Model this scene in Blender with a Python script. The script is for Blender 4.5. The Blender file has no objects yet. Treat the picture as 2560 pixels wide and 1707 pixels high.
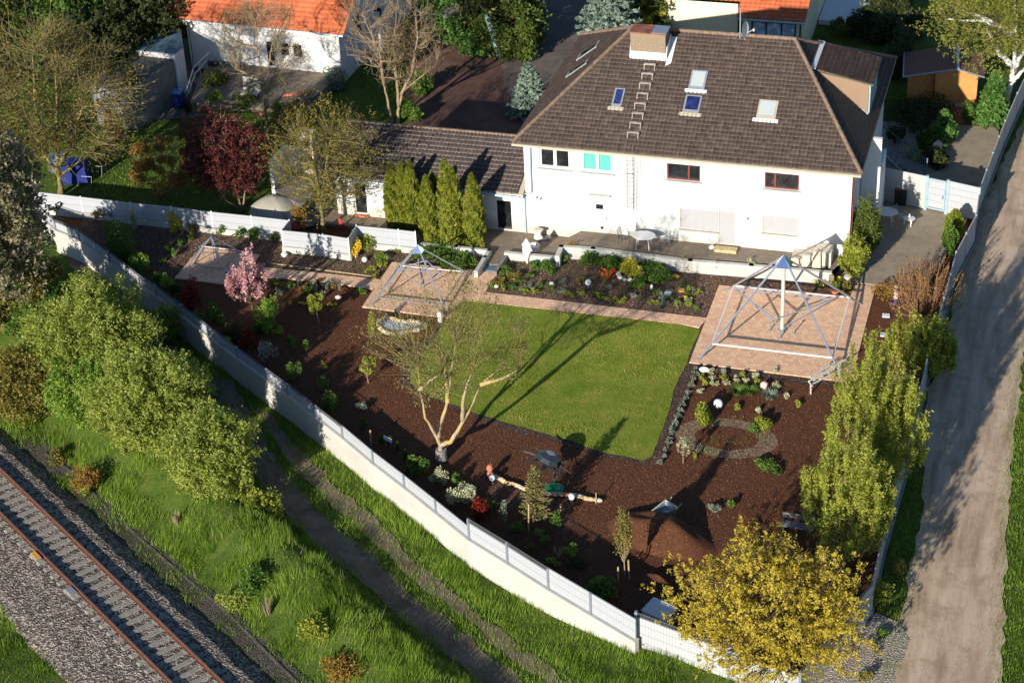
import bpy, math, random
import numpy as np
from mathutils import Vector, Matrix
# ------------------------------------------------------------------ camera, world, sun
SC = bpy.context.scene
COL = SC.collection
CX, CY, FO, CH = 1280.0, 853.5, 4884.2, 50.0
def cam_matrix(pitch, roll, yaw):
    cyw, syw = math.cos(yaw), math.sin(yaw)
    Rz = np.array([[cyw, syw, 0], [-syw, cyw, 0], [0, 0, 1]])
    cp, sp = math.cos(pitch), math.sin(pitch)
    R = np.array([[1, 0, 0], [0, -sp, -cp], [0, cp, -sp]])
    cr, sr = math.cos(roll), math.sin(roll)
    return np.array([[cr, sr, 0], [-sr, cr, 0], [0, 0, 1]]) @ R @ Rz
RC = cam_matrix(.56068, .0530, .31303)
cd = bpy.data.cameras.new('camera'); cam = bpy.data.objects.new('camera', cd); COL.objects.link(cam)
cd.sensor_width = 36; cd.lens = FO / 2560 * 36; cd.clip_start = 1; cd.clip_end = 1500
m = Matrix.Identity(4)
for i in range(3):
    m[i][0] = RC[0][i]; m[i][1] = -RC[1][i]; m[i][2] = -RC[2][i]
m[2][3] = CH
cam.matrix_world = m; SC.camera = cam
SAZ, SEL = 13.0, 18.5
w = bpy.data.worlds.new('World'); SC.world = w; w.use_nodes = True
sky = w.node_tree.nodes.new('ShaderNodeTexSky'); sky.sky_type = 'NISHITA'; sky.sun_disc = False
sky.sun_elevation = math.radians(SEL); sky.sun_rotation = math.radians(180 + SAZ); sky.ozone_density = 4.5; sky.dust_density = .4
bg = w.node_tree.nodes['Background']; w.node_tree.links.new(sky.outputs[0], bg.inputs[0]); bg.inputs[1].default_value = .08
sd = bpy.data.lights.new('sun', 'SUN'); sd.energy = 4.8; sd.angle = math.radians(.5); sd.color = (1, .92, .80)
so = bpy.data.objects.new('sun', sd); COL.objects.link(so)
sv = Vector((math.sin(math.radians(SAZ)) * math.cos(math.radians(SEL)), math.cos(math.radians(SAZ)) * math.cos(math.radians(SEL)), -math.sin(math.radians(SEL))))
so.rotation_euler = sv.to_track_quat('-Z', 'Y').to_euler(); so.location = (-30, 0, 60)
SC.view_settings.view_transform = 'Standard'; SC.view_settings.look = 'None'; SC.view_settings.gamma = 1
SC.view_settings.exposure = 0.68
SC.cycles.max_bounces = 6
# ------------------------------------------------------------------ measuring helpers
ZM = dict(V=(0,0,.91875),A=(0,0,2.6133),B=(800,0,2.6133),C=(1660,0,2.6133),D=(0,450,2.6133),E=(800,500,2.6133),F=(1660,500,2.6133),M=(0,1000,2.218),N=(900,1000,2.94),O=(1500,1000,2.218),P=(850,300,4.48),Q=(1280,350,4.48),R=(1700,350,3.92),S=(1700,620,3.92),T=(2100,380,6.533),U=(200,500,6.533),W=(1900,560,6.533),X=(880,600,6.533),Y=(1720,780,5.113),a2=(1180,1080,3.92),b2=(900,900,3.92),c2=(400,0,3.92),d2=(500,950,6.533),H1=(600,330,5.228),H2=(1060,0,6.533),H3=(1560,0,4.3556),H4=(2080,0,4.9),H5=(2140,240,5.6),H6=(1200,560,4.3556),H7=(600,620,5.6),H8=(0,300,5.2275))
def ray(k, x, y):
    o = ZM[k]; X = o[0] + x / o[2]; Y = o[1] + y / o[2]
    return RC.T @ np.array([(X - CX) / FO, (Y - CY) / FO, 1.0])
def G(k, x, y, z=0.0):                       # point of the plane z seen at a measured place
    d = ray(k, x, y); t = (z - CH) / d[2]
    return Vector((d[0] * t, d[1] * t, z))
def GT(k, x, y, h=0.0):                      # the same on the terrain
    z = 0
    for _ in range(8):
        p = G(k, x, y, z + h); z = terr(p.x, p.y)
    p = G(k, x, y, z + h); return p
def PL(k, x, y, p, n):
    d = ray(k, x, y); o = np.array([0, 0, CH]); n = np.array(n, float); t = ((np.array(p) - o) @ n) / (d @ n)
    return Vector(o + d * t)
def UP(k, x, y, b):                          # point above/below b in the upright plane facing the camera
    n = (RC[2][0], RC[2][1], 0)
    return PL(k, x, y, tuple(b), n)
# ------------------------------------------------------------------ terrain
FW = [G('V', 60, 505, .4), G('V', 100, 500, .4), G('V', 130, 528, .4)] + [G('V', x * .91875, y * .91875, .4) for x, y in
     ((200,598),(276.5,653),(353,714),(394,740),(524,840),(597,896),(671,950),(723,988),(794,1043),(860,1094),(936,1158),(1014,1218),(1093,1281),(1176,1348),(1272,1407),(1374,1472),(1590,1600))]
_fw = np.array([(p.x, p.y) for p in FW[1:]])
def fdist(x, y):                             # signed distance, positive outside (south-west) of the long wall
    x = np.asarray(x, float); y = np.asarray(y, float); best = np.full(x.shape, 1e9); sg = np.zeros(x.shape)
    for a, b in zip(_fw[:-1], _fw[1:]):
        d = b - a; L2 = d @ d; t = ((x - a[0]) * d[0] + (y - a[1]) * d[1]) / L2; t = np.clip(t, 0, 1)
        dx = x - (a[0] + t * d[0]); dy = y - (a[1] + t * d[1]); D = np.hypot(dx, dy)
        s = d[0] * dy - d[1] * dx; m_ = D < best - 1e-9; best = np.where(m_, D, best); sg = np.where(m_, s, sg)
    return np.where(sg < 0, best, -best)
def sstep(a, b, v): t = np.clip((v - a) / (b - a), 0, 1); return t * t * (3 - 2 * t)
def vnoise(x, y, s=1.0, seed=0):
    v = 0
    rr = np.random.RandomState(seed)
    for k in range(9):
        a = rr.uniform(0, 6.28); f = rr.uniform(.5, 2.2) / s; ph = rr.uniform(0, 6.28)
        v = v + np.sin((x * math.cos(a) + y * math.sin(a)) * f * 2 + ph)
    return v / 9 * 2
RM_, RU_, RN_ = (-36.7181, 55.1502), (0.82236, -0.56896), (0.56896, 0.82236)   # middle, direction and normal of the railway
def terrA(x, y):
    x = np.asarray(x, float); y = np.asarray(y, float)
    zo = -1.0 + .85 * sstep(-20, -12, x)
    tt = (x - RM_[0]) * RN_[0] + (y - RM_[1]) * RN_[1]
    zo = zo + 1.15 * sstep(3.6, 6.6, tt) * (1 - sstep(7.1, 8.2, tt)) * (1 - sstep(-28, -24, x) * .3)
    f = fdist(x, y)
    west = sstep(-54.2, -55.5, x)                       # past the tip of the plot
    out = np.maximum(sstep(-1.9, -.7, f), 0)
    z = zo * out + (-.12) * (1 - out)
    z = z * (1 - west) + (-.6) * west * np.where(y < 95, 1, .3)
    z = z + (.05 * vnoise(x, y, 3, 4) + .10 * vnoise(x, y, 1.1, 6) * sstep(3.8, 5.5, tt) * (1 - sstep(7, 8, tt))) * out
    z = np.where(x > -4.5, -.15, z)
    return z
def terr(x, y): return float(terrA(np.array([x]), np.array([y]))[0])
# ------------------------------------------------------------------ object helpers
def mk(name, verts, faces, mat=None, parent=None, loc=None, smooth=False, var=None, uv=None, mats=None, midx=None):
    verts = np.asarray(verts, float).reshape(-1, 3)
    org = Vector((0, 0, 0))
    if parent is not None: org = Vector(parent['_o'])
    elif loc is not None: org = Vector(loc)
    verts = verts - np.array(org)
    me = bpy.data.meshes.new(name)
    if isinstance(faces, np.ndarray):
        nf, k = faces.shape
        me.vertices.add(len(verts)); me.vertices.foreach_set('co', verts.astype(np.float32).ravel())
        me.loops.add(nf * k); me.loops.foreach_set('vertex_index', faces.astype(np.int32).ravel())
        me.polygons.add(nf); me.polygons.foreach_set('loop_start', np.arange(0, nf * k, k, dtype=np.int32))
        me.polygons.foreach_set('loop_total', np.full(nf, k, dtype=np.int32))
        me.update(calc_edges=True)
    else:
        me.from_pydata([tuple(v) for v in verts], [], [tuple(f) for f in faces]); me.update()
    for mm in ([mat] if mats is None else mats):
        if mm: me.materials.append(mm)
    if midx is not None: me.polygons.foreach_set('material_index', np.asarray(midx, dtype=np.int32))
    if smooth: me.polygons.foreach_set('use_smooth', np.ones(len(me.polygons), dtype=bool))
    if var is not None:
        a = me.attributes.new('var', 'FLOAT', 'FACE'); a.data.foreach_set('value', np.asarray(var, dtype=np.float32))
    if uv is not None:
        l = me.uv_layers.new(name='uv'); l.data.foreach_set('uv', np.asarray(uv, dtype=np.float32).ravel())
    o = bpy.data.objects.new(name, me); COL.objects.link(o)
    if parent is not None:
        o.parent = parent; o['_o'] = tuple(org)
    else:
        o.location = org; o['_o'] = tuple(org)
    return o
def tag(o, label=None, cat=None, group=None, kind=None):
    if label: o['label'] = label
    if cat: o['category'] = cat
    if group: o['group'] = group
    if kind: o['kind'] = kind
    return o
def thing(name, label, cat, loc, group=None):
    o = bpy.data.objects.new(name, None); COL.objects.link(o); o.location = loc; o['_o'] = tuple(loc)
    o.empty_display_size = .3
    return tag(o, label, cat, group)
class MB:
    def __init__(s): s.v = []; s.f = []
    def add(s, vs, fs):
        n = len(s.v); s.v += [tuple(p) for p in vs]; s.f += [tuple(i + n for i in f) for f in fs]
        return s
    def box(s, c, size, rz=0, rx=0, taper=0):
        c = Vector(c); sx, sy, sz = [q / 2 for q in size]; M = Matrix.Rotation(rz, 3, 'Z') @ Matrix.Rotation(rx, 3, 'X')
        vs = []
        for z in (-1, 1):
            t = 1 - taper * (z > 0)
            for x, y in ((-1, -1), (1, -1), (1, 1), (-1, 1)): vs.append(c + M @ Vector((x * sx * t, y * sy * t, z * sz)))
        return s.add(vs, [(3, 2, 1, 0), (4, 5, 6, 7), (0, 1, 5, 4), (1, 2, 6, 5), (2, 3, 7, 6), (3, 0, 4, 7)])
    def prism(s, pts, z0, z1, cap=True):
        n = len(pts); vs = [(p[0], p[1], z0 if not callable(z0) else z0(p)) for p in pts] + [(p[0], p[1], z1) for p in pts]
        a = sum(pts[i][0] * pts[(i + 1) % n][1] - pts[(i + 1) % n][0] * pts[i][1] for i in range(n))
        up = list(range(n, 2 * n)); fs = [up if a > 0 else up[::-1]]
        if cap: fs.append(list(range(n))[::-1] if a > 0 else list(range(n)))
        for i in range(n):
            j = (i + 1) % n; f = (i, j, j + n, i + n); fs.append(f if a > 0 else f[::-1])
        return s.add(vs, fs)
    def tube(s, pts, rad, n=8, cap=True):
        pts = [Vector(p) for p in pts]; R = rad if isinstance(rad, (list, tuple)) else [rad] * len(pts)
        b = len(s.v); prev = None
        for i, p in enumerate(pts):
            d = (pts[min(i + 1, len(pts) - 1)] - pts[max(i - 1, 0)]).normalized()
            if prev is None: a = d.orthogonal().normalized()
            else: a = (prev - d * prev.dot(d)); a = a.normalized() if a.length > 1e-6 else d.orthogonal().normalized()
            prev = a; c = d.cross(a)
            for k in range(n):
                t = 2 * math.pi * k / n; s.v.append(tuple(p + (a * math.cos(t) + c * math.sin(t)) * R[i]))
        for i in range(len(pts) - 1):
            for k in range(n):
                k2 = (k + 1) % n; s.f.append((b + i * n + k, b + i * n + k2, b + (i + 1) * n + k2, b + (i + 1) * n + k))
        if cap:
            s.f.append(tuple(b + k for k in range(n))[::-1]); e = b + (len(pts) - 1) * n; s.f.append(tuple(e + k for k in range(n)))
        return s
    def lathe(s, c, prof, n=16, sx=1, sy=1):
        c = Vector(c); b = len(s.v)
        for r, z in prof:
            for k in range(n):
                t = 2 * math.pi * k / n; s.v.append((c.x + r * sx * math.cos(t), c.y + r * sy * math.sin(t), c.z + z))
        for i in range(len(prof) - 1):
            for k in range(n):
                k2 = (k + 1) % n; s.f.append((b + i * n + k, b + i * n + k2, b + (i + 1) * n + k2, b + (i + 1) * n + k))
        s.f.append(tuple(b + k for k in range(n))[::-1]); e = b + (len(prof) - 1) * n; s.f.append(tuple(e + k for k in range(n)))
        return s
    def rock(s, c, size, seed=0, n=2):
        rr = np.random.RandomState(seed); import bmesh
        bm = bmesh.new(); bmesh.ops.create_icosphere(bm, subdivisions=n, radius=.5)
        ks = [(Vector(rr.normal(size=3)).normalized(), rr.uniform(.30, .48)) for _ in range(9)]
        for v in bm.verts:
            for nrm, d in ks:
                q = v.co.dot(nrm)
                if q > d: v.co -= nrm * (q - d) * .85
        vs = [(c[0] + v.co.x * size[0], c[1] + v.co.y * size[1], c[2] + v.co.z * size[2]) for v in bm.verts]
        fs = [[v.index for v in f.verts] for f in bm.faces]; bm.free()
        return s.add(vs, fs)
    def mk(s, name, mat, parent=None, loc=None, smooth=False):
        return mk(name, s.v, s.f, mat, parent, loc, smooth)
# ------------------------------------------------------------------ materials
def newmat(name):
    m = bpy.data.materials.new(name); m.use_nodes = True; nt = m.node_tree; b = nt.nodes['Principled BSDF']
    return m, nt, b
def N(nt, t, **kw):
    n = nt.nodes.new(t)
    for k, v in kw.items():
        if k in ('operation', 'blend_type', 'data_type', 'feature', 'attribute_name', 'wave_type', 'bands_direction', 'noise_dimensions', 'distance', 'mode'): setattr(n, k, v)
        elif isinstance(k, str) and k.startswith('i_'):
            nm = k[2:].replace('_', ' '); n.inputs[nm].default_value = v
    return n
def L(nt, a, b): nt.links.new(a, b)
def coords(nt, scale=None):
    tc = nt.nodes.new('ShaderNodeNewGeometry'); return tc.outputs['Position']
def ramp(nt, src, cols, pos=None):
    r = nt.nodes.new('ShaderNodeValToRGB'); e = r.color_ramp.elements
    n = len(cols); pos = pos or [i / (n - 1) for i in range(n)]
    while len(e) < n: e.new(.5)
    for i in range(n): e[i].position = pos[i]; e[i].color = (*cols[i], 1)
    L(nt, src, r.inputs[0]); return r.outputs[0]
def noise(nt, vec, scale, detail=4, rough=.55):
    n = nt.nodes.new('ShaderNodeTexNoise'); n.inputs['Scale'].default_value = scale; n.inputs['Detail'].default_value = detail; n.inputs['Roughness'].default_value = rough
    L(nt, vec, n.inputs['Vector']); return n.outputs['Fac']
def mixc(nt, fac, a, b, mode='MIX'):
    x = nt.nodes.new('ShaderNodeMix'); x.data_type = 'RGBA'; x.blend_type = mode
    for s_, v in ((x.inputs[0], fac), (x.inputs[6], a), (x.inputs[7], b)):
        if isinstance(v, (int, float)): s_.default_value = v
        elif isinstance(v, tuple): s_.default_value = (*v, 1)
        else: L(nt, v, s_)
    return x.outputs[2]
def bump(nt, b, h, strength=.5, dist=.02):
    n = nt.nodes.new('ShaderNodeBump'); n.inputs['Strength'].default_value = strength; n.inputs['Distance'].default_value = dist
    L(nt, h, n.inputs['Height']); L(nt, n.outputs[0], b.inputs['Normal'])
def plain(name, c, rough=.7, metal=0, var=.12, sc=3.0, spec=.3):
    m, nt, b = newmat(name); P = coords(nt)
    f = noise(nt, P, sc, 5); c1 = tuple(q * (1 - var) for q in c); c2 = tuple(min(1, q * (1 + var)) for q in c)
    L(nt, ramp(nt, f, [c1, c2], [.3, .7]), b.inputs['Base Color'])
    b.inputs['Roughness'].default_value = rough; b.inputs['Metallic'].default_value = metal; b.inputs['Specular IOR Level'].default_value = spec
    return m
def mulch(name, cols, chip, sc=26, patch=None):
    m, nt, b = newmat(name); P = coords(nt)
    v = nt.nodes.new('ShaderNodeTexVoronoi'); v.inputs['Scale'].default_value = sc
    n1 = noise(nt, P, 5, 3); mp = nt.nodes.new('ShaderNodeMix'); mp.data_type = 'VECTOR'; mp.inputs[0].default_value = .06
    L(nt, P, mp.inputs[4]); nn = nt.nodes.new('ShaderNodeTexNoise'); nn.inputs['Scale'].default_value = 9; L(nt, P, nn.inputs['Vector']); L(nt, nn.outputs['Color'], mp.inputs[5])
    L(nt, mp.outputs[1], v.inputs['Vector'])
    sp = nt.nodes.new('ShaderNodeSeparateColor'); L(nt, v.outputs['Color'], sp.inputs[0])
    base = ramp(nt, sp.outputs[0], cols, [0, .45, .8, 1][:len(cols)] if len(cols) == 4 else None)
    big = noise(nt, P, .45, 4)
    base = mixc(nt, ramp(nt, big, [(.0,) * 3, (.8,) * 3], [.38, .66]), base, chip if patch is None else patch)
    th = ramp(nt, sp.outputs[1], [(0,) * 3, (0,) * 3, (1,) * 3, (1,) * 3], [0, .975, .982, 1])
    base = mixc(nt, th, base, tuple(min(1, q * 2.6 + .02) for q in chip))
    L(nt, base, b.inputs['Base Color']); b.inputs['Roughness'].default_value = .85; b.inputs['Specular IOR Level'].default_value = .2
    h = nt.nodes.new('ShaderNodeMath'); h.operation = 'ADD'; L(nt, v.outputs['Distance'], h.inputs[0]); L(nt, noise(nt, P, 7, 5), h.inputs[1])
    bump(nt, b, h.outputs[0], .9, .055)
    return m
def leafmat(name, cols, trans=.35, sc=1.2, rough=.6):
    m, nt, b = newmat(name)
    a = nt.nodes.new('ShaderNodeAttribute'); a.attribute_name = 'var'
    P = coords(nt); f = noise(nt, P, sc, 3)
    s = nt.nodes.new('ShaderNodeMath'); s.operation = 'MULTIPLY_ADD'; L(nt, f, s.inputs[0]); s.inputs[1].default_value = .7
    q = nt.nodes.new('ShaderNodeMath'); q.operation = 'MULTIPLY'; L(nt, a.outputs['Fac'], q.inputs[0]); q.inputs[1].default_value = .65; L(nt, q.outputs[0], s.inputs[2])
    c = ramp(nt, s.outputs[0], cols, [.2, .5, .85][:len(cols)] if len(cols) == 3 else None)
    L(nt, c, b.inputs['Base Color']); b.inputs['Roughness'].default_value = rough; b.inputs['Specular IOR Level'].default_value = .25
    tr = nt.nodes.new('ShaderNodeBsdfTranslucent'); L(nt, c, tr.inputs[0])
    mx = nt.nodes.new('ShaderNodeMixShader'); mx.inputs[0].default_value = trans
    L(nt, b.outputs[0], mx.inputs[1]); L(nt, tr.outputs[0], mx.inputs[2]); L(nt, mx.outputs[0], nt.nodes['Material Output'].inputs[0])
    return m
def bark(name, c1, c2, sc=6, lich=None):
    m, nt, b = newmat(name); P = coords(nt); f = noise(nt, P, sc, 6, .7)
    c = ramp(nt, f, [c1, c2], [.35, .65])
    if lich: c = mixc(nt, ramp(nt, noise(nt, P, 2.2, 3), [(0,) * 3, (1,) * 3], [.5, .6]), c, lich)
    L(nt, c, b.inputs['Base Color']); b.inputs['Roughness'].default_value = .9; b.inputs['Specular IOR Level'].default_value = .15
    bump(nt, b, f, .6, .03); return m
def tiles(name, cols, edge, edgew=.16, moss=None):
    m, nt, b = newmat(name); uv = nt.nodes.new('ShaderNodeUVMap'); uv.uv_map = 'uv'
    sx = nt.nodes.new('ShaderNodeSeparateXYZ'); L(nt, uv.outputs[0], sx.inputs[0])
    fl = nt.nodes.new('ShaderNodeVectorMath'); fl.operation = 'FLOOR'; L(nt, uv.outputs[0], fl.inputs[0])
    wn = nt.nodes.new('ShaderNodeTexWhiteNoise'); wn.noise_dimensions = '2D'; L(nt, fl.outputs[0], wn.inputs['Vector'])
    base = ramp(nt, wn.outputs[0], cols)
    P = coords(nt); big = noise(nt, P, .5, 5, .65)
    base = mixc(nt, ramp(nt, big, [(0,) * 3, (.45,) * 3], [.4, .75]), base, tuple(q * 1.5 for q in cols[0]))
    fr = nt.nodes.new('ShaderNodeMath'); fr.operation = 'FRACT'; L(nt, sx.outputs[1], fr.inputs[0])
    e = ramp(nt, fr.outputs[0], [(1,) * 3, (1,) * 3, (0,) * 3, (0,) * 3], [0, edgew * .6, edgew, 1])
    fine = noise(nt, P, 6, 4); e2 = nt.nodes.new('ShaderNodeMath'); e2.operation = 'MULTIPLY'; L(nt, e, e2.inputs[0]); L(nt, ramp(nt, fine, [(.1,) * 3, (1,) * 3], [.35, .6]), e2.inputs[1])
    base = mixc(nt, e2.outputs[0], base, edge)
    L(nt, base, b.inputs['Base Color']); b.inputs['Roughness'].default_value = .7; b.inputs['Specular IOR Level'].default_value = .3
    bump(nt, b, fine, .3, .01)
    return m
def paving(name, c1, c2, mortar, bw, bh, rot=0, ms=.012, noise_c=.3):
    m, nt, b = newmat(name); P = coords(nt)
    mp = nt.nodes.new('ShaderNodeMapping'); mp.inputs['Rotation'].default_value = (0, 0, rot); L(nt, P, mp.inputs[0])
    br = nt.nodes.new('ShaderNodeTexBrick'); br.inputs['Scale'].default_value = 1; br.inputs['Mortar Size'].default_value = ms; br.inputs['Brick Width'].default_value = bw; br.inputs['Row Height'].default_value = bh
    br.inputs['Color1'].default_value = (*c1, 1); br.inputs['Color2'].default_value = (*c2, 1); br.inputs['Mortar'].default_value = (*mortar, 1); br.inputs['Bias'].default_value = 0
    L(nt, mp.outputs[0], br.inputs[0])
    f = noise(nt, P, 1.1, 6, .65)
    c = mixc(nt, noise_c, br.outputs[0], ramp(nt, f, [tuple(q * .55 for q in c1), tuple(min(1, q * 1.5) for q in c2)], [.3, .7]))
    f2 = noise(nt, P, 22, 2); c = mixc(nt, .25, c, ramp(nt, f2, [(.25,) * 3, (.75,) * 3]), 'OVERLAY')
    L(nt, c, b.inputs['Base Color']); b.inputs['Roughness'].default_value = .85; bump(nt, b, br.outputs['Fac'], -.5, .01)
    return m
def gravelmat(name, cols, sc=22, bigc=None, bs=.35):
    m, nt, b = newmat(name); P = coords(nt); v = nt.nodes.new('ShaderNodeTexVoronoi'); v.inputs['Scale'].default_value = sc; L(nt, P, v.inputs['Vector'])
    sp = nt.nodes.new('ShaderNodeSeparateColor'); L(nt, v.outputs['Color'], sp.inputs[0]); c = ramp(nt, sp.outputs[0], cols)
    if bigc: c = mixc(nt, ramp(nt, noise(nt, P, bs, 5, .65), [(0,) * 3, (.85,) * 3], [.4, .62]), c, bigc)
    L(nt, c, b.inputs['Base Color']); b.inputs['Roughness'].default_value = .9; b.inputs['Specular IOR Level'].default_value = .2
    bump(nt, b, v.outputs['Distance'], .9, .06); return m
def soilmat(name, cols, sc=1.5, bumpd=.05):
    m, nt, b = newmat(name); P = coords(nt); f = noise(nt, P, sc, 8, .7); c = ramp(nt, f, cols, [.3, .5, .7][:len(cols)] if len(cols) == 3 else [.35, .65])
    c = mixc(nt, .3, c, ramp(nt, noise(nt, P, 18, 3), [(.2,) * 3, (.8,) * 3]), 'OVERLAY')
    L(nt, c, b.inputs['Base Color']); b.inputs['Roughness'].default_value = .95; b.inputs['Specular IOR Level'].default_value = .1
    bump(nt, b, noise(nt, P, 9, 6), .7, bumpd); return m
def meshmat(name, c, line, sx=.2, lw=.06):
    m, nt, b = newmat(name); uv = nt.nodes.new('ShaderNodeUVMap'); uv.uv_map = 'uv'; s = nt.nodes.new('ShaderNodeSeparateXYZ'); L(nt, uv.outputs[0], s.inputs[0])
    out = None
    for i, (sp, wd) in enumerate(((sx * 1.0, lw), (sx * 1.9, lw * .8))):
        d = nt.nodes.new('ShaderNodeMath'); d.operation = 'DIVIDE'; L(nt, s.outputs[i], d.inputs[0]); d.inputs[1].default_value = sp if i else sx * .6
        f = nt.nodes.new('ShaderNodeMath'); f.operation = 'FRACT'; L(nt, d.outputs[0], f.inputs[0])
        q = nt.nodes.new('ShaderNodeMath'); q.operation = 'LESS_THAN'; L(nt, f.outputs[0], q.inputs[0]); q.inputs[1].default_value = wd * 2
        if out is None: out = q.outputs[0]
        else:
            mx = nt.nodes.new('ShaderNodeMath'); mx.operation = 'MAXIMUM'; L(nt, out, mx.inputs[0]); L(nt, q.outputs[0], mx.inputs[1]); out = mx.outputs[0]
    P = coords(nt); base = ramp(nt, noise(nt, P, 2, 4), [tuple(q * .93 for q in c), c])
    L(nt, mixc(nt, out, base, line), b.inputs['Base Color']); b.inputs['Roughness'].default_value = .5; b.inputs['Specular IOR Level'].default_value = .3
    return m
def glassmat(name, c=(.01, .012, .015), rough=.05):
    m, nt, b = newmat(name); P = coords(nt)
    L(nt, ramp(nt, noise(nt, P, 2.2, 4), [c, tuple(q * 2.5 + .004 for q in c)], [.45, .7]), b.inputs['Base Color'])
    b.inputs['Roughness'].default_value = rough; b.inputs['Specular IOR Level'].default_value = .6; return m
MT = {}
MT['mulch'] = mulch('dark_bark_mulch', [(.065, .025, .012), (.115, .043, .020), (.15, .058, .027), (.21, .09, .045)], (.15, .07, .036), 42, patch=(.135, .055, .027))
MT['mulch2'] = mulch('old_bark_mulch', [(.06, .031, .021), (.115, .062, .043), (.155, .092, .067), (.23, .16, .12)], (.16, .11, .085), 40, patch=(.11, .055, .038))
MT['edge'] = mulch('edging_bark', [(.02, .014, .012), (.06, .04, .032), (.11, .08, .065), (.2, .15, .12)], (.14, .10, .08), 24, patch=(.06, .045, .04))
MT['lawn'] = soilmat('lawn_base', [(.10, .17, .014), (.16, .215, .024), (.25, .24, .045)], .9, .03)
MT['grassbase'] = soilmat('meadow_soil', [(.035, .065, .010), (.07, .11, .016), (.11, .13, .03)], 1.2, .08)
MT['pad'] = paving('red_block_paving', (.80, .56, .33), (.64, .35, .235), (.42, .28, .20), .2, .2, 0, .01, .14)
MT['patio'] = paving('grey_patio_slabs', (.24, .19, .135), (.17, .135, .10), (.07, .065, .04), .42, .4, .12, .016, .55)
MT['terrace'] = paving('beige_terrace_slabs', (.33, .27, .19), (.27, .22, .16), (.15, .125, .09), .22, .2, .1, .014, .45)
MT['drive'] = soilmat('red_brown_drive', [(.065, .04, .032), (.125, .07, .056), (.18, .10, .08)], .35, .02)
MT['asphalt'] = soilmat('yard_asphalt', [(.09, .075, .065), (.13, .11, .095), (.17, .14, .12)], .4, .02)
def dirtmat():
    m, nt, b = newmat('pale_dirt'); P = coords(nt); mp = nt.nodes.new('ShaderNodeMapping'); mp.inputs['Scale'].default_value = (1.1, .16, 1); mp.inputs['Rotation'].default_value = (0, 0, .05); L(nt, P, mp.inputs[0])
    c = ramp(nt, noise(nt, mp.outputs[0], 1.6, 8, .62), [(.33, .235, .16), (.48, .36, .255), (.57, .44, .325)], [.34, .5, .66]); c = mixc(nt, ramp(nt, noise(nt, P, .9, 6, .7), [(0,) * 3, (.7,) * 3], [.5, .68]), c, (.30, .215, .14)); c = mixc(nt, ramp(nt, noise(nt, P, 5, 5, .7), [(0,) * 3, (.8,) * 3], [.62, .7]), c, (.20, .17, .085))
    c = mixc(nt, .35, c, ramp(nt, noise(nt, P, 24, 3, .8), [(.25,) * 3, (.78,) * 3]), 'OVERLAY'); L(nt, c, b.inputs['Base Color']); b.inputs['Roughness'].default_value = .95; b.inputs['Specular IOR Level'].default_value = .1
    bump(nt, b, noise(nt, mp.outputs[0], 3, 8, .7), .8, .06); return m
MT['track'] = dirtmat()
MT['path'] = soilmat('path_soil', [(.11, .08, .058), (.18, .135, .10), (.25, .195, .15)], .8, .03)
MT['ballast'] = gravelmat('ballast', [(.045, .037, .03), (.12, .098, .08), (.23, .19, .155), (.42, .36, .31)], 12)
MT['palegravel'] = gravelmat('pale_gravel', [(.22, .19, .16), (.36, .32, .27), (.5, .46, .40)], 14, (.28, .23, .17), .6)
MT['ring'] = mulch('straw_mulch', [(.10, .065, .04), (.20, .14, .09), (.27, .20, .14), (.36, .28, .21)], (.2, .15, .1), 24, patch=(.26, .19, .125))
MT['finegravel'] = gravelmat('fine_dark_gravel', [(.045, .04, .035), (.09, .08, .062), (.14, .12, .10)], 16, (.06, .06, .03), .7)
MT['white'] = plain('white_render', (.70, .695, .68), .85, var=.05, sc=2)
def housewall():
    m, nt, b = newmat('house_render'); P = coords(nt); mp = nt.nodes.new('ShaderNodeMapping'); mp.inputs['Scale'].default_value = (2.5, 2.5, .22); L(nt, P, mp.inputs[0])
    c = ramp(nt, noise(nt, mp.outputs[0], 1.2, 6, .65), [(.52, .51, .485), (.67, .665, .655), (.71, .705, .70)], [.3, .45, .7]); sp = nt.nodes.new('ShaderNodeSeparateXYZ'); L(nt, P, sp.inputs[0])
    ad = nt.nodes.new('ShaderNodeMath'); ad.operation = 'MULTIPLY_ADD'; L(nt, noise(nt, P, 2.5, 5, .7), ad.inputs[0]); ad.inputs[1].default_value = -1.1; L(nt, sp.outputs[2], ad.inputs[2])
    c = mixc(nt, ramp(nt, ad.outputs[0], [(.75,) * 3, (0,) * 3, (0,) * 3], [0, .45, 1]), c, (.42, .37, .29)); L(nt, c, b.inputs['Base Color']); b.inputs['Roughness'].default_value = .9
    bump(nt, b, noise(nt, P, 30, 3), .25, .01); return m
MT['house'] = housewall()
MT['trough'] = plain('dark_concrete', (.10, .095, .075), .95, var=.4, sc=2)  # dark grey, strongly mottled concrete
MT['concrete'] = plain('pale_concrete', (.46, .445, .405), .85, var=.09, sc=.9)
MT['curb'] = plain('painted_curb', (.47, .46, .43), .8, var=.10, sc=2)
MT['panel'] = meshmat('privacy_strips', (.41, .425, .45), (.27, .295, .33))
MT['gatepanel'] = meshmat('gate_boards', (.43, .44, .455), (.24, .25, .27), .22, .05)
MT['galv'] = plain('galvanised_steel', (.30, .34, .39), .4, .4, var=.06, sc=4, spec=.5)
MT['wire'] = plain('dark_wire', (.16, .17, .18), .5, .3)
MT['roof'] = tiles('brown_roof_tiles', [(.030, .021, .018), (.056, .038, .031), (.042, .029, .025), (.078, .053, .043)], (.16, .12, .09), .09)
MT['roof2'] = tiles('annex_roof_tiles', [(.036, .028, .027), (.056, .042, .038), (.046, .035, .033), (.07, .053, .047)], (.30, .25, .215), .09)
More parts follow.
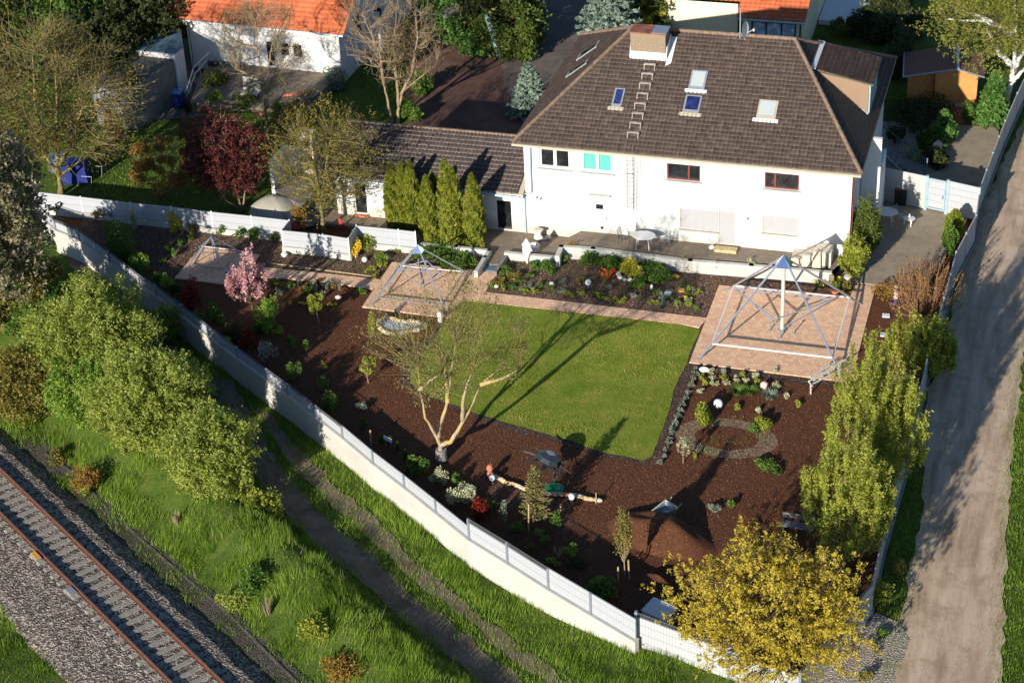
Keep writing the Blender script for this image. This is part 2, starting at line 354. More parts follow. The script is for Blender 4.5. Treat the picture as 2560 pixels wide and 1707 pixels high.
MT['roofdark'] = tiles('dark_roof_tiles', [(.045, .035, .032), (.065, .05, .044), (.054, .042, .038), (.08, .062, .054)], (.30, .25, .21), .13)
MT['orange'] = tiles('orange_roof_tiles', [(.36, .085, .03), (.45, .115, .042), (.40, .10, .035), (.50, .14, .055)], (.30, .07, .03), .14)
MT['ridge'] = plain('ridge_tile', (.20, .14, .10), .85, var=.35, sc=5)
MT['alu'] = plain('aluminium', (.55, .57, .60), .35, .6, var=.05)
MT['tube'] = plain('steel_tube', (.50, .56, .66), .3, .75, var=.05, spec=.5)
MT['stepmetal'] = plain('weathered_step_metal', (.40, .37, .34), .6, .2, var=.35, sc=8)
MT['screen'] = plain('screen_board', (.42, .42, .40), .7, var=.04)
MT['mirror'] = plain('sky_tinted_steel', (.55, .66, .88), .12, 1, var=.02)  # blue of the reflected sky is mixed into the steel colour
MT['zinc'] = plain('zinc_gutter', (.35, .47, .52), .5, .3, var=.1)
MT['whitemetal'] = plain('white_painted_metal', (.66, .66, .66), .4, var=.03)
MT['cream'] = plain('cream_painted_metal', (.52, .51, .43), .5, var=.05)
MT['fascia'] = plain('cream_fascia', (.42, .37, .28), .7, var=.08)
MT['glass'] = glassmat('dark_glass')
MT['glassblue'] = glassmat('blue_glass', (.012, .018, .075), .08)
MT['blind'] = plain('pale_blind', (.42, .47, .47), .4, var=.03)
MT['turq'] = plain('turquoise_blind', (.10, .40, .37), .5, var=.05)
MT['thinsteel'] = plain('thin_steel', (.36, .40, .46), .35, .6, var=.05)
MT['wood'] = plain('red_brown_wood', (.19, .05, .035), .5, var=.15)
MT['plank'] = plain('orange_planks', (.55, .25, .075), .7, var=.14, sc=4)
MT['brownroof'] = plain('brown_felt_roof', (.18, .085, .055), .85, var=.15)
MT['shutter'] = plain('shutter_slats', (.36, .36, .38), .7, var=.02)
MT['stone'] = plain('pale_stone', (.52, .47, .38), .85, var=.25, sc=6)
MT['whitestone'] = plain('white_stone', (.72, .68, .63), .8, var=.12, sc=7)
MT['pinkstone'] = plain('pink_stone', (.68, .48, .42), .8, var=.12, sc=7)
MT['buff'] = plain('buff_stone', (.48, .36, .20), .85, var=.3, sc=7)
MT['brick'] = plain('chimney_brick', (.235, .18, .125), .85, var=.3, sc=12)
MT['rust'] = plain('rusty_sheet', (.25, .10, .06), .8, var=.5, sc=2)
MT['tan'] = plain('tan_render', (.27, .18, .12), .9, var=.04)
MT['cable'] = plain('grey_concrete', (.20, .19, .175), .9, var=.2)
MT['sleeper'] = plain('concrete_sleeper', (.25, .235, .20), .9, var=.18, sc=5)
MT['rail'] = plain('rusty_rail', (.16, .06, .035), .7, .2, var=.25, sc=8)
MT['railtop'] = plain('rail_top', (.34, .22, .17), .4, .6, var=.1)
MT['globe'] = plain('white_globe', (.78, .79, .84), .25, var=.02)
MT['terra'] = plain('terracotta', (.50, .17, .10), .8, var=.15)
MT['green'] = plain('green_plastic', (.01, .20, .09), .3, var=.1)
MT['dgrey'] = plain('dark_grey_metal', (.045, .055, .065), .35, .3, var=.15, spec=.5)
MT['black'] = plain('black_iron', (.02, .02, .02), .5, var=.1)
MT['blue'] = plain('blue_cover', (.01, .022, .16), .5, var=.3)
MT['ltblue'] = plain('light_blue_plastic', (.06, .18, .36), .5, var=.3)
MT['timber'] = plain('stake_timber', (.40, .30, .16), .85, var=.2, sc=6)
MT['greyroof'] = plain('grey_flat_roof', (.14, .13, .12), .9, var=.3, sc=1.5)
MT['blueroof'] = plain('blue_grey_roof', (.10, .16, .21), .6, var=.12, sc=1)
MT['tarp'] = plain('beige_cover', (.40, .375, .31), .6, var=.12, sc=1.2)
MT['yellowwall'] = plain('cream_yellow_render', (.80, .70, .47), .9, var=.02)
MT['whiteslab'] = plain('white_terrace', (.62, .64, .70), .8, var=.05)
MT['yellow'] = plain('yellow_box', (.60, .30, .06), .6, var=.1)
MT['skin'] = plain('reddish_paint', (.55, .05, .04), .5)
MT['pane'] = glassmat('conservatory_blind', (.32, .40, .50), .3)
# bark and leaves
MT['bk_walnut'] = bark('lichened_bark', (.27, .21, .13), (.42, .35, .23), 5, (.42, .30, .09))
MT['bk_brown'] = bark('brown_bark', (.09, .06, .04), (.17, .12, .08))
MT['bk_olive'] = bark('olive_bark', (.12, .10, .05), (.24, .20, .10), 5, (.26, .21, .05))
MT['bk_tan'] = bark('tan_bark', (.20, .14, .09), (.34, .26, .17))
MT['bk_birch'] = bark('birch_bark', (.30, .28, .26), (.80, .78, .75), 9)
MT['bk_red'] = bark('red_twigs', (.19, .10, .055), (.34, .19, .11))
LF = {}
LF['yg'] = leafmat('yellow_green_leaves', [(.08, .13, .012), (.20, .25, .025), (.38, .40, .06)])
LF['green'] = leafmat('green_leaves', [(.025, .065, .008), (.065, .14, .018), (.15, .25, .04)])
LF['hawthorn'] = leafmat('fresh_bush_leaves', [(.10, .15, .018), (.22, .28, .04), (.38, .42, .09)], .4)
LF['hawlight'] = leafmat('lush_bush_leaves', [(.06, .14, .015), (.15, .27, .035), (.28, .40, .06)], .4)
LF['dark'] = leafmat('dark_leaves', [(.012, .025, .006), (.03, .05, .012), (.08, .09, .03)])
LF['olive'] = leafmat('olive_buds', [(.06, .06, .012), (.15, .13, .025), (.28, .24, .05)], .3)
LF['darkolive'] = leafmat('dark_olive_buds', [(.03, .03, .01), (.085, .075, .022), (.20, .17, .05)], .25)
LF['bud'] = leafmat('brown_green_buds', [(.08, .065, .022), (.15, .13, .038), (.26, .24, .08)], .3)
LF['maple'] = leafmat('golden_maple_leaves', [(.22, .17, .015), (.45, .35, .035), (.66, .53, .08)], .45)
LF['hornbeam'] = leafmat('lime_leaves', [(.10, .15, .012), (.26, .30, .035), (.44, .47, .07)], .45)
LF['plum'] = leafmat('purple_leaves', [(.03, .006, .007), (.085, .018, .018), (.17, .045, .04)], .35)
LF['orange'] = leafmat('orange_leaves', [(.13, .08, .014), (.26, .15, .025), (.36, .22, .05)], .35)
LF['redorange'] = leafmat('copper_leaves', [(.10, .03, .01), (.22, .065, .02), (.30, .10, .03)], .35)
LF['red'] = leafmat('shaded_red_leaves', [(.06, .005, .003), (.15, .012, .006), (.26, .03, .012)], .35)  # shade over the red shrubs is put into this darker leaf colour
LF['pink'] = leafmat('pink_blossom', [(.35, .13, .14), (.58, .28, .30), (.75, .45, .46)], .4)
LF['thuja'] = leafmat('cypress_scales', [(.05, .08, .006), (.12, .15, .012), (.24, .25, .03)], .15, 2.5)
LF['spruce'] = leafmat('blue_spruce_needles', [(.05, .09, .07), (.13, .19, .15), (.26, .33, .26)], .15)
LF['fir'] = leafmat('fir_needles', [(.02, .06, .012), (.06, .14, .025), (.13, .25, .05)], .2)
LF['yew'] = leafmat('yew_needles', [(.025, .045, .008), (.06, .10, .015), (.13, .17, .03)], .2)
LF['birch'] = leafmat('birch_leaves', [(.10, .12, .015), (.20, .22, .035), (.34, .34, .07)], .4)
LF['yellow'] = leafmat('golden_leaves', [(.28, .24, .02), (.50, .45, .04), (.68, .62, .09)], .4)
LF['daff'] = leafmat('yellow_petals', [(.60, .35, .01), (.80, .55, .02), (.85, .65, .08)], .3)
LF['cream'] = leafmat('cream_leaves', [(.25, .28, .13), (.42, .45, .25), (.62, .62, .42)], .35)
LF['silver'] = leafmat('silver_leaves', [(.08, .11, .07), (.16, .20, .14), (.30, .35, .27)], .3)
LF['redpet'] = leafmat('red_petals', [(.55, .02, .01), (.75, .04, .015), (.85, .09, .03)], .3)
LF['blossom'] = leafmat('faded_blossom', [(.035, .045, .015), (.12, .125, .045), (.38, .33, .22)], .3)
LF['grass'] = leafmat('long_grass', [(.06, .12, .010), (.14, .25, .022), (.27, .38, .05)], .4, .55)
LF['lawngrass'] = leafmat('mown_grass', [(.11, .19, .014), (.23, .29, .03), (.45, .41, .10)], .4, .5)
LF['straw'] = leafmat('dry_stems', [(.20, .15, .08), (.32, .25, .14), (.42, .35, .22)], .3)
# ------------------------------------------------------------------ the ground
def sheet(name, pts, z, mat, jag=0, seed=0, kind='structure', thick=0):
    pts = [Vector(p) for p in pts]
    if jag:
        out = []; rr = random.Random(seed)
        for i, a in enumerate(pts):
            b = pts[(i + 1) % len(pts)]; n = max(1, int((b - a).length / .5))
            d = (b - a); nr = Vector((-d.y, d.x, 0)).normalized()
            for k in range(n): out.append(a + d * (k / n) + nr * rr.uniform(-jag, jag) * (k > 0))
        pts = out
    mb = MB()
    if thick: mb.prism(pts, z - thick, z, cap=False)
    else:
        from mathutils.geometry import tessellate_polygon
        vs = [(p.x, p.y, z) for p in pts]; tris = tessellate_polygon([[Vector(v) for v in vs]])
        fs = []
        for t in tris:
            a, b, c = [Vector(vs[i]) for i in t]; fs.append(t if (b - a).cross(c - a).z > 0 else t[::-1])
        mb.v = vs; mb.f = [tuple(f) for f in fs]
    o = mb.mk(name, mat); o['kind'] = kind; return o
gx = np.arange(-130, 45, .6); gy = np.arange(25, 210, .6); XX, YY = np.meshgrid(gx, gy)
ZZ = terrA(XX.ravel(), YY.ravel()); nx, ny = len(gx), len(gy)
gi = (np.arange(ny - 1)[:, None] * nx + np.arange(nx - 1)[None, :]).ravel()
go = mk('ground', np.stack([XX.ravel(), YY.ravel(), ZZ], 1), np.stack([gi, gi + 1, gi + 1 + nx, gi + nx], 1), MT['grassbase'], smooth=True); go['kind'] = 'structure'
sheet('far_ground', [(-600, -100, 0), (600, -100, 0), (600, 900, 0), (-600, 900, 0)], -2.2, MT['grassbase'])
def drape(name, cells, mat, off=.035, kind='structure'):
    """cells = list of left/right point pairs along a strip, laid on the terrain"""
    v = []; f = []; M_ = 8
    for a, b in cells:
        for k in range(M_ + 1):
            p = a.lerp(b, k / M_); v.append((p.x, p.y, terr(p.x, p.y) + off))
    for i in range(len(cells) - 1):
        for k in range(M_): q = i * (M_ + 1) + k; f.append((q, q + 1, q + M_ + 2, q + M_ + 1))
    o = mk(name, v, f, mat, smooth=True); o['kind'] = kind
    me = o.data
    if me.polygons[0].normal.z < 0: me.flip_normals()
    return o
def dense(pl, step=.7, jag=0, seed=1):
    rr = random.Random(seed); out = []
    for (a, b), (c, d) in zip(pl[:-1], pl[1:]):
        n = max(1, int(max((c - a).length, (d - b).length) / step))
        for k in range(n):
            l = a.lerp(c, k / n); r = b.lerp(d, k / n); u = (r - l).normalized()
            out.append((l + u * rr.uniform(-jag, jag), r + u * rr.uniform(-jag, jag)))
    out.append(pl[-1]); return out
# wheel ruts of the field path between the bushes and the wall
rutL = [((490, 880), (530, 870)), ((512, 960), (575, 945)), ((556, 1046), (620, 1030)), ((606, 1134), (672, 1115)), ((685, 1215), (752, 1190)), ((771, 1290), (830, 1258)), ((905, 1410), (958, 1375)), ((1075, 1545), (1130, 1505)), ((1240, 1700), (1300, 1650))]
cells = [(GT('V', *a), GT('V', *b)) for a, b in rutL]
drape('path', dense(cells, .6, .14, 3), MT['path'], .03)
rutR = [((580, 945), (602, 940)), ((650, 1045), (690, 1033)), ((715, 1115), (758, 1103)), ((803, 1192), (842, 1176)), ((892, 1280), (926, 1263)), ((1043, 1402), (1074, 1387)), ((1200, 1525), (1226, 1508)), ((1376, 1670), (1396, 1650))]
cells2 = [(GT('V', *a), GT('V', *b)) for a, b in rutR]
drape('path', dense(cells2, .6, .14, 5), MT['path'], .034)
tp = [((150, 590), (215, 590)), ((215, 680), (285, 680)), ((330, 830), (400, 800)), ((480, 915), (530, 900))]
drape('path', dense([(GT('V', *a), GT('V', *b)) for a, b in tp], .6, .12, 6), MT['path'], .03)
# dirt track on the right
tr = [((2030, 1600), (2300, 1620)), ((2085, 1330), (2310, 1330)), ((2120, 1180), (2318, 1150)), ((2115, 960), (2330, 980)), ((2165, 800), (2350, 830)), ((2205, 640), (2372, 660)), ((2250, 500), (2400, 500)), ((2300, 380), (2420, 380)), ((2350, 280), (2450, 270)), ((2420, 100), (2500, 100))]
drape('dirt_track', dense([(GT('V', *a), GT('V', *b)) for a, b in tr], .6, .13, 7), MT['track'], .05)
sheet('gravel_apron', [G('O', *p, -.1) for p in ((1110, 1560), (1350, 1330), (1530, 1180), (1660, 1230), (1720, 1330), (1600, 1600), (1300, 1640))], -.088, MT['palegravel'], .15, 3)
# railway bed
u = Vector((*RU_, 0)); nrm = Vector((*RN_, 0)); mid = Vector((*RM_, 0)); gz = -1.0
prof = [(-4.1, -.3), (-3.5, .08), (-3.0, .2), (-1.8, .30), (-1.4, .36), (1.4, .36), (1.75, .33), (2.75, -.12), (3.0, -.3)]
v = []; f = []
S_ = np.arange(-26, 24, .5); rr = random.Random(4)
for s in S_:
    for i, (t, h) in enumerate(prof):
        p = mid + u * float(s) + nrm * (t + rr.uniform(-.07, .07)); v.append((p.x, p.y, gz + h + rr.uniform(-.015, .015)))
k = len(prof)
for i in range(len(S_) - 1):
    for j in range(k - 1): q = i * k + j; f.append((q, q + k, q + k + 1, q + 1))
o = mk('ballast', v, f, MT['ballast']); o['kind'] = 'structure'
v = []; f = []
for s in S_:
    for t in (2.4, 2.8, 3.2, 3.6): p = mid + u * float(s) + nrm * (t + (rr.uniform(-.12, .12) if t > 3.5 else 0)); v.append((p.x, p.y, gz + .03))
for i in range(len(S_) - 1):
    for j in range(3): q = i * 4 + j; f.append((q, q + 4, q + 5, q + 1))
o = mk('railway_shoulder', v, f, MT['finegravel']); o['kind'] = 'structure'
rt = thing('railway_track', 'rusty single railway track on concrete sleepers across the bottom left corner', 'railway track', (mid.x, mid.y, gz + .45))
hg = 1.5 / 2
for sg in (-1, 1):
    mb = MB()
    a = mid + u * -24 + nrm * hg * sg; b = mid + u * 22 + nrm * hg * sg; ang = math.atan2(u.y, u.x); c = (a + b) / 2; ln = (b - a).length
    mb.box((c.x, c.y, gz + .42), (ln, .14, .02), ang); mb.box((c.x, c.y, gz + .48), (ln, .03, .10), ang); mb.box((c.x, c.y, gz + .55), (ln, .07, .04), ang)
    ro = mb.mk('rail', MT['rail'], rt)
    MB().box((c.x, c.y, gz + .573), (ln, .05, .004), ang).mk('running_surface', MT['railtop'], ro)
s = -23.5
while s < 21.5:
    c = mid + u * s; mb = MB(); mb.box((c.x, c.y, gz + .355), (.26, 2.5, .10), ang, taper=.12)
    mb.box((c.x, c.y, gz + .407), (.16, 1.0, .01), ang)
    for sg in (-1, 1):
        for t in (-.13, .13): q = c + nrm * (hg * sg + t); mb.box((q.x, q.y, gz + .42), (.14, .08, .04), ang)
    mb.mk('sleeper', MT['sleeper'], rt); s += .6
p = GT('M', 200, 870, .4); bo = thing('rail_magnet', 'small yellow topped box bolted beside the near rail', 'rail equipment', (p.x, p.y, gz + .45))
mb = MB().box((p.x, p.y, gz + .44), (.62, .26, .16), ang, taper=.1); mb.mk('housing', MT['cable'], bo); MB().box((p.x, p.y, gz + .53), (.56, .22, .03), ang).mk('cover', MT['yellow'], bo)
p = GT('M', 395, 1065, .4); bo = thing('rail_junction_box', 'low grey metal box beside the near rail', 'rail equipment', (p.x, p.y, gz + .45))
MB().box((p.x, p.y, gz + .42), (.62, .34, .14), ang, taper=.1).mk('housing', MT['cable'], bo); MB().box((p.x, p.y, gz + .50), (.5, .26, .02), ang).mk('cover', MT['galv'], bo)
pts = [GT('M', *q) for q in ((250, 300), (430, 420), (560, 570), (800, 790), (1000, 960), (1250, 1170), (1450, 1370), (1640, 1560), (1800, 1700))]
pts_trough = pts; mb = MB()
for a, b in zip(pts[:-1], pts[1:]):
    d = b - a; c = (a + b) / 2; mb.box((c.x, c.y, c.z + .02), (d.length, .10, .07), math.atan2(d.y, d.x))
tag(mb.mk('cable_trough', MT['trough'], loc=pts[3]), 'narrow concrete cable trough between the ballast and the long grass', 'cable trough')
# ------------------------------------------------------------------ the plot
NT = [G('A', 205, 1250, 1.3), G('A', 850, 1325, 1.3), G('A', 1115, 1352, 1.3), G('A', 1380, 1385, 1.3), G('A', 1640, 1412, 1.3), G('A', 1890, 1440, 1.3)]
NT2 = [G('A', 1890, 1440, 1.3), G('A', 1840, 1505, 1.3)]
NT3 = [G('A', 1840, 1505, 1.3), G('A', 2110, 1532, 1.3), G('A', 2275, 1558, 1.3)]
NT4 = [G('A', 2275, 1558, 1.3), G('E', 237, 168, 1.3)]
NT5 = [G('E', 237, 168, 1.3), G('E', 512, 195, 1.3), G('E', 622, 208, 1.3)]
SF = FW[1:]
RF = [G('O', 1515, 990, 1.7), G('O', 1590, 640, 1.7), G('O', 1700, 260, 1.7), G('F', 1760, 870, 1.7), G('F', 1830, 640, 1.7), G('F', 1910, 340, 1.7), G('F', 2040, 100, 1.7), G('C', 2065, 1225, 1.7), G('C', 2150, 1000, 1.7), G('C', 2230, 790, 1.7), G('C', 2310, 610, 1.7), G('C', 2380, 460, 1.7)]
gate0 = G('O', 200, 1175, 1.45); gate1 = G('O', 1110, 1510, 1.45)
inner = lambda P_: [Vector((p.x, p.y, 0)) for p in P_]
rightin = inner(RF[:7])
plot = inner(SF) + [Vector((gate0.x, gate0.y, 0)), Vector((gate1.x, gate1.y, 0))] + rightin + [G('C', 2065, 1225, 0), G('T', 700, 700, 0), Vector((-9.9, 87, 0)), Vector((-38, 87, 0)), Vector((-38, 84.6, 0))] + inner([NT3[0], NT[-1]]) + inner(NT[::-1])
sheet('mulch_bed', plot, .0, MT['mulch'])
old = [G('D', 1100, 640), G('D', 500, 350), G('A', 560, 1400)] + [G('A', 1840, 1500), G('D', 2275, 400), G('E', 240, 330), G('E', 620, 290), G('E', 1090, 340), G('E', 1030, 460), G('E', 470, 405), G('E', 390, 520), G('E', 0, 480), G('D', 1690, 565), G('D', 1690, 487), G('D', 1310, 440), G('D', 1140, 640)]
sheet('mulch_bed', old, .005, MT['mulch2'], .15, 2)
old2 = [G('E', 1165, 465), G('E', 1225, 350), G('E', 1540, 385), G('E', 1600, 320), G('F', 1080, 520), G('F', 1210, 600), G('F', 360, 555), G('F', 270, 765), G('E', 1085, 603)]
sheet('mulch_bed', old2, .006, MT['mulch2'])
# grey-brown patch in the lower left of the plot and stone bed behind the stone row
sheet('mulch_bed', [G('a2', *q) for q in ((0, 480), (180, 440), (420, 530), (620, 610), (960, 650), (1000, 900), (900, 1010), (700, 900), (420, 760), (150, 660))], .007, MT['mulch2'], .15, 8)
sheet('mulch_bed', [G('F', *q) for q in ((200, 1480), (330, 1440), (560, 1440), (640, 1500), (600, 1600), (200, 1600))] , .004, MT['mulch2'], .12, 9)
for cc, rx_, ry_, sd_ in ((G('O', 700, 210), 2.3, 1.5, 3),):
    ring = []
    for t in range(26):
        a = t / 26 * 6.283; ring.append((cc.x + rx_ * math.cos(a), cc.y + ry_ * math.sin(a), 0))
    sheet('mulch_bed', ring, .008, MT['ring'], .3, 4)
    sheet('mulch_bed', [(cc.x + .62 * (p[0] - cc.x), cc.y + .6 * (p[1] - cc.y), 0) for p in ring], .012, MT['mulch'], .25, 5)
lawnpts = [G('E', 920, 650), G('E', 1500, 715), G('E', 2352, 812), G('F', 235, 850), G('F', 170, 1000), G('F', 150, 1070), G('F', 60, 1250), G('O', 395, 20), G('O', 330, 200), G('O', 290, 310), G('O', 240, 340), G('O', 120, 310), G('N', 1750, 380), G('N', 1550, 300), G('N', 1200, 200), G('N', 900, 115), G('b2', 1000, 470), G('b2', 780, 390), G('b2', 600, 300), G('E', 590, 1200), G('E', 600, 1120)]
def grow(pts, d):
    c = sum(pts, Vector()) / len(pts); return [p + (p - c).normalized() * d for p in pts]
nL = grow(lawnpts[5:], .55)
sheet('bark_edging', [lawnpts[4], lawnpts[3]] + nL + [lawnpts[0]], .010, MT['edge'], .1, 6)
sheet('bark_edging', [G('F', 160, 1060), G('F', 1230, 1190), G('F', 1225, 1235), G('F', 150, 1110)], .009, MT['edge'], .05, 6)
sheet('lawn', lawnpts, .03, MT['lawn'], .05, 2)
PZ = .05
def pad(pts): return sheet('paved_terrace', pts, PZ, MT['pad'], thick=.12)
pad([G('F', 165, 1060, PZ), G('F', 360, 555, PZ), G('F', 1215, 640, PZ), G('F', 1240, 555, PZ), G('F', 1385, 560, PZ), G('F', 1220, 1190, PZ)])
pad([G('E', 275, 697, PZ), G('E', 470, 405, PZ), G('E', 1150, 470, PZ), G('E', 1075, 600, PZ), G('E', 845, 768, PZ)][:3] + [G('E', 1165, 470, PZ), G('E', 1078, 600, PZ), G('E', 910, 668, PZ), G('E', 848, 770, PZ)])
pad([G('D', 1140, 640, PZ), G('D', 1310, 440, PZ), G('D', 1695, 487, PZ), G('D', 1560, 690, PZ)])
def strip(name, pts): o = sheet(name, pts, PZ - .006, MT['pad'], thick=.11); return o
strip('paved_path', [G('E', 1068, 598, PZ), G('E', 2352, 748, PZ), G('F', 285, 768, PZ), G('F', 230, 832, PZ), G('E', 2352, 808, PZ), G('E', 900, 648, PZ)])
strip('paved_path', [G('D', 1640, 560, PZ), G('E', 0, 475, PZ), G('E', 410, 520, PZ), G('E', 345, 582, PZ), G('E', 0, 530, PZ), G('D', 1590, 622, PZ)])
# patios
YW = 86.0
patio = [G('H6', 1000, 230, .6), G('R', 100, 1160, .6), G('R', 1465, 1240, .6), G('W', 1210, 850, .6), (-10.6, 84.2, 0), (-9.9, 86.2, 0), (-23.6, 86.2, 0), (-24.2, 85.2, 0)]
sheet('patio', patio, .6, MT['patio'], thick=.7)
low = [(-23.9, 86.3, 0), (-37.4, 86.3, 0), (-38.2, 84.8, 0), G('E', 240, 175, .15), G('E', 620, 275, .15), G('E', 1100, 330, .15), G('E', 1090, 420, .15), G('E', 1190, 420, .15), G('E', 1225, 350, .15), G('E', 1550, 390, .15), G('H6', 1000, 240, .15)]
sheet('patio', low, .15, MT['patio'], thick=.3)
sheet('patio', [G('H1', 700, 1280, .1), (-38.2, 84.6, 0), (-37.4, 86.5, 0), (-37.6, 92, 0), G('H1', 700, 500, .1), G('H1', 430, 780, .1), G('H1', 640, 1150, .1)], .04, MT['patio'])
rt_ = [G('W', 1210, 860, .1), G('W', 1350, 420, .1), (-9.9, 87.5, 0), G('T', 500, 770, .1), G('T', 735, 690, .1), G('T', 2140, 985, .1), G('F', 1890, 300, .1), G('F', 1700, 590, .1), G('F', 1500, 560, .1), G('F', 1160, 530, .1)]
sheet('side_terrace', rt_, .1, MT['terrace'], thick=.15)
sheet('side_terrace', [G('C', p[0], p[1], .1) for p in ((1420, 790), (2160, 830), (2190, 860), (2120, 1230), (1430, 1130), (1340, 1080), (1300, 900))], .09, MT['terrace'], thick=.1)
# yard behind the house
sheet('driveway', [G('B', 560, 830), G('B', 860, 300), G('B', 1080, 215), G('B', 1180, 380), G('B', 1200, 560), G('B', 1330, 800), (-27, 90, 0), (-37, 92, 0)], -.02, MT['drive'], .06, 3)
sheet('driveway', [(-27.2, 88, 0), G('B', 1180, 700), G('B', 1180, 380), G('B', 1330, 250), G('B', 1400, 0), (-44, 170, 0), (-34, 175, 0), (-30, 125, 0), (-26.8, 104, 0)], -.03, MT['asphalt'], .06, 3)
sheet('flower_bed', [G('B', 640, 800), G('B', 540, 600), G('B', 600, 330), G('B', 860, 200), G('B', 1100, 150), G('B', 1080, 215), G('B', 870, 290), G('B', 700, 560)], -.025, MT['drive'], .1, 3)
# lawns of the neighbours are ground; terrace slab of the left house
# ------------------------------------------------------------------ tiled roof face
def tileface(name, parent, E0, E1, T0, T1, mat, col=.21, row=.26, amp=.05, step=.02):
    E0, E1, T0, T1 = map(Vector, (E0, E1, T0, T1)); U = (E1 - E0).normalized()
    d = T0 - E0; Vv = (d - U * d.dot(U)); Lv = Vv.length; Vv.normalize(); Nn = U.cross(Vv)
    if Nn.z < 0: Nn = -Nn
    uT0, uT1 = (T0 - E0).dot(U), (T1 - E0).dot(U); W = (E1 - E0).length
    nr = max(1, round(Lv / row)); row = Lv / nr; sub = 6; M_ = int(W / col * sub) + 2
    ug = np.arange(M_ + 1) * col / sub
    V_ = []; F_ = []; UV = []
    prof_ = lambda q: amp * (np.cos(2 * np.pi * q) * .5 + .5) ** 1.6
    def rowpts(vv, h, un):
        t = vv / Lv; lo = uT0 * t; hi = W + (uT1 - W) * t; uu = np.clip(un, lo, hi)
        hh = prof_(uu / col) + h
        return np.array(E0)[None] + uu[:, None] * np.array(U) + vv * np.array(Vv) + hh[:, None] * np.array(Nn), uu / col
    vs = []; fs = []; uvs = []; base = 0; m1 = len(ug)
    for r in range(nr):
        off = 0
        A, ua = rowpts(r * row, step, ug); B, ub = rowpts((r + 1) * row, .0, ug); Cc, _ = rowpts(r * row, 0 if r else -.02, ug)
        vs += [Cc, A, B]; i = np.arange(m1 - 1)
        q1 = np.stack([base + i, base + i + 1, base + m1 + i + 1, base + m1 + i], 1)
        q2 = np.stack([base + m1 + i, base + m1 + i + 1, base + 2 * m1 + i + 1, base + 2 * m1 + i], 1)
        fs += [q1, q2]
        um = (ug[:-1] + ug[1:]) / 2 / col
        uva = np.zeros((m1 - 1, 4, 2)); uva[:, :, 0] = um[:, None]; uva[:, :, 1] = r + .02; uvs.append(uva)
        uvb = np.zeros((m1 - 1, 4, 2)); uvb[:, :, 0] = um[:, None]; uvb[:, 0:2, 1] = r + .03; uvb[:, 2:, 1] = r + .97; uvs.append(uvb)
        base += 3 * m1
    vs = np.concatenate(vs); fs = np.concatenate(fs); uvs = np.concatenate(uvs)
    a = vs[fs[:, 0]]; b = vs[fs[:, 1]]; c = vs[fs[:, 2]]; d_ = vs[fs[:, 3]]
    ar = np.linalg.norm(np.cross(c - a, d_ - b), axis=1); keep = ar > 1e-6
    fs = fs[keep]; uvs = uvs[keep]
    n0 = np.cross(b - a, c - a)[keep].sum(0)
    if n0 @ np.array(Nn) < 0: fs = fs[:, ::-1]; uvs = uvs[:, ::-1]
    return mk(name, vs, np.ascontiguousarray(fs), mat, parent, uv=np.ascontiguousarray(uvs).reshape(-1, 2))
def ridge(parent, a, b, r=.11, seg=.36, mat=None, name='ridge_cap'):
    a, b = Vector(a), Vector(b); d = b - a; n = max(1, int(d.length / seg)); mb = MB(); u_ = d.normalized()
    for i in range(n):
        p = a + d * (i / n); q = a + d * ((i + 1.08) / n)
        mb.tube([p, q], [r * 1.12, r * .92], 8)
    return mb.mk(name, mat or MT['ridge'], parent)
def quadbox(mb, k, n_out, pts3, th):
    """slab with the four given corner points and thickness th against n_out"""
    n_out = Vector(n_out) * th; P_ = [Vector(p) for p in pts3]
    mb.add(P_ + [p - n_out for p in P_], [(0, 1, 2, 3), (7, 6, 5, 4), (0, 4, 5, 1), (1, 5, 6, 2), (2, 6, 7, 3), (3, 7, 4, 0)])
    return mb
def wbox(mb, x0, x1, z0, z1, y=YW, out=.05, inn=.02):
    mb.box(((x0 + x1) / 2, y - (out - inn) / 2, (z0 + z1) / 2), (x1 - x0, out + inn, z1 - z0)); return mb
def wallholes(x0, x1, z0, z1, y, holes, dep=.22):
    """south wall face with real recesses"""
    xs = sorted({x0, x1, *[h[0] for h in holes], *[h[1] for h in holes]}); zs = sorted({z0, z1, *[h[2] for h in holes], *[h[3] for h in holes]}); mb = MB()
    for i in range(len(xs) - 1):
        for j in range(len(zs) - 1):
            cx, cz = (xs[i] + xs[i + 1]) / 2, (zs[j] + zs[j + 1]) / 2
            if any(h[0] < cx < h[1] and h[2] < cz < h[3] for h in holes): continue
            mb.add([(xs[i], y, zs[j]), (xs[i + 1], y, zs[j]), (xs[i + 1], y, zs[j + 1]), (xs[i], y, zs[j + 1])], [(0, 1, 2, 3)])
    for a, b, c, d in holes:
        mb.add([(a, y, c), (b, y, c), (b, y, d), (a, y, d), (a, y + dep, c), (b, y + dep, c), (b, y + dep, d), (a, y + dep, d)], [(0, 4, 5, 1), (1, 5, 6, 2), (2, 6, 7, 3), (3, 7, 4, 0)])
    return mb
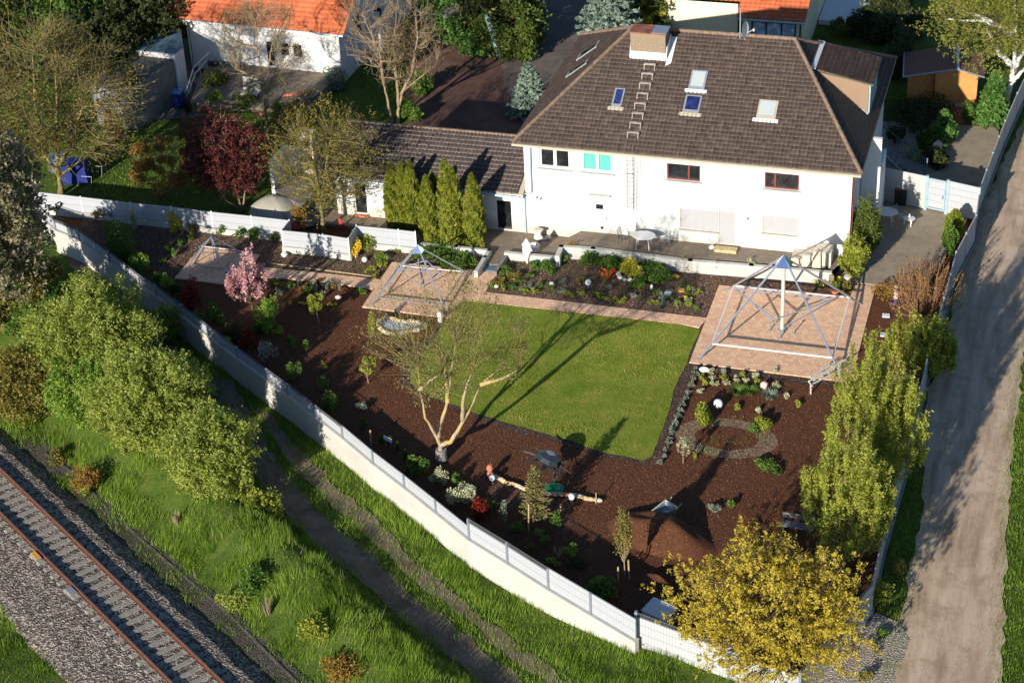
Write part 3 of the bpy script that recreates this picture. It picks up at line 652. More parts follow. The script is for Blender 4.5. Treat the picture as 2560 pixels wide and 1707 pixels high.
# ------------------------------------------------------------------ main house
H = thing('house', 'large white rendered house with a brown hipped tile roof and a row of step irons', 'house', (-18.2, 92.5, .6))
XL, XR, YB = -26.67, -9.87, 98.9
wins = [(-25.85, -24.2, 4.1, 5.22), (-23.62, -21.97, 4.1, 5.22), (-19.16, -17.46, 4.1, 5.0), (-14.2, -12.48, 4.12, 5.0), (-22.92, -22.27, .62, 2.54), (-18.5, -16.54, 1.34, 2.52), (-16.5, -15.65, .72, 2.56), (-14.25, -12.48, 1.6, 2.57), (-25.38, -24.72, 2.08, 2.5)]
mb = wallholes(XL, XR, 0.05, 5.42, YW, wins, .16)
mb.add([(XL, YW, 0.05), (XL, YB, 0.05), (XL, YB, 5.42), (XL, YW, 5.42)], [(0, 3, 2, 1)]); mb.add([(XR, YW, 0.05), (XR, YB, 0.05), (XR, YB, 5.42), (XR, YW, 5.42)], [(0, 1, 2, 3)]); mb.add([(XL, YB, 0.05), (XR, YB, 0.05), (XR, YB, 5.42), (XL, YB, 5.42)], [(0, 3, 2, 1)])
wallo = mb.mk('wall', MT['house'], H)
def window(par, x0, x1, z0, z1, y, frame, glass, split=(.5,), sill=True, fr=.07, sillm='curb', dep=.1):
    mb = MB(); yy = y + dep; xs = [x0] + [x0 + (x1 - x0) * s_ for s_ in split] + [x1]
    for i, x in enumerate(xs):
        c = x + (fr / 2 if i == 0 else -fr / 2 if i == len(xs) - 1 else 0); ww = fr if i in (0, len(xs) - 1) else fr * 1.5
        mb.box((c, yy, (z0 + z1) / 2), (ww, .07, z1 - z0))
    mb.box(((x0 + x1) / 2, yy - .002, z1 - fr / 2), (x1 - x0, .066, fr)); mb.box(((x0 + x1) / 2, yy - .002, z0 + fr / 2), (x1 - x0, .066, fr))
    o = mb.mk('window', frame, par)
    mk('pane', [(x0, yy + .02, z0), (x1, yy + .02, z0), (x1, yy + .02, z1), (x0, yy + .02, z1)], [(0, 1, 2, 3)], glass, o)
    if sill:
        MB().box(((x0 + x1) / 2, y - .07, z0 - .03), (x1 - x0 + .16, .2, .05)).mk('sill', MT[sillm], o)
    return o
window(H, *wins[0], YW, MT['whitemetal'], MT['glass'], fr=.11)
window(H, *wins[1], YW, MT['whitemetal'], MT['turq'], fr=.11)
window(H, *wins[2], YW, MT['wood'], MT['glass'], (.65,), fr=.06)
window(H, *wins[3], YW, MT['wood'], MT['glass'], (.3,), fr=.06)
def shutter(par, x0, x1, z0, z1, y, sill=True):
    mb = MB(); n = int((z1 - z0) / .11)
    for i in range(n): mb.box(((x0 + x1) / 2, y + .05, z0 + (i + .5) * (z1 - z0) / n), (x1 - x0 - .03, .03, (z1 - z0) / n * .995))
    o = mb.mk('roller_shutter', MT['shutter'], par)
    MB().box((x0 + .02, y + .035, (z0 + z1) / 2), (.04, .05, z1 - z0)).mk('guide_rail', MT['fascia'], o)
    if sill: MB().box(((x0 + x1) / 2, y - .05, z0 - .03), (x1 - x0 + .1, .16, .04)).mk('sill', MT['fascia'], o)
shutter(H, *wins[5], YW); shutter(H, *wins[6], YW, False); shutter(H, *wins[7], YW)
MB().box((-16.53, YW + .06, 1.62), (.06, .1, 1.9)).mk('door_gap', MT['black'], H)
dr = MB().box((-22.6, YW + .08, 1.58), (.63, .05, 1.92)).mk('door', MT['whitemetal'], H)
MB().box((-22.72, YW + .052, 2.1), (.36, .012, .27)).mk('pane', MT['glass'], dr); MB().box((-22.36, YW + .03, 1.45), (.05, .06, .14)).mk('handle', MT['galv'], dr)
MB().box((-22.62, YW - .004, .9), (.14, .02, .14)).mk('cat_flap', MT['dgrey'], dr)
mb = MB()
for i in range(7): mb.box((-25.05, YW + .04, 2.12 + i * .055), (.64, .03, .035))
mb.mk('vent_grille', MT['whitemetal'], H)
MB().box((-22.66, YW - .12, 2.86), (1.12, .26, .05)).mk('door_canopy', MT['curb'], H)
for x, z in ((-26.05, 2.35), (-25.85, 2.3), (-15.0, 2.32)): MB().lathe((x, YW - .06, z - .08), [(.03, 0), (.05, .04), (.06, .12), (.03, .16)], 8).mk('wall_lamp', MT['galv'], H)
# eaves and roof
EZ, RZ = 5.6, 9.3; eL, eR, eF, eB = -27.1, -9.42, 85.55, 99.4; RL, RR, RY = -22.4, -13.9, 92.5
A_, B_, C_, D_ = (eL, eF, EZ), (eR, eF, EZ), (eR, eB, EZ), (eL, eB, EZ); P1, P2 = (RL, RY, RZ), (RR, RY, RZ)
rf = tileface('roof', H, A_, B_, P1, P2, MT['roof'])
tileface('roof', H, B_, C_, P2, P2, MT['roofdark'], .21, .26)
tileface('roof', H, C_, D_, P2, P1, MT['roof'])
tileface('roof', H, D_, A_, P1, P1, MT['roof'])
mk('roof_deck', [A_, B_, C_, D_, P1, P2] and [(p[0], p[1], p[2] - .06) for p in (A_, B_, C_, D_, P1, P2)], [(0, 1, 5, 4), (1, 2, 5), (2, 3, 4, 5), (3, 0, 4)], MT['roof'], H)
for a, b in ((A_, P1), (B_, P2), (C_, P2), (D_, P1), (P1, P2)): ridge(H, Vector(a) + Vector((0, 0, .05)), Vector(b) + Vector((0, 0, .05)), .10, .36)
mb = MB().prism([(eL + .02, eF + .02), (eR - .02, eF + .02), (eR - .02, eB - .02), (eL + .02, eB - .02)], 5.4, 5.46); mb.mk('soffit', MT['fascia'], H)
mb = MB(); mb.box(((eL + eR) / 2, eF + .0, 5.5), (eR - eL, .03, .13)); mb.box((eL, (eF + eB) / 2, 5.5), (.03, eB - eF, .13)); mb.box((eR, (eF + eB) / 2, 5.5), (.03, eB - eF, .13)); mb.mk('fascia_board', MT['fascia'], H)
mb = MB(); mb.tube([(eL - .02, eF - .09, 5.52), (eR + .02, eF - .09, 5.5)], .07, 8); g_ = mb.mk('gutter', MT['fascia'], H)
mb = MB(); mb.tube([(-26.2, eF - .08, 5.44), (-26.3, YW - .09, 5.25), (-26.32, YW - .09, 2.62), (-26.5, YW - .12, 2.55), (-26.9, YW - .2, 2.52)], .045, 8); mb.mk('downpipe', MT['zinc'], H)
mb = MB(); mb.tube([(-9.95, eF - .05, 5.44), (-9.82, YW + .2, 5.2), (-9.82, YW + .2, 1.0)], .045, 8); mb.mk('downpipe', MT['wood'], H)
for i in range(9): MB().box((-9.86, 87.4 + .0 * i, 4.9 - 0), (.02, .01, .01)) if False else None
def rp(x, y, h=0.0): return Vector((x, y, EZ + (y - 85.6) * 3.7 / 6.9 + h))
nR = Vector((0, -3.7, 6.9)).normalized(); sR = Vector((0, 6.9, 3.7)).normalized()
def skylight(x0, x1, y0, y1, fm, gm, open_=False):
    a, b, c, d = rp(x0, y0, .1), rp(x1, y0, .1), rp(x1, y1, .1), rp(x0, y1, .1); mb = MB(); quadbox(mb, 0, nR, [a, b, c, d], .14)
    o = mb.mk('skylight', fm, H); t = .09
    q = [p + nR * .02 for p in (a.lerp(b, t / (x1 - x0)) + sR * .16, b.lerp(a, t / (x1 - x0)) + sR * .16, c.lerp(d, t / (x1 - x0)) - sR * .09, d.lerp(c, t / (x1 - x0)) - sR * .09)]
    mk('pane', q, [(0, 1, 2, 3)], gm, o)
    f0 = [rp(x0 - .15, y0 - .18, .07), rp(x1 + .15, y0 - .18, .07), rp(x1 + .15, y0 - .01, .09), rp(x0 - .15, y0 - .01, .09)]; mb = MB(); quadbox(mb, 0, nR, f0, .03); mb.mk('flashing', MT['whitemetal'] if gm is MT['blind'] else MT['fascia'], o)
    return o
skylight(-18.78, -17.95, 89.25, 90.3, MT['alu'], MT['blind']); skylight(-18.8, -17.96, 87.95, 88.9, MT['alu'], MT['glassblue']); skylight(-15.05, -14.08, 87.97, 88.97, MT['fascia'], MT['blind']); skylight(-22.5, -21.97, 87.93, 88.95, MT['alu'], MT['glassblue'])
# window vents open on the west face
for yy0, yy1 in ((93.6, 94.5), (91.4, 92.0)):
    def wp(x, y, h): return Vector((x, y, EZ + (x + 27.1) * 3.7 / 4.7 + h))
    mb = MB(); pts4 = [wp(-25.85, yy0, .12), wp(-24.7, yy0, .12), wp(-24.7, yy1, .12), wp(-25.85, yy1, .12)]; nW = Vector((-3.7, 0, 4.7)).normalized(); quadbox(mb, 0, nW, pts4[::-1], .12); o = mb.mk('skylight', MT['alu'], H)
    mk('pane', [p + nW * .01 for p in (pts4[0].lerp(pts4[2], .1), pts4[1].lerp(pts4[3], .1), pts4[2].lerp(pts4[0], .1), pts4[3].lerp(pts4[1], .1))], [(0, 3, 2, 1)][:1] and [(0, 1, 2, 3)], MT['glass'], o)
# step irons
for i, y in enumerate((90.32, 89.79, 89.25, 88.68, 88.12, 87.58, 87.04, 86.51)):
    mb = MB(); p = rp(-21.0, y, .2)
    for k in range(4): mb.box((p.x, p.y + .05 * k - .08, p.z), (.62, .025, .025))
    mb.box((p.x - .3, p.y, p.z), (.02, .2, .04)); mb.box((p.x + .3, p.y, p.z), (.02, .2, .04))
    o = mb.mk('step_iron', MT['stepmetal'], H)
    for sx in (-.27, .27): MB().tube([p + Vector((sx, .06, 0)), p + Vector((sx, -.05, 0)), rp(p.x + sx, y - .19, .03)], .026, 6).mk('bracket', MT['stepmetal'], o)
# chimney
ch = MB().box((-21.2, 91.25, 9.05), (1.84, 1.0, 1.5)).mk('chimney', MT['brick'], H)
MB().box((-21.2, 91.25, 9.83), (1.94, 1.08, .07)).mk('cap', MT['rust'], ch); MB().box((-20.62, 91.25, 9.875), (.78, 1.0, .02)).mk('cap_sheet', MT['galv'], ch)
mb = MB(); mb.box((-21.2, 90.73, 8.6), (1.86, .04, .42)); quadbox(mb, 0, (1, 0, 0), [(-20.22, 90.68, 8.45), (-20.22, 91.9, 9.1), (-20.22, 91.9, 9.4), (-20.22, 90.9, 9.1)], .04); quadbox(mb, 0, (-1, 0, 0), [(-22.16, 90.68, 8.45), (-22.16, 90.9, 9.1), (-22.16, 91.9, 9.4), (-22.16, 91.9, 9.1)], .04)
q = [rp(-20.22, 90.4, .08), rp(-19.95, 90.6, .08), rp(-19.95, 92.1, .08), rp(-20.22, 92.1, .08)]; quadbox(mb, 0, nR, q, .03); mb.mk('flashing', MT['whitemetal'], ch)
# aerial and dish
mb = MB().tube([(-16.72, 92.35, 9.1), (-16.72, 92.35, 10.9)], .03, 8); mb.tube([(-17.0, 92.2, 9.2), (-16.72, 92.35, 9.6), (-16.4, 92.2, 9.2)], .012, 5); ae = mb.mk('aerial_mast', MT['alu'], H)
mb = MB(); c = Vector((-16.55, 92.3, 9.75)); ax = Vector((.97, -.22, .12)).normalized(); e1 = ax.orthogonal().normalized(); e2 = ax.cross(e1); vs = []; fs = []
for i in range(6):
    for k in range(20):
        t = k / 20 * 6.283; r_ = .42 * i / 5; vs.append(c + e1 * r_ * math.cos(t) + e2 * r_ * math.sin(t) + ax * (r_ * r_ * .6))
for i in range(5):
    for k in range(20): fs.append((i * 20 + k, i * 20 + (k + 1) % 20, (i + 1) * 20 + (k + 1) % 20, (i + 1) * 20 + k))
mb.add(vs, fs); mb.tube([c + ax * .1 - e2 * .38, c + ax * .55], .015, 6); mb.box(c + ax * .58, (.08, .08, .12)); mb.mk('satellite_dish', MT['whitemetal'], H)
# roof ladder on the wall
mb = MB()
for x in (-21.24, -20.87, -20.84, -20.6): mb.tube([(x, YW - .12 - .25 * (x > -20.86), 5.9 if x < -20.7 else 5.2), (x, YW - .12 - .25 * (x > -20.86), 2.24)], .016, 6)
z = 2.35
while z < 5.5: mb.tube([(-21.24, YW - .12, z), (-20.87, YW - .12, z)], .011, 5); mb.tube([(-20.84, YW - .36, z - .03), (-20.6, YW - .36, z - .03)], .008, 5) if z < 5.2 else None; z += .24
for z in (4.2, 2.7): mb.tube([(-21.24, YW - .12, z), (-21.05, YW - .4, z + .2), (-20.87, YW - .12, z)], .012, 5)
mb.mk('wall_ladder', MT['wire'], H)
# dormer on the east face
yc = 91.33; Ain, Aout, Bout = Vector((-12.56, yc, 8.16)), Vector((-9.91, yc, 7.67)), Vector((-9.9, yc, 6.01)); yd = 94.3
dm = MB(); dm.add([Ain, Aout, Bout, Ain + Vector((0, yd - yc, 0)), Aout + Vector((0, yd - yc, 0)), Bout + Vector((0, yd - yc, 0))], [(0, 2, 1), (3, 4, 5), (1, 2, 5, 4)])
dmo = dm.mk('dormer', MT['tan'], H)
tileface('dormer_roof', H, (-9.7, yd + .2, 7.72), (-9.7, yc - .12, 7.72), (-12.95, yd + .2, 8.42), (-12.95, yc - .12, 8.42), MT['roof'], .21, .26)
mk('dormer_roof_deck', [(-9.7, yd + .2, 7.64), (-9.7, yc - .1, 7.64), (-12.95, yc - .1, 8.34), (-12.95, yd + .2, 8.34)], [(0, 3, 2, 1)], MT['fascia'], H)
mb = MB()
for i in range(5): y_ = yc + .1 + i * (yd - yc - .2) / 4; mb.box((-9.86, y_, 6.85), (.08, .09, 1.55))
mb.box((-9.86, (yc + yd) / 2, 6.15), (.078, yd - yc, .09)); mb.box((-9.86, (yc + yd) / 2, 7.6), (.078, yd - yc, .09)); dw = mb.mk('window', MT['zinc'], H)
mk('pane', [(-9.88, yc + .1, 6.1), (-9.88, yd - .1, 6.1), (-9.88, yd - .1, 7.6), (-9.88, yc + .1, 7.6)], [(0, 1, 2, 3)], MT['pane'], dw)
mb = MB(); mb.tube([Ain + Vector((-.1, -.04, .03)), Bout + Vector((.02, -.04, .03))], .035, 6); quadbox(mb, 0, (0, 0, 1), [(-13.0, yc - .2, 8.50), (-12.62, yc - .2, 8.40), (-12.62, yd + .2, 8.45), (-13.0, yd + .2, 8.53)], .03); mb.mk('flashing', MT['whitemetal'], H)
# side porch with white wall
MB().box((-9.35, 89.6, 3.0), (.9, .25, 5.2)).mk('side_wall', MT['white'], H); MB().box((-9.2, 91.4, 1.8), (.5, 2.2, 3.6)).mk('side_wall', MT['white'], H)
# ------------------------------------------------------------------ annex
AN = thing('annex', 'low white annex with a long brown tiled roof joined to the big house', 'outbuilding', (-32, 87.5, .15))
ah = [(-28.3, -27.5, .24, 1.92), (-36.32, -35.55, .22, 2.1)]
mb = wallholes(-37.3, XL - .003, -.1, 2.5, YW + .01, ah, .16); mb.add([(-37.3, YW + .01, -.1), (-37.3, 89.1, -.1), (-37.3, 89.1, 3.8), (-37.3, YW + .01, 2.5)], [(0, 3, 2, 1)]); mb.add([(-37.3, 89.1, -.1), (XL, 89.1, -.1), (XL, 89.1, 3.8), (-37.3, 89.1, 3.8)], [(0, 3, 2, 1)]); mb.mk('wall', MT['house'], AN)
o = MB().box((-27.9, YW + .13, 1.08), (.8, .04, 1.68)).mk('door', MT['glass'], AN); MB().box((-27.9, YW + .1, .3), (.8, .03, .08)).mk('kick_plate', MT['dgrey'], o)
o = window(AN, *ah[1], YW + .01, MT['whitemetal'], MT['glass'], (), fr=.07, sill=False); MB().box((-35.93, YW - .08, .2), (.85, .2, .07)).mk('sill', MT['terra'], o)
tileface('roof', AN, (-37.7, 85.6, 2.62), (-27.02, 85.6, 2.62), (-37.7, 89.4, 3.98), (-27.02, 89.4, 3.98), MT['roof2'], .21, .3)
mk('roof_deck', [(-37.7, 85.6, 2.55), (-26.7, 85.6, 2.55), (-26.7, 89.4, 3.9), (-37.7, 89.4, 3.9)], [(0, 3, 2, 1)], MT['fascia'], AN)
MB().box((-32.2, 89.42, 4.0), (11.0, .12, .16)).mk('ridge_flashing', MT['ridge'], AN)
mb = MB(); mb.tube([(-37.8, 85.5, 2.52), (-26.85, 85.5, 2.48)], .075, 8); mb.mk('gutter', MT['zinc'], AN); MB().tube([(-26.8, 85.55, 2.45), (-26.72, YW - .06, 2.25), (-26.72, YW - .06, .15)], .04, 8).mk('downpipe', MT['zinc'], AN)
MB().box((-32.2, 85.63, 2.5), (11.0, .03, .12)).mk('fascia_board', MT['whitemetal'], AN)
# ------------------------------------------------------------------ retaining walls and steps of the patio
def wallrun(name, label, pts, w_, z0, z1, mat, cat='wall'):
    mb = MB(); pts = [Vector(p) for p in pts]
    for i, (a, b) in enumerate(zip(pts[:-1], pts[1:])):
        d = b - a; c = (a + b) / 2; e = (w_ if i else 0); mb.box((c.x, c.y, (z0 + z1) / 2 + .001 * i), (d.length + w_ * .98, w_ - .002 * i, z1 - z0 - .002 * i), math.atan2(d.y, d.x))
    return tag(mb.mk(name, mat, loc=pts[0]), label, cat)
wallrun('retaining_wall', 'long low white wall along the patio above the flower bed', [G('H6', 845, 340, .68), G('H6', 885, 240, .68), G('H6', 1230, 262, .68), G('R', 100, 1178, .68), G('R', 700, 1225, .68), G('R', 1465, 1292, .68)], .24, -.1, .69, MT['curb'])
wallrun('retaining_wall', 'short low white wall right of the garden steps', [G('H6', 290, 305, .42), G('H6', 830, 360, .42)], .22, -.1, .43, MT['curb'])
wallrun('retaining_wall', 'low white wall in front of the row of cypresses', [G('X', 400, 0, .42), G('X', 1050, 40, .42), G('X', 1700, 108, .42), G('X', 2240, 165, .42), G('X', 2170, 270, .42), G('X', 2030, 500, .42)], .2, -.1, .43, MT['curb'])
wallrun('retaining_wall', 'grey stone edge along the right side of the garden steps', [G('H6', 290, 330, .3), G('H6', 170, 510, .3)], .16, -.1, .3, MT['cable'])
mb = MB(); a, b, c, d = G('X', 2060, 500, .05), G('X', 2330, 500, .05), G('X', 2352, 380, .15), G('X', 2240, 380, .15)
mb.prism([G('X', 2060, 480, .1), G('X', 2352, 500, .1), G('X', 2420, 420, .1), G('X', 2180, 400, .1)], -.1, .1); tag(mb.mk('garden_step', MT['blueroof'], loc=a), 'smooth grey step between the two white walls', 'step')
st = thing('garden_steps', 'rough stone steps climbing beside the corner of the house', 'steps', tuple(G('W', 1000, 560, .6)))
for i, (x0, x1, hh) in enumerate(((-12.6, -11.9, .85), (-11.95, -11.3, 1.1), (-11.35, -10.6, 1.35))):
    MB().box(((x0 + x1) / 2, 85.45, (hh + .5) / 2), (x1 - x0, 1.0 - .006 * i, hh - .5)).mk('step', MT['stone'], st)
for i, x in enumerate((-12.35, -11.8, -11.3)): MB().box((x, 84.85, .76 + .13 * i), (.42, .22, .42 + .24 * i), .12 * (i - 1), 0, .15).mk('side_stone', MT['stone'], st)
tag(MB().box((-16.0, 85.45, .68), (1.15, .45, .16)).mk('door_step', MT['buff'], loc=(-16, 85.4, .6)), 'stone step in front of the closed white door', 'step')
tag(MB().rock((-16.75, 85.5, .7), (.35, .3, .25), 3).mk('rock', MT['whitestone'], loc=(-16.7, 85.5, .6)), 'pale rock at the left end of the door step', 'rock')
# ------------------------------------------------------------------ fences
def panelrun(root, a, b, z0, z1, mat=None, thick=.05, grille=0, name='panel'):
    a, b = Vector((a[0], a[1], 0)), Vector((b[0], b[1], 0)); d = b - a; ln = d.length; u_ = d / ln; n_ = Vector((-u_.y, u_.x, 0)) * thick / 2; zt = z1 - grille
    P_ = [a + n_, b + n_, b - n_, a - n_]; vs = [(p.x, p.y, z0) for p in P_] + [(p.x, p.y, zt) for p in P_]
    fs = [(0, 1, 5, 4), (2, 3, 7, 6), (4, 5, 6, 7), (1, 2, 6, 5), (3, 0, 4, 7), (0, 3, 2, 1)]; H_ = zt - z0; uv = []
    for (w_, h_) in ((ln, H_), (ln, H_)): uv += [(0, 0), (w_, 0), (w_, h_), (0, h_)]
    uv += [(.1, .1)] * 16
    me = mk(name, vs, [f for f in fs], mat or MT['panel'], root, uv=uv); me.data.update()
    if grille:
        mb = MB(); k = 0.0
        while k < ln: p = a + u_ * k; mb.box((p.x, p.y, z1 - grille / 2), (.014, .014, grille)); k += .062
        c = (a + b) / 2
        for zz in (z1, zt + .03): mb.box((c.x, c.y, zz), (ln, .02, .02), math.atan2(u_.y, u_.x))
        mb.mk('wire_grille', MT['wire'] if grille > .1 else MT['galv'], root)
    return me
def post(root, p, z0, z1, s=.08, mat=None, ang=0):
    MB().box((p[0], p[1], (z0 + z1) / 2), (s, s, z1 - z0), ang).mk('post', mat or MT['galv'], root)
sfence = thing('garden_wall', 'long pale concrete wall topped with white privacy fence panels, running diagonally along the field path', 'wall', (SF[8].x, SF[8].y, -1))
mb = MB()
for i, (a, b) in enumerate(zip(SF[:-1], SF[1:])):
    d = b - a; c = (a + b) / 2; mb.box((c.x, c.y, -.6 - .001 * i), (d.length + .1, .22, 2.0 - .004 * (i % 2)), math.atan2(d.y, d.x))
mb.mk('concrete_wall', MT['concrete'], sfence)
mb = MB()
for i, (a, b) in enumerate(zip(SF[:-1], SF[1:])):
    d = b - a; c = (a + b) / 2; mb.box((c.x, c.y, .41 + .0015 * (i % 2)), (d.length + .1, .27, .03), math.atan2(d.y, d.x))
mb.mk('coping', MT['curb'], sfence)
for i, (a, b) in enumerate(zip(SF[:-1], SF[1:])):
    n = max(1, round((b - a).length / 2.5)); hi = a.x > -22.3; zt = 1.45 if hi else 1.02
    d = (b - a); nn = Vector((-d.y, d.x, 0)).normalized(); an = math.atan2(d.y, d.x)
    for k in range(n):
        p, q = a.lerp(b, k / n), a.lerp(b, (k + 1) / n)
        gr = .2 if (hi and a.x < -18.2) else (.13 if not hi and a.x < -31 else 0)
        panelrun(sfence, p, q, .47, zt, grille=gr); post(sfence, p - nn * .05, .4, zt + .05, .09, ang=an)
# the corner gate at the bottom
g0, g1 = Vector((gate0.x, gate0.y, 0)), Vector((gate1.x, gate1.y, 0)); gmid = g0.lerp(g1, .58)
gt = thing('gate_fence', 'white board gate and fence at the bottom corner behind the golden tree', 'gate', (g0.x, g0.y, -.3))
panelrun(gt, g0, gmid, -.35, 1.45, MT['gatepanel'], grille=.2); panelrun(gt, gmid, g1, -.3, 1.45, MT['gatepanel'], grille=.2)
for p in (g0, gmid, g1): post(gt, p, -.5, 1.5, .11)
MB().box((gmid.x - .12, gmid.y - .08, .6), (.05, .08, .16)).mk('handle', MT['dgrey'], gt)
r0 = Vector((RF[0].x, RF[0].y, 0)); cf = thing('corner_fence', 'short grey fence piece closing the bottom right corner of the plot', 'fence', (g1.x, g1.y, -.2))
for k in range(2): panelrun(cf, g1.lerp(r0, k / 2), g1.lerp(r0, (k + 1) / 2), -.2, 1.6, MT['gatepanel'], grille=.15); post(cf, g1.lerp(r0, (k + 1) / 2), -.3, 1.7, .1)
# right fence
rf_ = thing('boundary_fence', 'long white panel fence along the dirt track on the right', 'fence', (RF[3].x, RF[3].y, 0))
for a, b in zip(RF[:-1], RF[1:]):
    n = max(1, round((b - a).length / 2.5)); an = math.atan2((b - a).y, (b - a).x)
    for k in range(n):
        p, q = a.lerp(b, k / n), a.lerp(b, (k + 1) / n); panelrun(rf_, p, q, .2, 1.7); post(rf_, p, 0, 1.78, .09, ang=an)
mb = MB()
for i, (a, b) in enumerate(zip(RF[:-1], RF[1:])): d = b - a; c = (a + b) / 2; mb.box((c.x, c.y, -.05), (d.length + .08, .2, .46 - .004 * (i % 2)), math.atan2(d.y, d.x))
mb.mk('plinth', MT['cable'], rf_)
# north fence
nf = thing('privacy_fence', 'low white panel fence along the upper left edge of the garden', 'fence', (NT[3].x, NT[3].y, 0))
mb = MB(); allp = [NT, NT2, NT3, NT4, NT5]; ii = 0
for pl_ in allp:
    for a, b in zip(pl_[:-1], pl_[1:]):
        ii += 1; d = b - a; c = (a + b) / 2; an = math.atan2(d.y, d.x); mb.box((c.x, c.y, .1), (d.length + .1, .16, .5 - .004 * (ii % 3)), an)
        n = max(1, round(d.length / 2.6))
        for k in range(n): panelrun(nf, a.lerp(b, k / n), a.lerp(b, (k + 1) / n), .37, 1.3); post(nf, a.lerp(b, k / n), .3, 1.36, .06, MT['whitemetal'], an)
post(nf, NT5[-1], .3, 1.36, .06, MT['whitemetal'])
mb.mk('plinth', MT['concrete'], nf)
# gate screen of the side terrace
tz = 2.05
ts = [G('T', 735, 258, tz), G('T', 1430, 400, tz), G('T', 1770, 470, tz), G('T', 2285, 585, tz)]
gs = thing('terrace_screen', 'tall white screen with a narrow gate between the side terrace and the back yard', 'fence', (ts[1].x, ts[1].y, .1))
panelrun(gs, ts[0], ts[1], .15, tz, MT['screen']); panelrun(gs, ts[2], ts[3], .15, tz, MT['panel'])
for p in (ts[0],): post(gs, p, 0, tz + .02, .08, MT['whitemetal'])
for p in (ts[1], ts[2]): post(gs, p, 0, tz + .05, .16, MT['zinc'])
post(gs, ts[3], 0, tz + .03, .1, MT['zinc'])
a, b = ts[1].lerp(ts[2], .12), ts[2].lerp(ts[1], .12); o = panelrun(gs, a, b, .32, tz - .15, MT['panel'], name='gate_leaf'); an = math.atan2((b - a).y, (b - a).x)
mb = MB(); c = (a + b) / 2
for zz in (.25, tz - .1): mb.box((c.x, c.y, zz), ((b - a).length, .07, .08), an)
for p in (a, b): mb.box((p.x, p.y, tz / 2 + .07), (.08, .07, tz - .3), an)
go_ = mb.mk('gate_frame', MT['zinc'], gs); MB().box((b.x - .1, b.y - .07, 1.05), (.05, .08, .2)).mk('handle', MT['galv'], go_)
panelrun(gs, (ts[0].x - 1.0, ts[0].y + .25, 0), (ts[0].x - .05, ts[0].y + .02, 0), .1, tz, MT['zinc'])
# ------------------------------------------------------------------ pyramid frames on the paved squares
def pyramid(label, feet, apex, bases, ringf, cap, pole=None, rad=.05, group=None, inner_=None):
    c = sum(feet, Vector()) / 4; t = thing('pyramid_frame', label, 'garden sculpture', (c.x, c.y, PZ))
    for f_ in feet:
        MB().tube([f_, apex], rad, 8).mk('leg', MT['tube'], t)
        MB().box((f_.x, f_.y, PZ + .01), (.16, .16, .02)).mk('foot_plate', MT['galv'], t)
    rg = [f_.lerp(apex, ringf) for f_ in feet]
    for i in range(4):
        mb = MB(); a, b = rg[i], rg[(i + 1) % 4]; d = b - a; m_ = (a + b) / 2; bs_ = rad * 1.5; mb.box(m_, (d.length, bs_, bs_ * .85), math.atan2(d.y, d.x)); mb.mk('ring_beam', MT['whitemetal'] if (rad > .045 or i == 2) else MT['thinsteel'], t)
    q = [f_.lerp(apex, 1 - cap) + (f_ - c).normalized() * .05 for f_ in feet]; tp_ = apex + Vector((0, 0, .1))
    mk('cap', q + [tp_], [(0, 1, 4), (1, 2, 4), (2, 3, 4), (3, 0, 4)], MT['mirror'], t)
    if inner_:
        mid_, low = inner_
        for k, p in enumerate(mid_):
            MB().tube([p, mid_[(k + 1) % len(mid_)]], rad * .75, 6).mk('inner_brace', MT['tube'], t)
        for p in low[1:]: MB().tube([low[0], p], rad * .7, 6).mk('inner_brace', MT['tube'], t)
    if pole: MB().tube([pole[0], pole[1]], .09, 10).mk('centre_pole', MT['cream'], t); MB().lathe(pole[0], [(.22, 0), (.22, .05), (.1, .08)], 12).mk('pole_base', MT['galv'], t)
    return t
F1 = [G('S', 190, 1085, PZ), G('S', 1580, 1250, PZ), G('S', 1775, 550, PZ), G('S', 450, 415, PZ)]
c1 = sum(F1, Vector()) / 4; b1 = G('S', 1000, 805, PZ); ap1 = UP('S', 1020, 85, Vector((c1.x, c1.y, 0)))
def upt(k, x, y, f): return UP(k, x, y, f)
m1 = [PL('S', 548, 405, (0, b1.y + 1.7, 0), (0, 1, 0)), PL('S', 1490, 505, (0, b1.y + 1.6, 0), (0, 1, 0)), PL('S', 935, 700, (0, b1.y - .5, 0), (0, 1, 0))]
py1 = pyramid('largest steel tube pyramid with a cream centre pole on the right paved square', F1, ap1, None, .15, .105, (b1, b1.lerp(ap1, .93)), .05, 'steel pyramid frames', (m1, [b1 + Vector((0, 0, .1)), m1[0], m1[1], ap1 - Vector((0, 0, .6))]))
for x_, y0_, y1_ in ((880, 805, 730), (1115, 835, 755), (980, 880, 830)):
    p = G('S', x_, y0_, PZ); tag(MB().tube([p, p + Vector((0, 0, .42))], .035, 8).lathe(p, [(.09, 0), (.09, .02), (.04, .03)], 8).lathe(p + Vector((0, 0, .4)), [(.05, 0), (.06, .04), (.02, .07)], 8).mk('ground_socket', MT['galv'], loc=p), {880: 'short metal socket post left of the cream pole', 1115: 'short metal socket post right of the cream pole', 980: 'short metal socket post in front of the cream pole'}[x_], 'socket post')
F2 = [G('X', 320, 1050, PZ), G('X', 1540, 1190, PZ), G('X', 1930, 570, PZ), G('X', 740, 455, PZ)]
b2 = G('X', 1130, 795, PZ); c2_ = sum(F2, Vector()) / 4; ap2 = UP('X', 1070, 100, Vector((c2_.x, c2_.y, 0)))
m2 = [PL('X', 745, 470, (0, b2.y + .6, 0), (0, 1, 0)), PL('X', 1215, 335, (0, b2.y + 1.0, 0), (0, 1, 0)), PL('X', 1450, 545, (0, b2.y + .5, 0), (0, 1, 0))]
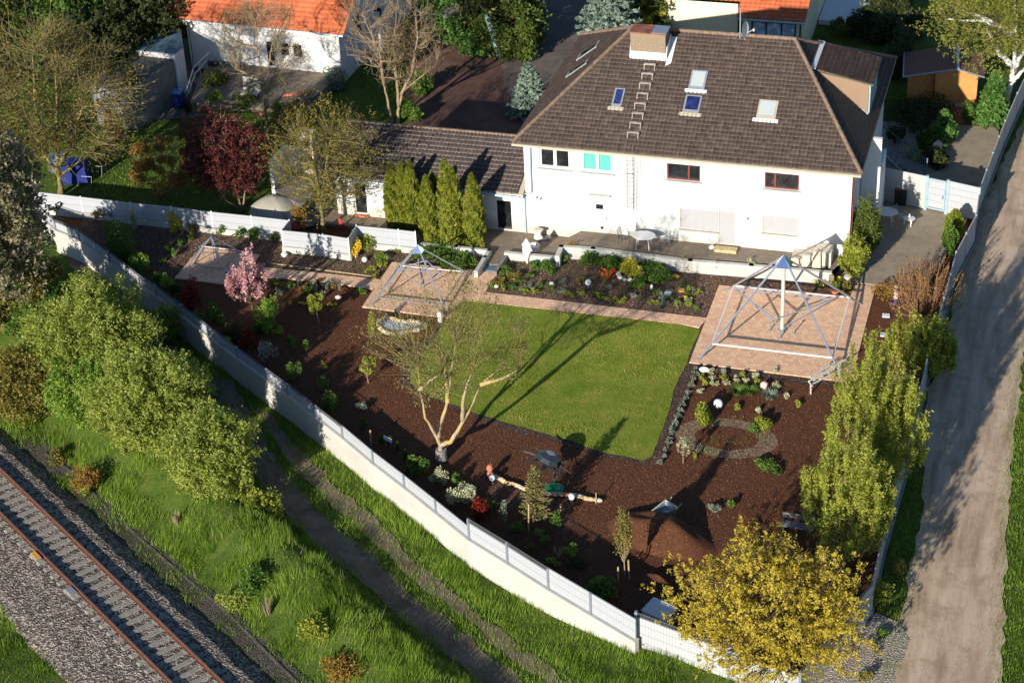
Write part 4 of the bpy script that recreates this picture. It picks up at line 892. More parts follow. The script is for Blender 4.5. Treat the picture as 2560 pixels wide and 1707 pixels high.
pyramid('middle steel tube pyramid on the paved square in front of the cypresses', F2, ap2, None, .12, .115, None, .038, 'steel pyramid frames', (m2, [b2 + Vector((0, 0, .1)), m2[0], m2[1], m2[2], UP('X', 1080, 300, b2)]))
F3 = [G('U', 1740, 1110, PZ), G('D', 1475, 605, PZ), G('D', 1570, 470, PZ), G('U', 1960, 770, PZ)]
c3 = sum(F3, Vector()) / 4; ap3 = UP('U', 2145, 600, Vector((c3.x, c3.y, 0))); b3 = G('U', 2210, 1050, PZ)
m3 = [PL('U', 1970, 850, (0, b3.y + .4, 0), (0, 1, 0)), PL('D', 1480, 480, (0, b3.y + .5, 0), (0, 1, 0))]
pyramid('small steel tube pyramid on the far left paved square beside the pink blossom', F3, ap3, None, .1, .08, None, .032, 'steel pyramid frames', (m3, [b3 + Vector((0, 0, .1)), m3[0], m3[1], ap3]))
# ------------------------------------------------------------------ white tubular frame (garden lounger stood on edge)
wf = thing('swing_frame', 'white tubular metal garden frame lying across the corner of the right paved square', 'garden furniture', tuple(G('Y', 1570, 1045)))
fb = G('Y', 1570, 1045, 0)
hz = {0: .75}
def yp(x, y, z): return G('Y', x, y, z)
mb = MB(); mb.tube([fb, yp(1570, 935, .62)], .045, 8); mb.mk('leg', MT['cream'], wf)
for (p, q), z in ((((1570, 930), (1950, 735)), .62), (((1545, 885), (2020, 605)), .72), (((1610, 870), (1890, 700)), .60), (((1565, 820), (1810, 680)), .55)): MB().tube([yp(*p, z), yp(*q, z)], .04, 8).mk('long_rail', MT['cream'], wf)
for (p, q), z in ((((1540, 885), (1590, 945)), .66), (((1560, 830), (1600, 870)), .58), (((1705, 715), (1800, 655)), .5), (((1705, 715), (1730, 740)), .5), (((1720, 740), (1900, 625)), .5), (((1725, 810), (1730, 855)), .6), (((1790, 740), (1800, 785)), .6), (((1840, 690), (1870, 720)), .62), (((1900, 680), (1960, 640)), .66)): MB().tube([yp(*p, z), yp(*q, z)], .035, 6).mk('cross_rail', MT['cream'], wf)
MB().tube([yp(1930, 680, .66), G('Y', 1925, 760, .05)], .035, 6).mk('leg', MT['cream'], wf)
# ------------------------------------------------------------------ tables and chairs
def table(label, c, rx, ry, h, mat, legs=4, rot=0, cat='table', group=None, name='table'):
    t = thing(name, label, cat, tuple(c), group); c = Vector(c)
    prof = [(.90, h - .03), (1.0, h - .02), (1.0, h), (.97, h + .012)]; mb = MB(); b = len(mb.v)
    mb.lathe(c, [(1.0 * 1, h - .03), (1.0, h)], 28, rx, ry); mb.mk('tabletop', mat, t)
    for k in range(legs):
        a = 2 * math.pi * (k + .5) / legs; p = c + Vector((math.cos(a) * rx * .62, math.sin(a) * ry * .62, 0)); q = c + Vector((math.cos(a) * rx * .8, math.sin(a) * ry * .8, 0))
        MB().tube([p + Vector((0, 0, h - .03)), (p + q) / 2 + Vector((0, 0, h * .5)), q], .028, 8).mk('leg', MT['whitemetal'], t)
    return t
pz = .6
tc = G('H6', 1780, 250, .6)
tt = G('V', 1478, 540, .6 + .72); tt = Vector((tt.x, tt.y, .6))
table('white oval table on the long patio in front of the roller shutter', tt, .62, .48, .72, MT['whitemetal'])
def chair(label, c, rot, mat, group='metal chairs round the patio table'):
    t = thing('garden_chair', label, 'chair', tuple(c), group); c = Vector(c); R_ = Matrix.Rotation(rot, 3, 'Z'); P = lambda x, y, z: c + R_ @ Vector((x, y, z))
    mb = MB()
    for i in range(7): y = -.2 + .066 * i; mb.tube([P(-.21, y, .43), P(.21, y, .43)], .01, 5)
    mb.tube([P(-.21, -.21, .43), P(.21, -.21, .43), P(.21, .21, .43), P(-.21, .21, .43), P(-.21, -.21, .43)], .014, 5); mb.mk('seat', mat, t)
    mb = MB(); mb.tube([P(-.21, .21, .43), P(-.2, .30, .88), P(.2, .30, .88), P(.21, .21, .43)], .014, 5)
    for i in range(1, 7): x = -.21 + .06 * i; mb.tube([P(x, .21, .43), P(x, .30, .88)], .007, 4)
    mb.mk('backrest', mat, t)
    for sx in (-1, 1):
        MB().tube([P(.22 * sx, -.2, 0), P(.23 * sx, -.2, .64), P(.23 * sx, .25, .64)], .013, 5).mk('armrest', mat, t)
        MB().tube([P(.21 * sx, .24, 0), P(.21 * sx, .21, .43)], .013, 5).mk('leg', mat, t)
    return t
chair('dark metal chair at the left end of the patio table, seat empty', tt + Vector((-1.05, .1, 0)), math.radians(80), MT['dgrey'])
chair('metal chair behind the left side of the patio table, near the wall', tt + Vector((-.35, .8, 0)), math.radians(10), MT['dgrey'])
chair('pale metal chair at the right end of the patio table', tt + Vector((1.05, .25, 0)), math.radians(-75), MT['galv'])
chair('dark metal chair on the garden side of the patio table, left one', tt + Vector((-.1, -.8, 0)), math.radians(180), MT['dgrey'])
chair('dark metal chair on the garden side of the patio table, right one', tt + Vector((.85, -.65, 0)), math.radians(205), MT['dgrey'])
t2 = G('T', 760, 970, .1 + .72); t2.z = .1
table('white oval table on the side terrace by the evergreen shrubs', t2, .60, .50, .72, MT['whitemetal'])
t3 = G('T', 1130, 1080, .1 + .42); t3.z = .1
st_ = table('small low white table holding a jug on the side terrace', t3, .32, .26, .42, MT['whitemetal'], 3)
tag(MB().lathe(t3 + Vector((0, .03, .435)), [(.05, 0), (.08, .06), (.05, .14), (.06, .2)], 10).mk('jug', MT['whitemetal'], loc=t3), 'white jug standing on the small low table', 'jug')
chair('thin metal chair beside the small low table on the side terrace', t3 + Vector((-.55, .25, 0)), math.radians(60), MT['galv'], None)
p = G('T', 980, 840, .1); bp = thing('planter', 'dark square planter against the white terrace screen', 'planter', tuple(p)); MB().box((p.x, p.y, .55), (.6, .55, .9), .1, taper=-.08).mk('box', MT['black'], bp); MB().box((p.x, p.y, 1.01), (.54, .49, .04), .1).mk('soil', MT['brownroof'], bp)
p = G('T', 590, 740, .1); be = thing('white_bench', 'small white garden seat beside the grey door of the side terrace', 'bench', tuple(p)); MB().box((p.x, p.y, .42), (.62, .42, .08)).mk('seat', MT['whitemetal'], be); MB().box((p.x, p.y + .22, .75), (.62, .06, .6)).mk('backrest', MT['whitemetal'], be); MB().box((p.x, p.y, .2), (.56, .36, .36)).mk('base', MT['whitemetal'], be)
# stone lantern, statues, planters near the patio
p = G('H6', 640, 170, .15); sl = thing('stone_lantern', 'stacked pale stone garden lantern at the foot of the house wall', 'garden ornament', tuple(p))
MB().rock(p + Vector((0, 0, .14)), (.55, .5, .3), 5).mk('base_stone', MT['whitestone'], sl); MB().rock(p + Vector((-.05, 0, .38)), (.42, .4, .28), 6).mk('middle_stone', MT['whitestone'], sl); MB().rock(p + Vector((0, 0, .58)), (.66, .5, .16), 7).mk('cap_stone', MT['stone'], sl)
MB().rock(p + Vector((.5, .1, .12)), (.34, .3, .26), 8).mk('side_stone', MT['stone'], sl)
p = G('H6', 515, 430, 0); s2 = thing('white_statue', 'slender white plaster figure in the bed beside the low wall', 'statue', tuple(p)); MB().lathe(p, [(.05, 0), (.06, .3), (.14, .5), (.24, .75), (.2, .95), (.26, 1.1), (.12, 1.3), (.04, 1.45)], 9, 1, .5).mk('figure', MT['whitestone'], s2)
p = G('H6', 590, 290, .15); s2 = tag(MB().lathe(p, [(.22, 0), (.28, .25), (.3, .34), (.24, .35), (.2, .2)], 12).mk('planter', MT['whitestone'], loc=p), 'pale stone trough behind the slender white figure', 'planter')
p = G('X', 1440, 1340, 0); s2 = thing('white_statue', 'small white figure at the corner of the middle paved square', 'statue', tuple(p)); MB().lathe(p, [(.1, 0), (.12, .1), (.07, .25), (.13, .4), (.1, .52), (.05, .6)], 9, 1, .7).mk('figure', MT['whitemetal'], s2)
def rock(label, k, x, y, s, mat, z=0, cat='stone', seed=0, group=None):
    p = G(k, x, y, z); return tag(MB().rock((p.x, p.y, z + s[2] * .4), s, seed).mk('garden_stone', mat, loc=p), label, cat, group)
rock('rounded white stone above the path, right of the pink blossom', 'H7', 630, 120, (.42, .36, .3), MT['whitestone'], seed=1)
rock('round pinkish white stone beside the golden shrub by the fence corner', 'H7', 1745, 190, (.34, .3, .3), MT['whitestone'], seed=2)
rock('oblong pinkish stone near the row of yellow flowers', 'H7', 1378, 712, (.42, .26, .24), MT['pinkstone'], seed=3)
rock('flat white stone in the heather bed below the blue green clump', 'H6', 783, 675, (.34, .28, .26), MT['whitestone'], seed=4)
rock('small beige stone nearest the bend of the paved path', 'H6', 180, 695, (.24, .2, .2), MT['whitestone'], seed=5)
rock('tiny white stone between two cushion plants near the bend', 'H6', 350, 690, (.18, .14, .12), MT['whitestone'], seed=6)
rock('upright white stone on the right part of the heather bed', 'H6', 1868, 710, (.2, .16, .3), MT['whitestone'], seed=7)
rock('round pink stone in the mulch in front of the right paved square', 'Y', 975, 975, (.42, .4, .4), MT['pinkstone'], seed=8)
rock('jagged white stone by the left front corner of the right paved square', 'Y', 215, 765, (.55, .32, .3), MT['whitestone'], seed=9)
rock('white stones under the low wall left of the slender figure', 'H6', 410, 375, (.5, .3, .2), MT['whitestone'], seed=10)
rock('pink rounded boulder among the shrubs of the back yard', 'H5', 1140, 770, (.75, .6, .75), MT['pinkstone'], .1, seed=11)
rock('pale rock at the foot of the terrace screen, nearest the house', 'T', 720, 720, (.4, .4, .45), MT['stone'], .1, seed=12)
rock('flat buff stone beside the pale rock of the side terrace', 'T', 665, 820, (.5, .45, .2), MT['buff'], .1, seed=13)
rock('white stone at the left end of the low cypress wall', 'H7', 1550, 50, (.4, .3, .3), MT['whitestone'], seed=14)
for x_, y_, lb, mm in ((1668, 785, 'greenish square slab in the heather bed', 'cable'), (2045, 765, 'light grey square slab in the heather bed', 'whiteslab'), (2190, 732, 'orange sandstone slab in the heather bed', 'plank'), (1352, 440, 'white rectangular block among the green perennials', 'whitemetal')):
    p = G('H6', x_, y_, .0); tag(MB().box((p.x, p.y, .06 if mm != 'whitemetal' else .12), (.32, .28, .1 if mm != 'whitemetal' else .22), .2 * (x_ % 5)).mk('slab', MT[mm], loc=p), lb, 'slab')
def globe(label, k, x, y, r=.17, h=.3):
    p = G(k, x, y, h); p.z = 0; t = thing('globe_lamp', label, 'garden lamp', tuple(p)); c = Vector((p.x, p.y, h))
    prof = [(max(.01, r * math.sin(a)), -r * math.cos(a)) for a in [i * math.pi / 10 for i in range(11)]]; o = MB().lathe(c, prof, 16).mk('globe', MT['globe'], t, smooth=True)
    MB().lathe(p, [(.07, 0), (.05, .05), (.04, h - r + .02)], 8).mk('base', MT['cable'], t)
globe('white globe lamp at the left end of the stone row, beside the terracotta figure', 'a2', 198, 447, .145)
globe('white globe lamp near the right end of the stone row', 'a2', 977, 632, .145)
globe('white globe lamp in the middle of the heather bed', 'H6', 1178, 637, .16)
globe('white globe lamp behind the round yellow green bush', 'Y', 385, 1170, .22)
p = G('a2', 180, 430, 0); s2 = thing('terracotta_figure', 'orange terracotta figure beside the left globe lamp', 'garden ornament', tuple(p)); MB().lathe(p, [(.14, 0), (.17, .12), (.1, .25), (.16, .4), (.13, .52), (.06, .6)], 9).mk('figure', MT['terra'], s2)
# stone row
path_ = [(230, 450), (285, 480), (345, 515), (400, 525), (460, 545), (520, 575), (580, 600), (640, 625), (700, 620), (780, 622), (850, 625), (920, 628), (1010, 635), (1060, 645), (1110, 665), (1170, 675), (1245, 685)]
for i, q in enumerate(path_):
    p = G('a2', *q); nx_ = path_[min(i + 1, len(path_) - 1)]; p2 = G('a2', *nx_); d = p2 - p
    mm = MT['buff'] if i % 4 else MT['stone']
    if i in (7, 11): mm = MT['terra']
    for k in range(2):
        c = p.lerp(p2, k * .5); tag(MB().rock((c.x, c.y, .1), (.3 + .03 * (i % 3), .2, .2), i * 3 + k).mk('edging_stone', mm, loc=c), 'irregular edging stone in the row along the front planting' if mm is not MT['terra'] else 'reddish edging stone in the row along the front planting', 'stone', 'stones of the front edging row')
# dark metal sculpture with arms
p = G('a2', 760, 400, 0); s2 = thing('metal_sculpture', 'dark grey metal drum with flat arms sticking out all round, standing on thin legs', 'garden ornament', tuple(p))
c = Vector((p.x, p.y, .8)); ax = Vector((.35, .25, .9)).normalized(); e1 = ax.orthogonal().normalized(); e2 = ax.cross(e1)
MB().tube([c - ax * .32, c - ax * .05, c + ax * .12, c + ax * .26], [.34, .62, .52, .24], 9).mk('drum', MT['dgrey'], s2); MB().tube([c + ax * .25, c + ax * .29], [.24, .16], 12).mk('band', MT['galv'], s2)
for k in range(8):
    a = k / 8 * 6.283; d = e1 * math.cos(a) + e2 * math.sin(a); s_ = ax.cross(d) * .09; q = c - ax * .1 + d * .45; r_ = c - ax * .2 + d * 1.15; mb = MB(); quadbox(mb, 0, ax, [q - s_, q + s_, r_ + s_ * .6, r_ - s_ * .6], .03); mb.mk('arm', MT['dgrey'], s2)
for k in range(4):
    a = k / 4 * 6.283 + .5; MB().tube([c - ax * .3, Vector((p.x + .6 * math.cos(a), p.y + .5 * math.sin(a), 0))], .022, 6).mk('leg', MT['dgrey'], s2)
p = G('a2', 810, 560, 0); s2 = thing('parasol_base', 'round green parasol foot with a short upright tube', 'parasol base', tuple(p)); MB().lathe(p + Vector((0, 0, .02)), [(.42, 0), (.42, .04), (.12, .09), (.06, .1)], 20).mk('disc', MT['green'], s2); MB().tube([p + Vector((0, 0, .1)), p + Vector((0, 0, .6))], .03, 8).mk('tube', MT['green'], s2)
# mulch heap and wheelbarrow
def mound(name, label, c, rx, ry, h, mat, seed=0, rot=0):
    n = 30; vs = []; fs = []
    for i in range(n + 1):
        for j in range(n + 1):
            x, y = (i / n * 2 - 1), (j / n * 2 - 1); r_ = math.hypot(x, y); z = h * max(0, 1 - r_ ** 1.5) * (1 + .18 * float(vnoise(np.float64(x * 2 + seed), np.float64(y * 2), .8, seed))) - .03
            X_, Y_ = x * rx, y * ry; vs.append((c.x + X_ * math.cos(rot) - Y_ * math.sin(rot), c.y + X_ * math.sin(rot) + Y_ * math.cos(rot), c.z + z))
    for i in range(n):
        for j in range(n): q = i * (n + 1) + j; fs.append((q, q + n + 1, q + n + 2, q + 1))
    return tag(mk(name, vs, fs, mat, loc=c, smooth=True), label, 'heap')
hc = G('a2', 1850, 960, .3); hc.z = 0
mound('mulch_heap', 'large heap of brown bark mulch in front of the wheelbarrow', hc, 2.5, 1.3, 1.05, MT['mulch'], 2, -.28)
hc2 = G('a2', 1790, 1470, .1); hc2.z = 0; mound('mulch_heap', 'small reddish heap of bark mulch in the shade near the bottom gate', hc2, .9, .6, .45, MT['mulch'], 5, -.3)
wp_ = G('a2', 1890, 740, .62); wp_.z = 0; wb = thing('wheelbarrow', 'pale grey wheelbarrow standing behind the bark heap, handles to the upper right', 'wheelbarrow', tuple(wp_))
d = Vector((G('a2', 2050, 640, .6).x - wp_.x, G('a2', 2050, 640, .6).y - wp_.y, 0)).normalized(); s_ = Vector((-d.y, d.x, 0)); W = lambda a, b, z: wp_ + d * a + s_ * b + Vector((0, 0, z))
o_ = [W(-.52, -.24, .62), W(.40, -.34, .62), W(.40, .34, .62), W(-.52, .24, .62)]; i_ = [W(-.25, -.15, .32), W(.25, -.2, .32), W(.25, .2, .32), W(-.25, .15, .32)]
ii_ = [p + Vector((0, 0, .02)) for p in i_]; oo_ = [q.lerp(W(0, 0, .62), .05) for q in o_]
mb = MB(); mb.add(o_ + i_ + oo_ + ii_, [(0, 1, 5, 4), (1, 2, 6, 5), (2, 3, 7, 6), (3, 0, 4, 7), (7, 6, 5, 4), (9, 8, 12, 13), (10, 9, 13, 14), (11, 10, 14, 15), (8, 11, 15, 12), (12, 15, 14, 13), (0, 8, 9, 1), (1, 9, 10, 2), (2, 10, 11, 3), (3, 11, 8, 0)]); tr_ = mb.mk('tray', MT['galv'], wb)
MB().tube(o_ + [o_[0]], .038, 6).mk('rim', MT['cream'], tr_)
for sg in (-1, 1):
    MB().tube([W(-.75, .06 * sg, .22), W(-.2, .16 * sg, .34), W(.3, .22 * sg, .36), W(.75, .30 * sg, .62)], .02, 6).mk('handle', MT['cream'], wb); MB().tube([W(.15, .2 * sg, .36), W(.3, .24 * sg, 0), W(.42, .24 * sg, .4)], .018, 6).mk('leg', MT['galv'], wb)
prof = [(.19 + .02 * math.cos(a), .045 * math.sin(a)) for a in [k / 8 * 6.283 for k in range(9)]]
mb = MB(); wc = W(-.75, 0, .2); vs = []; n = 16
for rr_, zz in prof:
    for k in range(n): t = k / n * 6.283; vs.append(wc + d * rr_ * math.cos(t) + Vector((0, 0, rr_ * math.sin(t))) + s_ * zz)
mb.add(vs, [(i * n + k, i * n + (k + 1) % n, (i + 1) * n + (k + 1) % n, (i + 1) * n + k) for i in range(len(prof) - 1) for k in range(n)]); mb.tube([wc - s_ * .04, wc + s_ * .04], .12, 10); mb.mk('wheel', MT['dgrey'], wb)
p = G('a2', 1985, 860, .2); p.z = .1; hm = thing('mallet', 'wooden mallet standing on its handle end right of the wheelbarrow', 'tool', tuple(p)); q = UP('a2', 1993, 740, p); MB().tube([p, q], .022, 6).mk('handle', MT['timber'], hm); MB().tube([q + Vector((-.11, 0, 0)), q + Vector((.11, 0, 0))], .05, 8).mk('head', MT['timber'], hm)
# stakes, sign, panel, bench
def stake(label, k, x, y, ytop, xt=None, r=.035, group=None):
    p = G(k, x, y, 0); q = UP(k, xt if xt is not None else x, ytop, p); return tag(MB().tube([p, q], r, 7).mk('wooden_stake', MT['timber'], loc=p), label, 'stake', group)
stake('thick timber stake left of the thin brown leaved sapling', 'N', 1240, 960, 765); stake('timber stake right of the thin brown leaved sapling', 'N', 1355, 890, 730, 1338)
stake('timber stake left of the narrow sapling near the bottom gate', 'N', 1897, 1340, 1225); stake('timber stake right of the narrow sapling near the bottom gate', 'N', 1980, 1315, 1175, 1972)
stake('short timber peg between the stone row and the lower fence', 'N', 1475, 810, 765); stake('pale peg at the right end of the stone row', 'N', 1735, 760, 680, r=.025)
stake('tall grey stake beside the fence near the white sign', 'N', 82, 330, 220, 75)
p = G('N', 205, 290, .35); p.z = 0; sg_ = thing('plant_sign', 'small blank white plant sign on short pegs beside the big tree', 'sign', tuple(p)); MB().box((p.x, p.y, .38), (.5, .04, .2), -.45).mk('board', MT['whitemetal'], sg_); MB().tube([p + Vector((-.15, .05, 0)), p + Vector((-.15, .05, .3))], .015, 5).tube([p + Vector((.15, -.08, 0)), p + Vector((.15, -.08, .3))], .015, 5).mk('peg', MT['timber'], sg_)
p = G('O', 330, 1150, .7); p.z = 0; cfm = thing('cold_frame', 'white glazed cold frame half hidden by the golden tree inside the gate', 'cold frame', tuple(p)); MB().box((p.x, p.y, .3), (1.1, .8, .6), -.4).mk('box', MT['whitemetal'], cfm); MB().box((p.x, p.y, .63), (1.15, .85, .03), -.4, .12).mk('glass_lid', MT['whiteslab'], cfm)
p = G('O', 1095, 695, .45); p.z = 0; bn = thing('garden_bench', 'dark bench in the shade under the lime green trees', 'bench', tuple(p))
for i in range(4): MB().box((p.x, p.y + .1 * i - .15, .45), (1.35, .08, .03), -.05).mk('slat', MT['cable'], bn)
for i in range(2): MB().box((p.x, p.y + .26, .65 + .14 * i), (1.35, .03, .1), -.05).mk('slat', MT['cable'], bn)
for x_ in (-.55, .55): MB().box((p.x + x_, p.y + .05, .24), (.05, .45, .44)).mk('leg', MT['dgrey'], bn)
# pebble bed
ps = [(440, 1400), (455, 1340), (520, 1310), (600, 1290), (690, 1310), (790, 1345), (880, 1360), (970, 1345), (1060, 1360), (1130, 1380), (1200, 1400), (1180, 1450), (1090, 1490), (1000, 1500), (900, 1520), (800, 1545), (700, 1560), (610, 1545), (520, 1515), (460, 1460)]
pb = [G('X', *q) for q in ps]; pe = thing('pebble_bed', 'kidney shaped bed of pale blue and white pebbles ringed with buff stones', 'pebble bed', tuple(pb[5]))
MT['pebble'] = gravelmat('glass_pebbles', [(.14, .20, .42), (.5, .53, .58), (.68, .68, .64), (.35, .42, .42), (.72, .72, .72)], 15)
inn = [p.lerp(sum(pb, Vector()) / len(pb), .08) for p in pb]; mb = MB().prism([(p.x, p.y) for p in inn], 0, .07); mb.mk('pebbles', MT['pebble'], pe)
for i, p in enumerate(pb):
    for k in range(2): q = p.lerp(pb[(i + 1) % len(pb)], k / 2); MB().rock((q.x, q.y, .08), (.30, .24, .22), i * 2 + k).mk('rim_stone', MT['buff'] if (i + k) % 3 else MT['stone'], pe)
rg = G('H6', 1640, 570); pr = thing('stone_ring', 'ring of pale rough stones round the yellow leaved shrub', 'stone ring', tuple(rg))
for k in range(13): a = k / 13 * 6.283; MB().rock((rg.x + .62 * math.cos(a), rg.y + .5 * math.sin(a), .09), (.3, .24, .24), 60 + k).mk('ring_stone', MT['whitestone'] if k % 3 else MT['stone'], pr)
# pots and pillar on the right
p = G('F', 1507, 690, 0); q = thing('stone_pillar', 'short column of stacked pinkish stones beside the blue pot', 'garden ornament', tuple(p))
for k in range(5): MB().rock((p.x, p.y + .25, .12 + .2 * k), (.26, .24, .24), 80 + k).mk('stacked_stone', MT['pinkstone'] if k % 2 else MT['stone'], q)
q = thing('plant_pot', 'glazed blue flower pot at the foot of the stone pillar', 'pot', tuple(p)); MB().lathe(p, [(.1, 0), (.17, .12), (.2, .25), (.17, .26)], 14).mk('pot', MT['blue'], q)
p = G('W', 1230, 1140, 0); tag(MB().lathe(p, [(.13, 0), (.2, .14), (.22, .22), (.18, .23)], 14).mk('plant_pot', MT['terra'], loc=p), 'wide terracotta bowl near the pale yellow daffodils', 'pot')
p = G('W', 1440, 900, .1); tag(MB().lathe(p, [(.12, 0), (.2, .1), (.22, .16), (.18, .17)], 14).mk('plant_pot', MT['whitestone'], loc=p), 'white and red bowl below the evergreen shrubs at the terrace corner', 'pot')
for i_, (x_, y_) in enumerate(((1450, 760), (1438, 885))): p = G('F', x_, y_, 0); tag(MB().box((p.x, p.y, .05), (.36, .3, .06), .1).mk('stepping_slab', MT['whiteslab'], loc=p), ('upper' if i_ == 0 else 'lower') + ' pale stepping slab in the bed right of the paved square', 'slab')
# stepping edge on bed above the left path
mb = MB(); a, b = G('H7', 440, 215, .03), G('H7', 1850, 395, .03); d = b - a; mb.box((a + b) / 2, (d.length, .05, .05), math.atan2(d.y, d.x)); tag(mb.mk('edging_board', MT['timber'], loc=a), 'long thin pale board edging the bed above the left path', 'edging')
# stone edging of the narrow cypress bed on the right terrace
ed = [G('T', *q, .1) for q in ((1830, 1020), (1800, 1100), (1780, 1200), (1745, 1300), (1720, 1400), (1690, 1500))] + [G('F', 1830, 240, .1), G('F', 1815, 330, .1)]
for i, (a, b) in enumerate(zip(ed[:-1], ed[1:])):
    for k in range(2): q = a.lerp(b, k / 2); tag(MB().rock((q.x, q.y, .2), (.3, .26, .28), 100 + i * 2 + k).mk('edging_stone', MT['buff'], loc=q), 'buff stone edging the narrow hedge bed of the side terrace', 'stone', 'stones edging the side terrace hedge')
# ------------------------------------------------------------------ neighbouring buildings
th_ = -math.atan2(.55, 12.2); LO = Vector((-43.15, 102.3, 0))
def LH(x, y, z): return Vector((LO.x + x * math.cos(th_) - y * math.sin(th_), LO.y + x * math.sin(th_) + y * math.cos(th_), z))
lh = thing('neighbour_house', 'white house with a bright orange tiled roof at the top left', 'house', tuple(LH(-5, 5, .5)))
def lbox(mb, x0, x1, y0, y1, z0, z1): c = LH((x0 + x1) / 2, (y0 + y1) / 2, (z0 + z1) / 2); return mb.box(c, (x1 - x0, y1 - y0, z1 - z0), th_)
def lq(mb, pts): P_ = [LH(*p) for p in pts]; return mb.add(P_, [tuple(range(len(P_)))])
mb = MB(); xl = -10.2; yb = 11.5; rt_h = 3.4 + .7 * (yb / 2)
for a in (0,):
    lq(mb, [(xl, 0, -.2), (0, 0, -.2), (0, 0, 3.55), (xl, 0, 3.55)]); lq(mb, [(0, 0, -.2), (0, yb, -.2), (0, yb, 3.55), (0, yb / 2, rt_h + .1), (0, 0, 3.55)]); lq(mb, [(xl, yb, -.2), (xl, 0, -.2), (xl, 0, 3.55), (xl, yb / 2, rt_h + .1), (xl, yb, 3.55)]); lq(mb, [(0, yb, -.2), (xl, yb, -.2), (xl, yb, 3.55), (0, yb, 3.55)])
mb.mk('wall', MT['white'], lh)
ov = .85; e0, e1 = LH(xl - 1.25, -ov, 3.55), LH(.75, -ov, 3.55); t0, t1 = LH(xl - 1.25, yb / 2, 3.55 + .7 * (yb / 2 + ov)), LH(.75, yb / 2, 3.55 + .7 * (yb / 2 + ov)); tileface('roof', lh, e0, e1, t0, t1, MT['orange'], .3, .34, .025, .03)
e2, e3 = LH(.75, yb + ov, 3.55), LH(xl - 1.25, yb + ov, 3.55); tileface('roof', lh, e2, e3, t1, t0, MT['orange'], .3, .34, .025, .03)
mb = MB(); quadbox(mb, 0, (0, 0, 1), [e0 - Vector((0, 0, .06)), e1 - Vector((0, 0, .06)), t1 - Vector((0, 0, .06)), t0 - Vector((0, 0, .06))], .06); quadbox(mb, 0, (0, 0, 1), [e2 - Vector((0, 0, .06)), e3 - Vector((0, 0, .06)), t0 - Vector((0, 0, .06)), t1 - Vector((0, 0, .06))], .06); mb.mk('roof_boards', MT['whitemetal'], lh)
MB().tube([e0 + Vector((0, -.08, -.05)), e1 + Vector((0, -.08, -.05))], .06, 8).mk('gutter', MT['whitemetal'], lh); mb = MB(); a = LH(xl - .9, -.9, 3.4); mb.tube([a, LH(xl - .85, -.5, 3.1), LH(xl - .05, -.1, 3.0), LH(xl - .05, -.1, .0)], .05, 8); mb.mk('downpipe', MT['whitemetal'], lh)
def lwin(x0, x1, z0, z1, fr=.08, split=()):
    mb = MB(); lbox(mb, x0 - fr, x1 + fr, -.06, .0, z0 - fr, z0); lbox(mb, x0 - fr, x1 + fr, -.06, 0, z1, z1 + fr); lbox(mb, x0 - fr, x0, -.055, 0, z0, z1); lbox(mb, x1, x1 + fr, -.055, 0, z0, z1)
    o = mb.mk('window', MT['whitemetal'], lh); mb = MB(); lq(mb, [(x0, -.012, z0), (x1, -.012, z0), (x1, -.012, z1), (x0, -.012, z1)]); mb.mk('pane', MT['glass'], o)
def lx(k, x, y): p = PL(k, x, y, tuple(LH(0, 0, 0)), (math.sin(-th_), math.cos(th_), 0)); d = p - LO; return d.x * math.cos(th_) + d.y * math.sin(th_), p.z
for (a, b, c, d) in ((1042, 1140, 405, 645), (1180, 1275, 418, 545), (1305, 1400, 430, 560)):
    X0, Zt = lx('c2', a, c); X1, Zb = lx('c2', b, d); lwin(X0, X1, max(.55, Zb), Zt)
# gable windows, seen steeply
for (y0, y1, z0, z1) in ((2.2, 3.4, 2.0, 3.2), (5.2, 8.4, 4.2, 5.2), (5.4, 6.6, 1.2, 2.5)):
    mb = MB(); lbox(mb, .0, .03, y0 - .08, y1 + .08, z0 - .08, z1 + .08); o = mb.mk('window', MT['whitemetal'], lh); mb = MB(); lq(mb, [(.035, y0, z0), (.035, y1, z0), (.035, y1, z1), (.035, y0, z1)]); mb.mk('pane', MT['glass'], o)
ext = MB(); lbox(ext, -.01, .9, 4.2, 4.4, -.2, 2.9); ext.mk('porch_wall', MT['white'], lh)
mb = MB(); lbox(mb, .1, 1.2, 3.4, 5.8, -.2, .1); mb.mk('porch_landing', MT['cable'], lh)
rl = thing('side_railing', 'white handrail of the side entrance beside the orange roofed house', 'railing', tuple(LH(1.2, 2, .5)))
a, b, c = LH(1.3, 1.6, 0), LH(1.3, 1.6, .95), LH(1.3, 5.5, 1.5); MB().tube([a, b, c], .04, 6).mk('handrail', MT['whitemetal'], rl)
for k in range(4): q = b.lerp(c, (k + 1) / 4); MB().tube([Vector((q.x, q.y, 0)), q], .025, 5).mk('post', MT['whitemetal'], rl)
tr_pts = [LH(-8.9, 0, .5), LH(.1, 0, .5), G('c2', 1700, 800, .5), G('c2', 1500, 960, .5), G('c2', 1000, 1020, .5), G('c2', 640, 985, .5), G('c2', 290, 1020, .5), G('c2', 380, 760, .5)]
sheet('raised_terrace', tr_pts, .5, MT['patio'], thick=.6)
yd_ = [G('A', 960, 790, -.05), G('A', 1320, 770, -.05), G('A', 1330, 500, -.05), G('A', 1200, 300, -.05), G('A', 1130, 500, -.05), G('A', 950, 700, -.05)]; sheet('paved_yard', yd_, -.05, MT['asphalt'])
wr = thing('stair_railing', 'white double handrail going down beside the raised terrace', 'railing', tuple(G('A', 1225, 640, .3)))
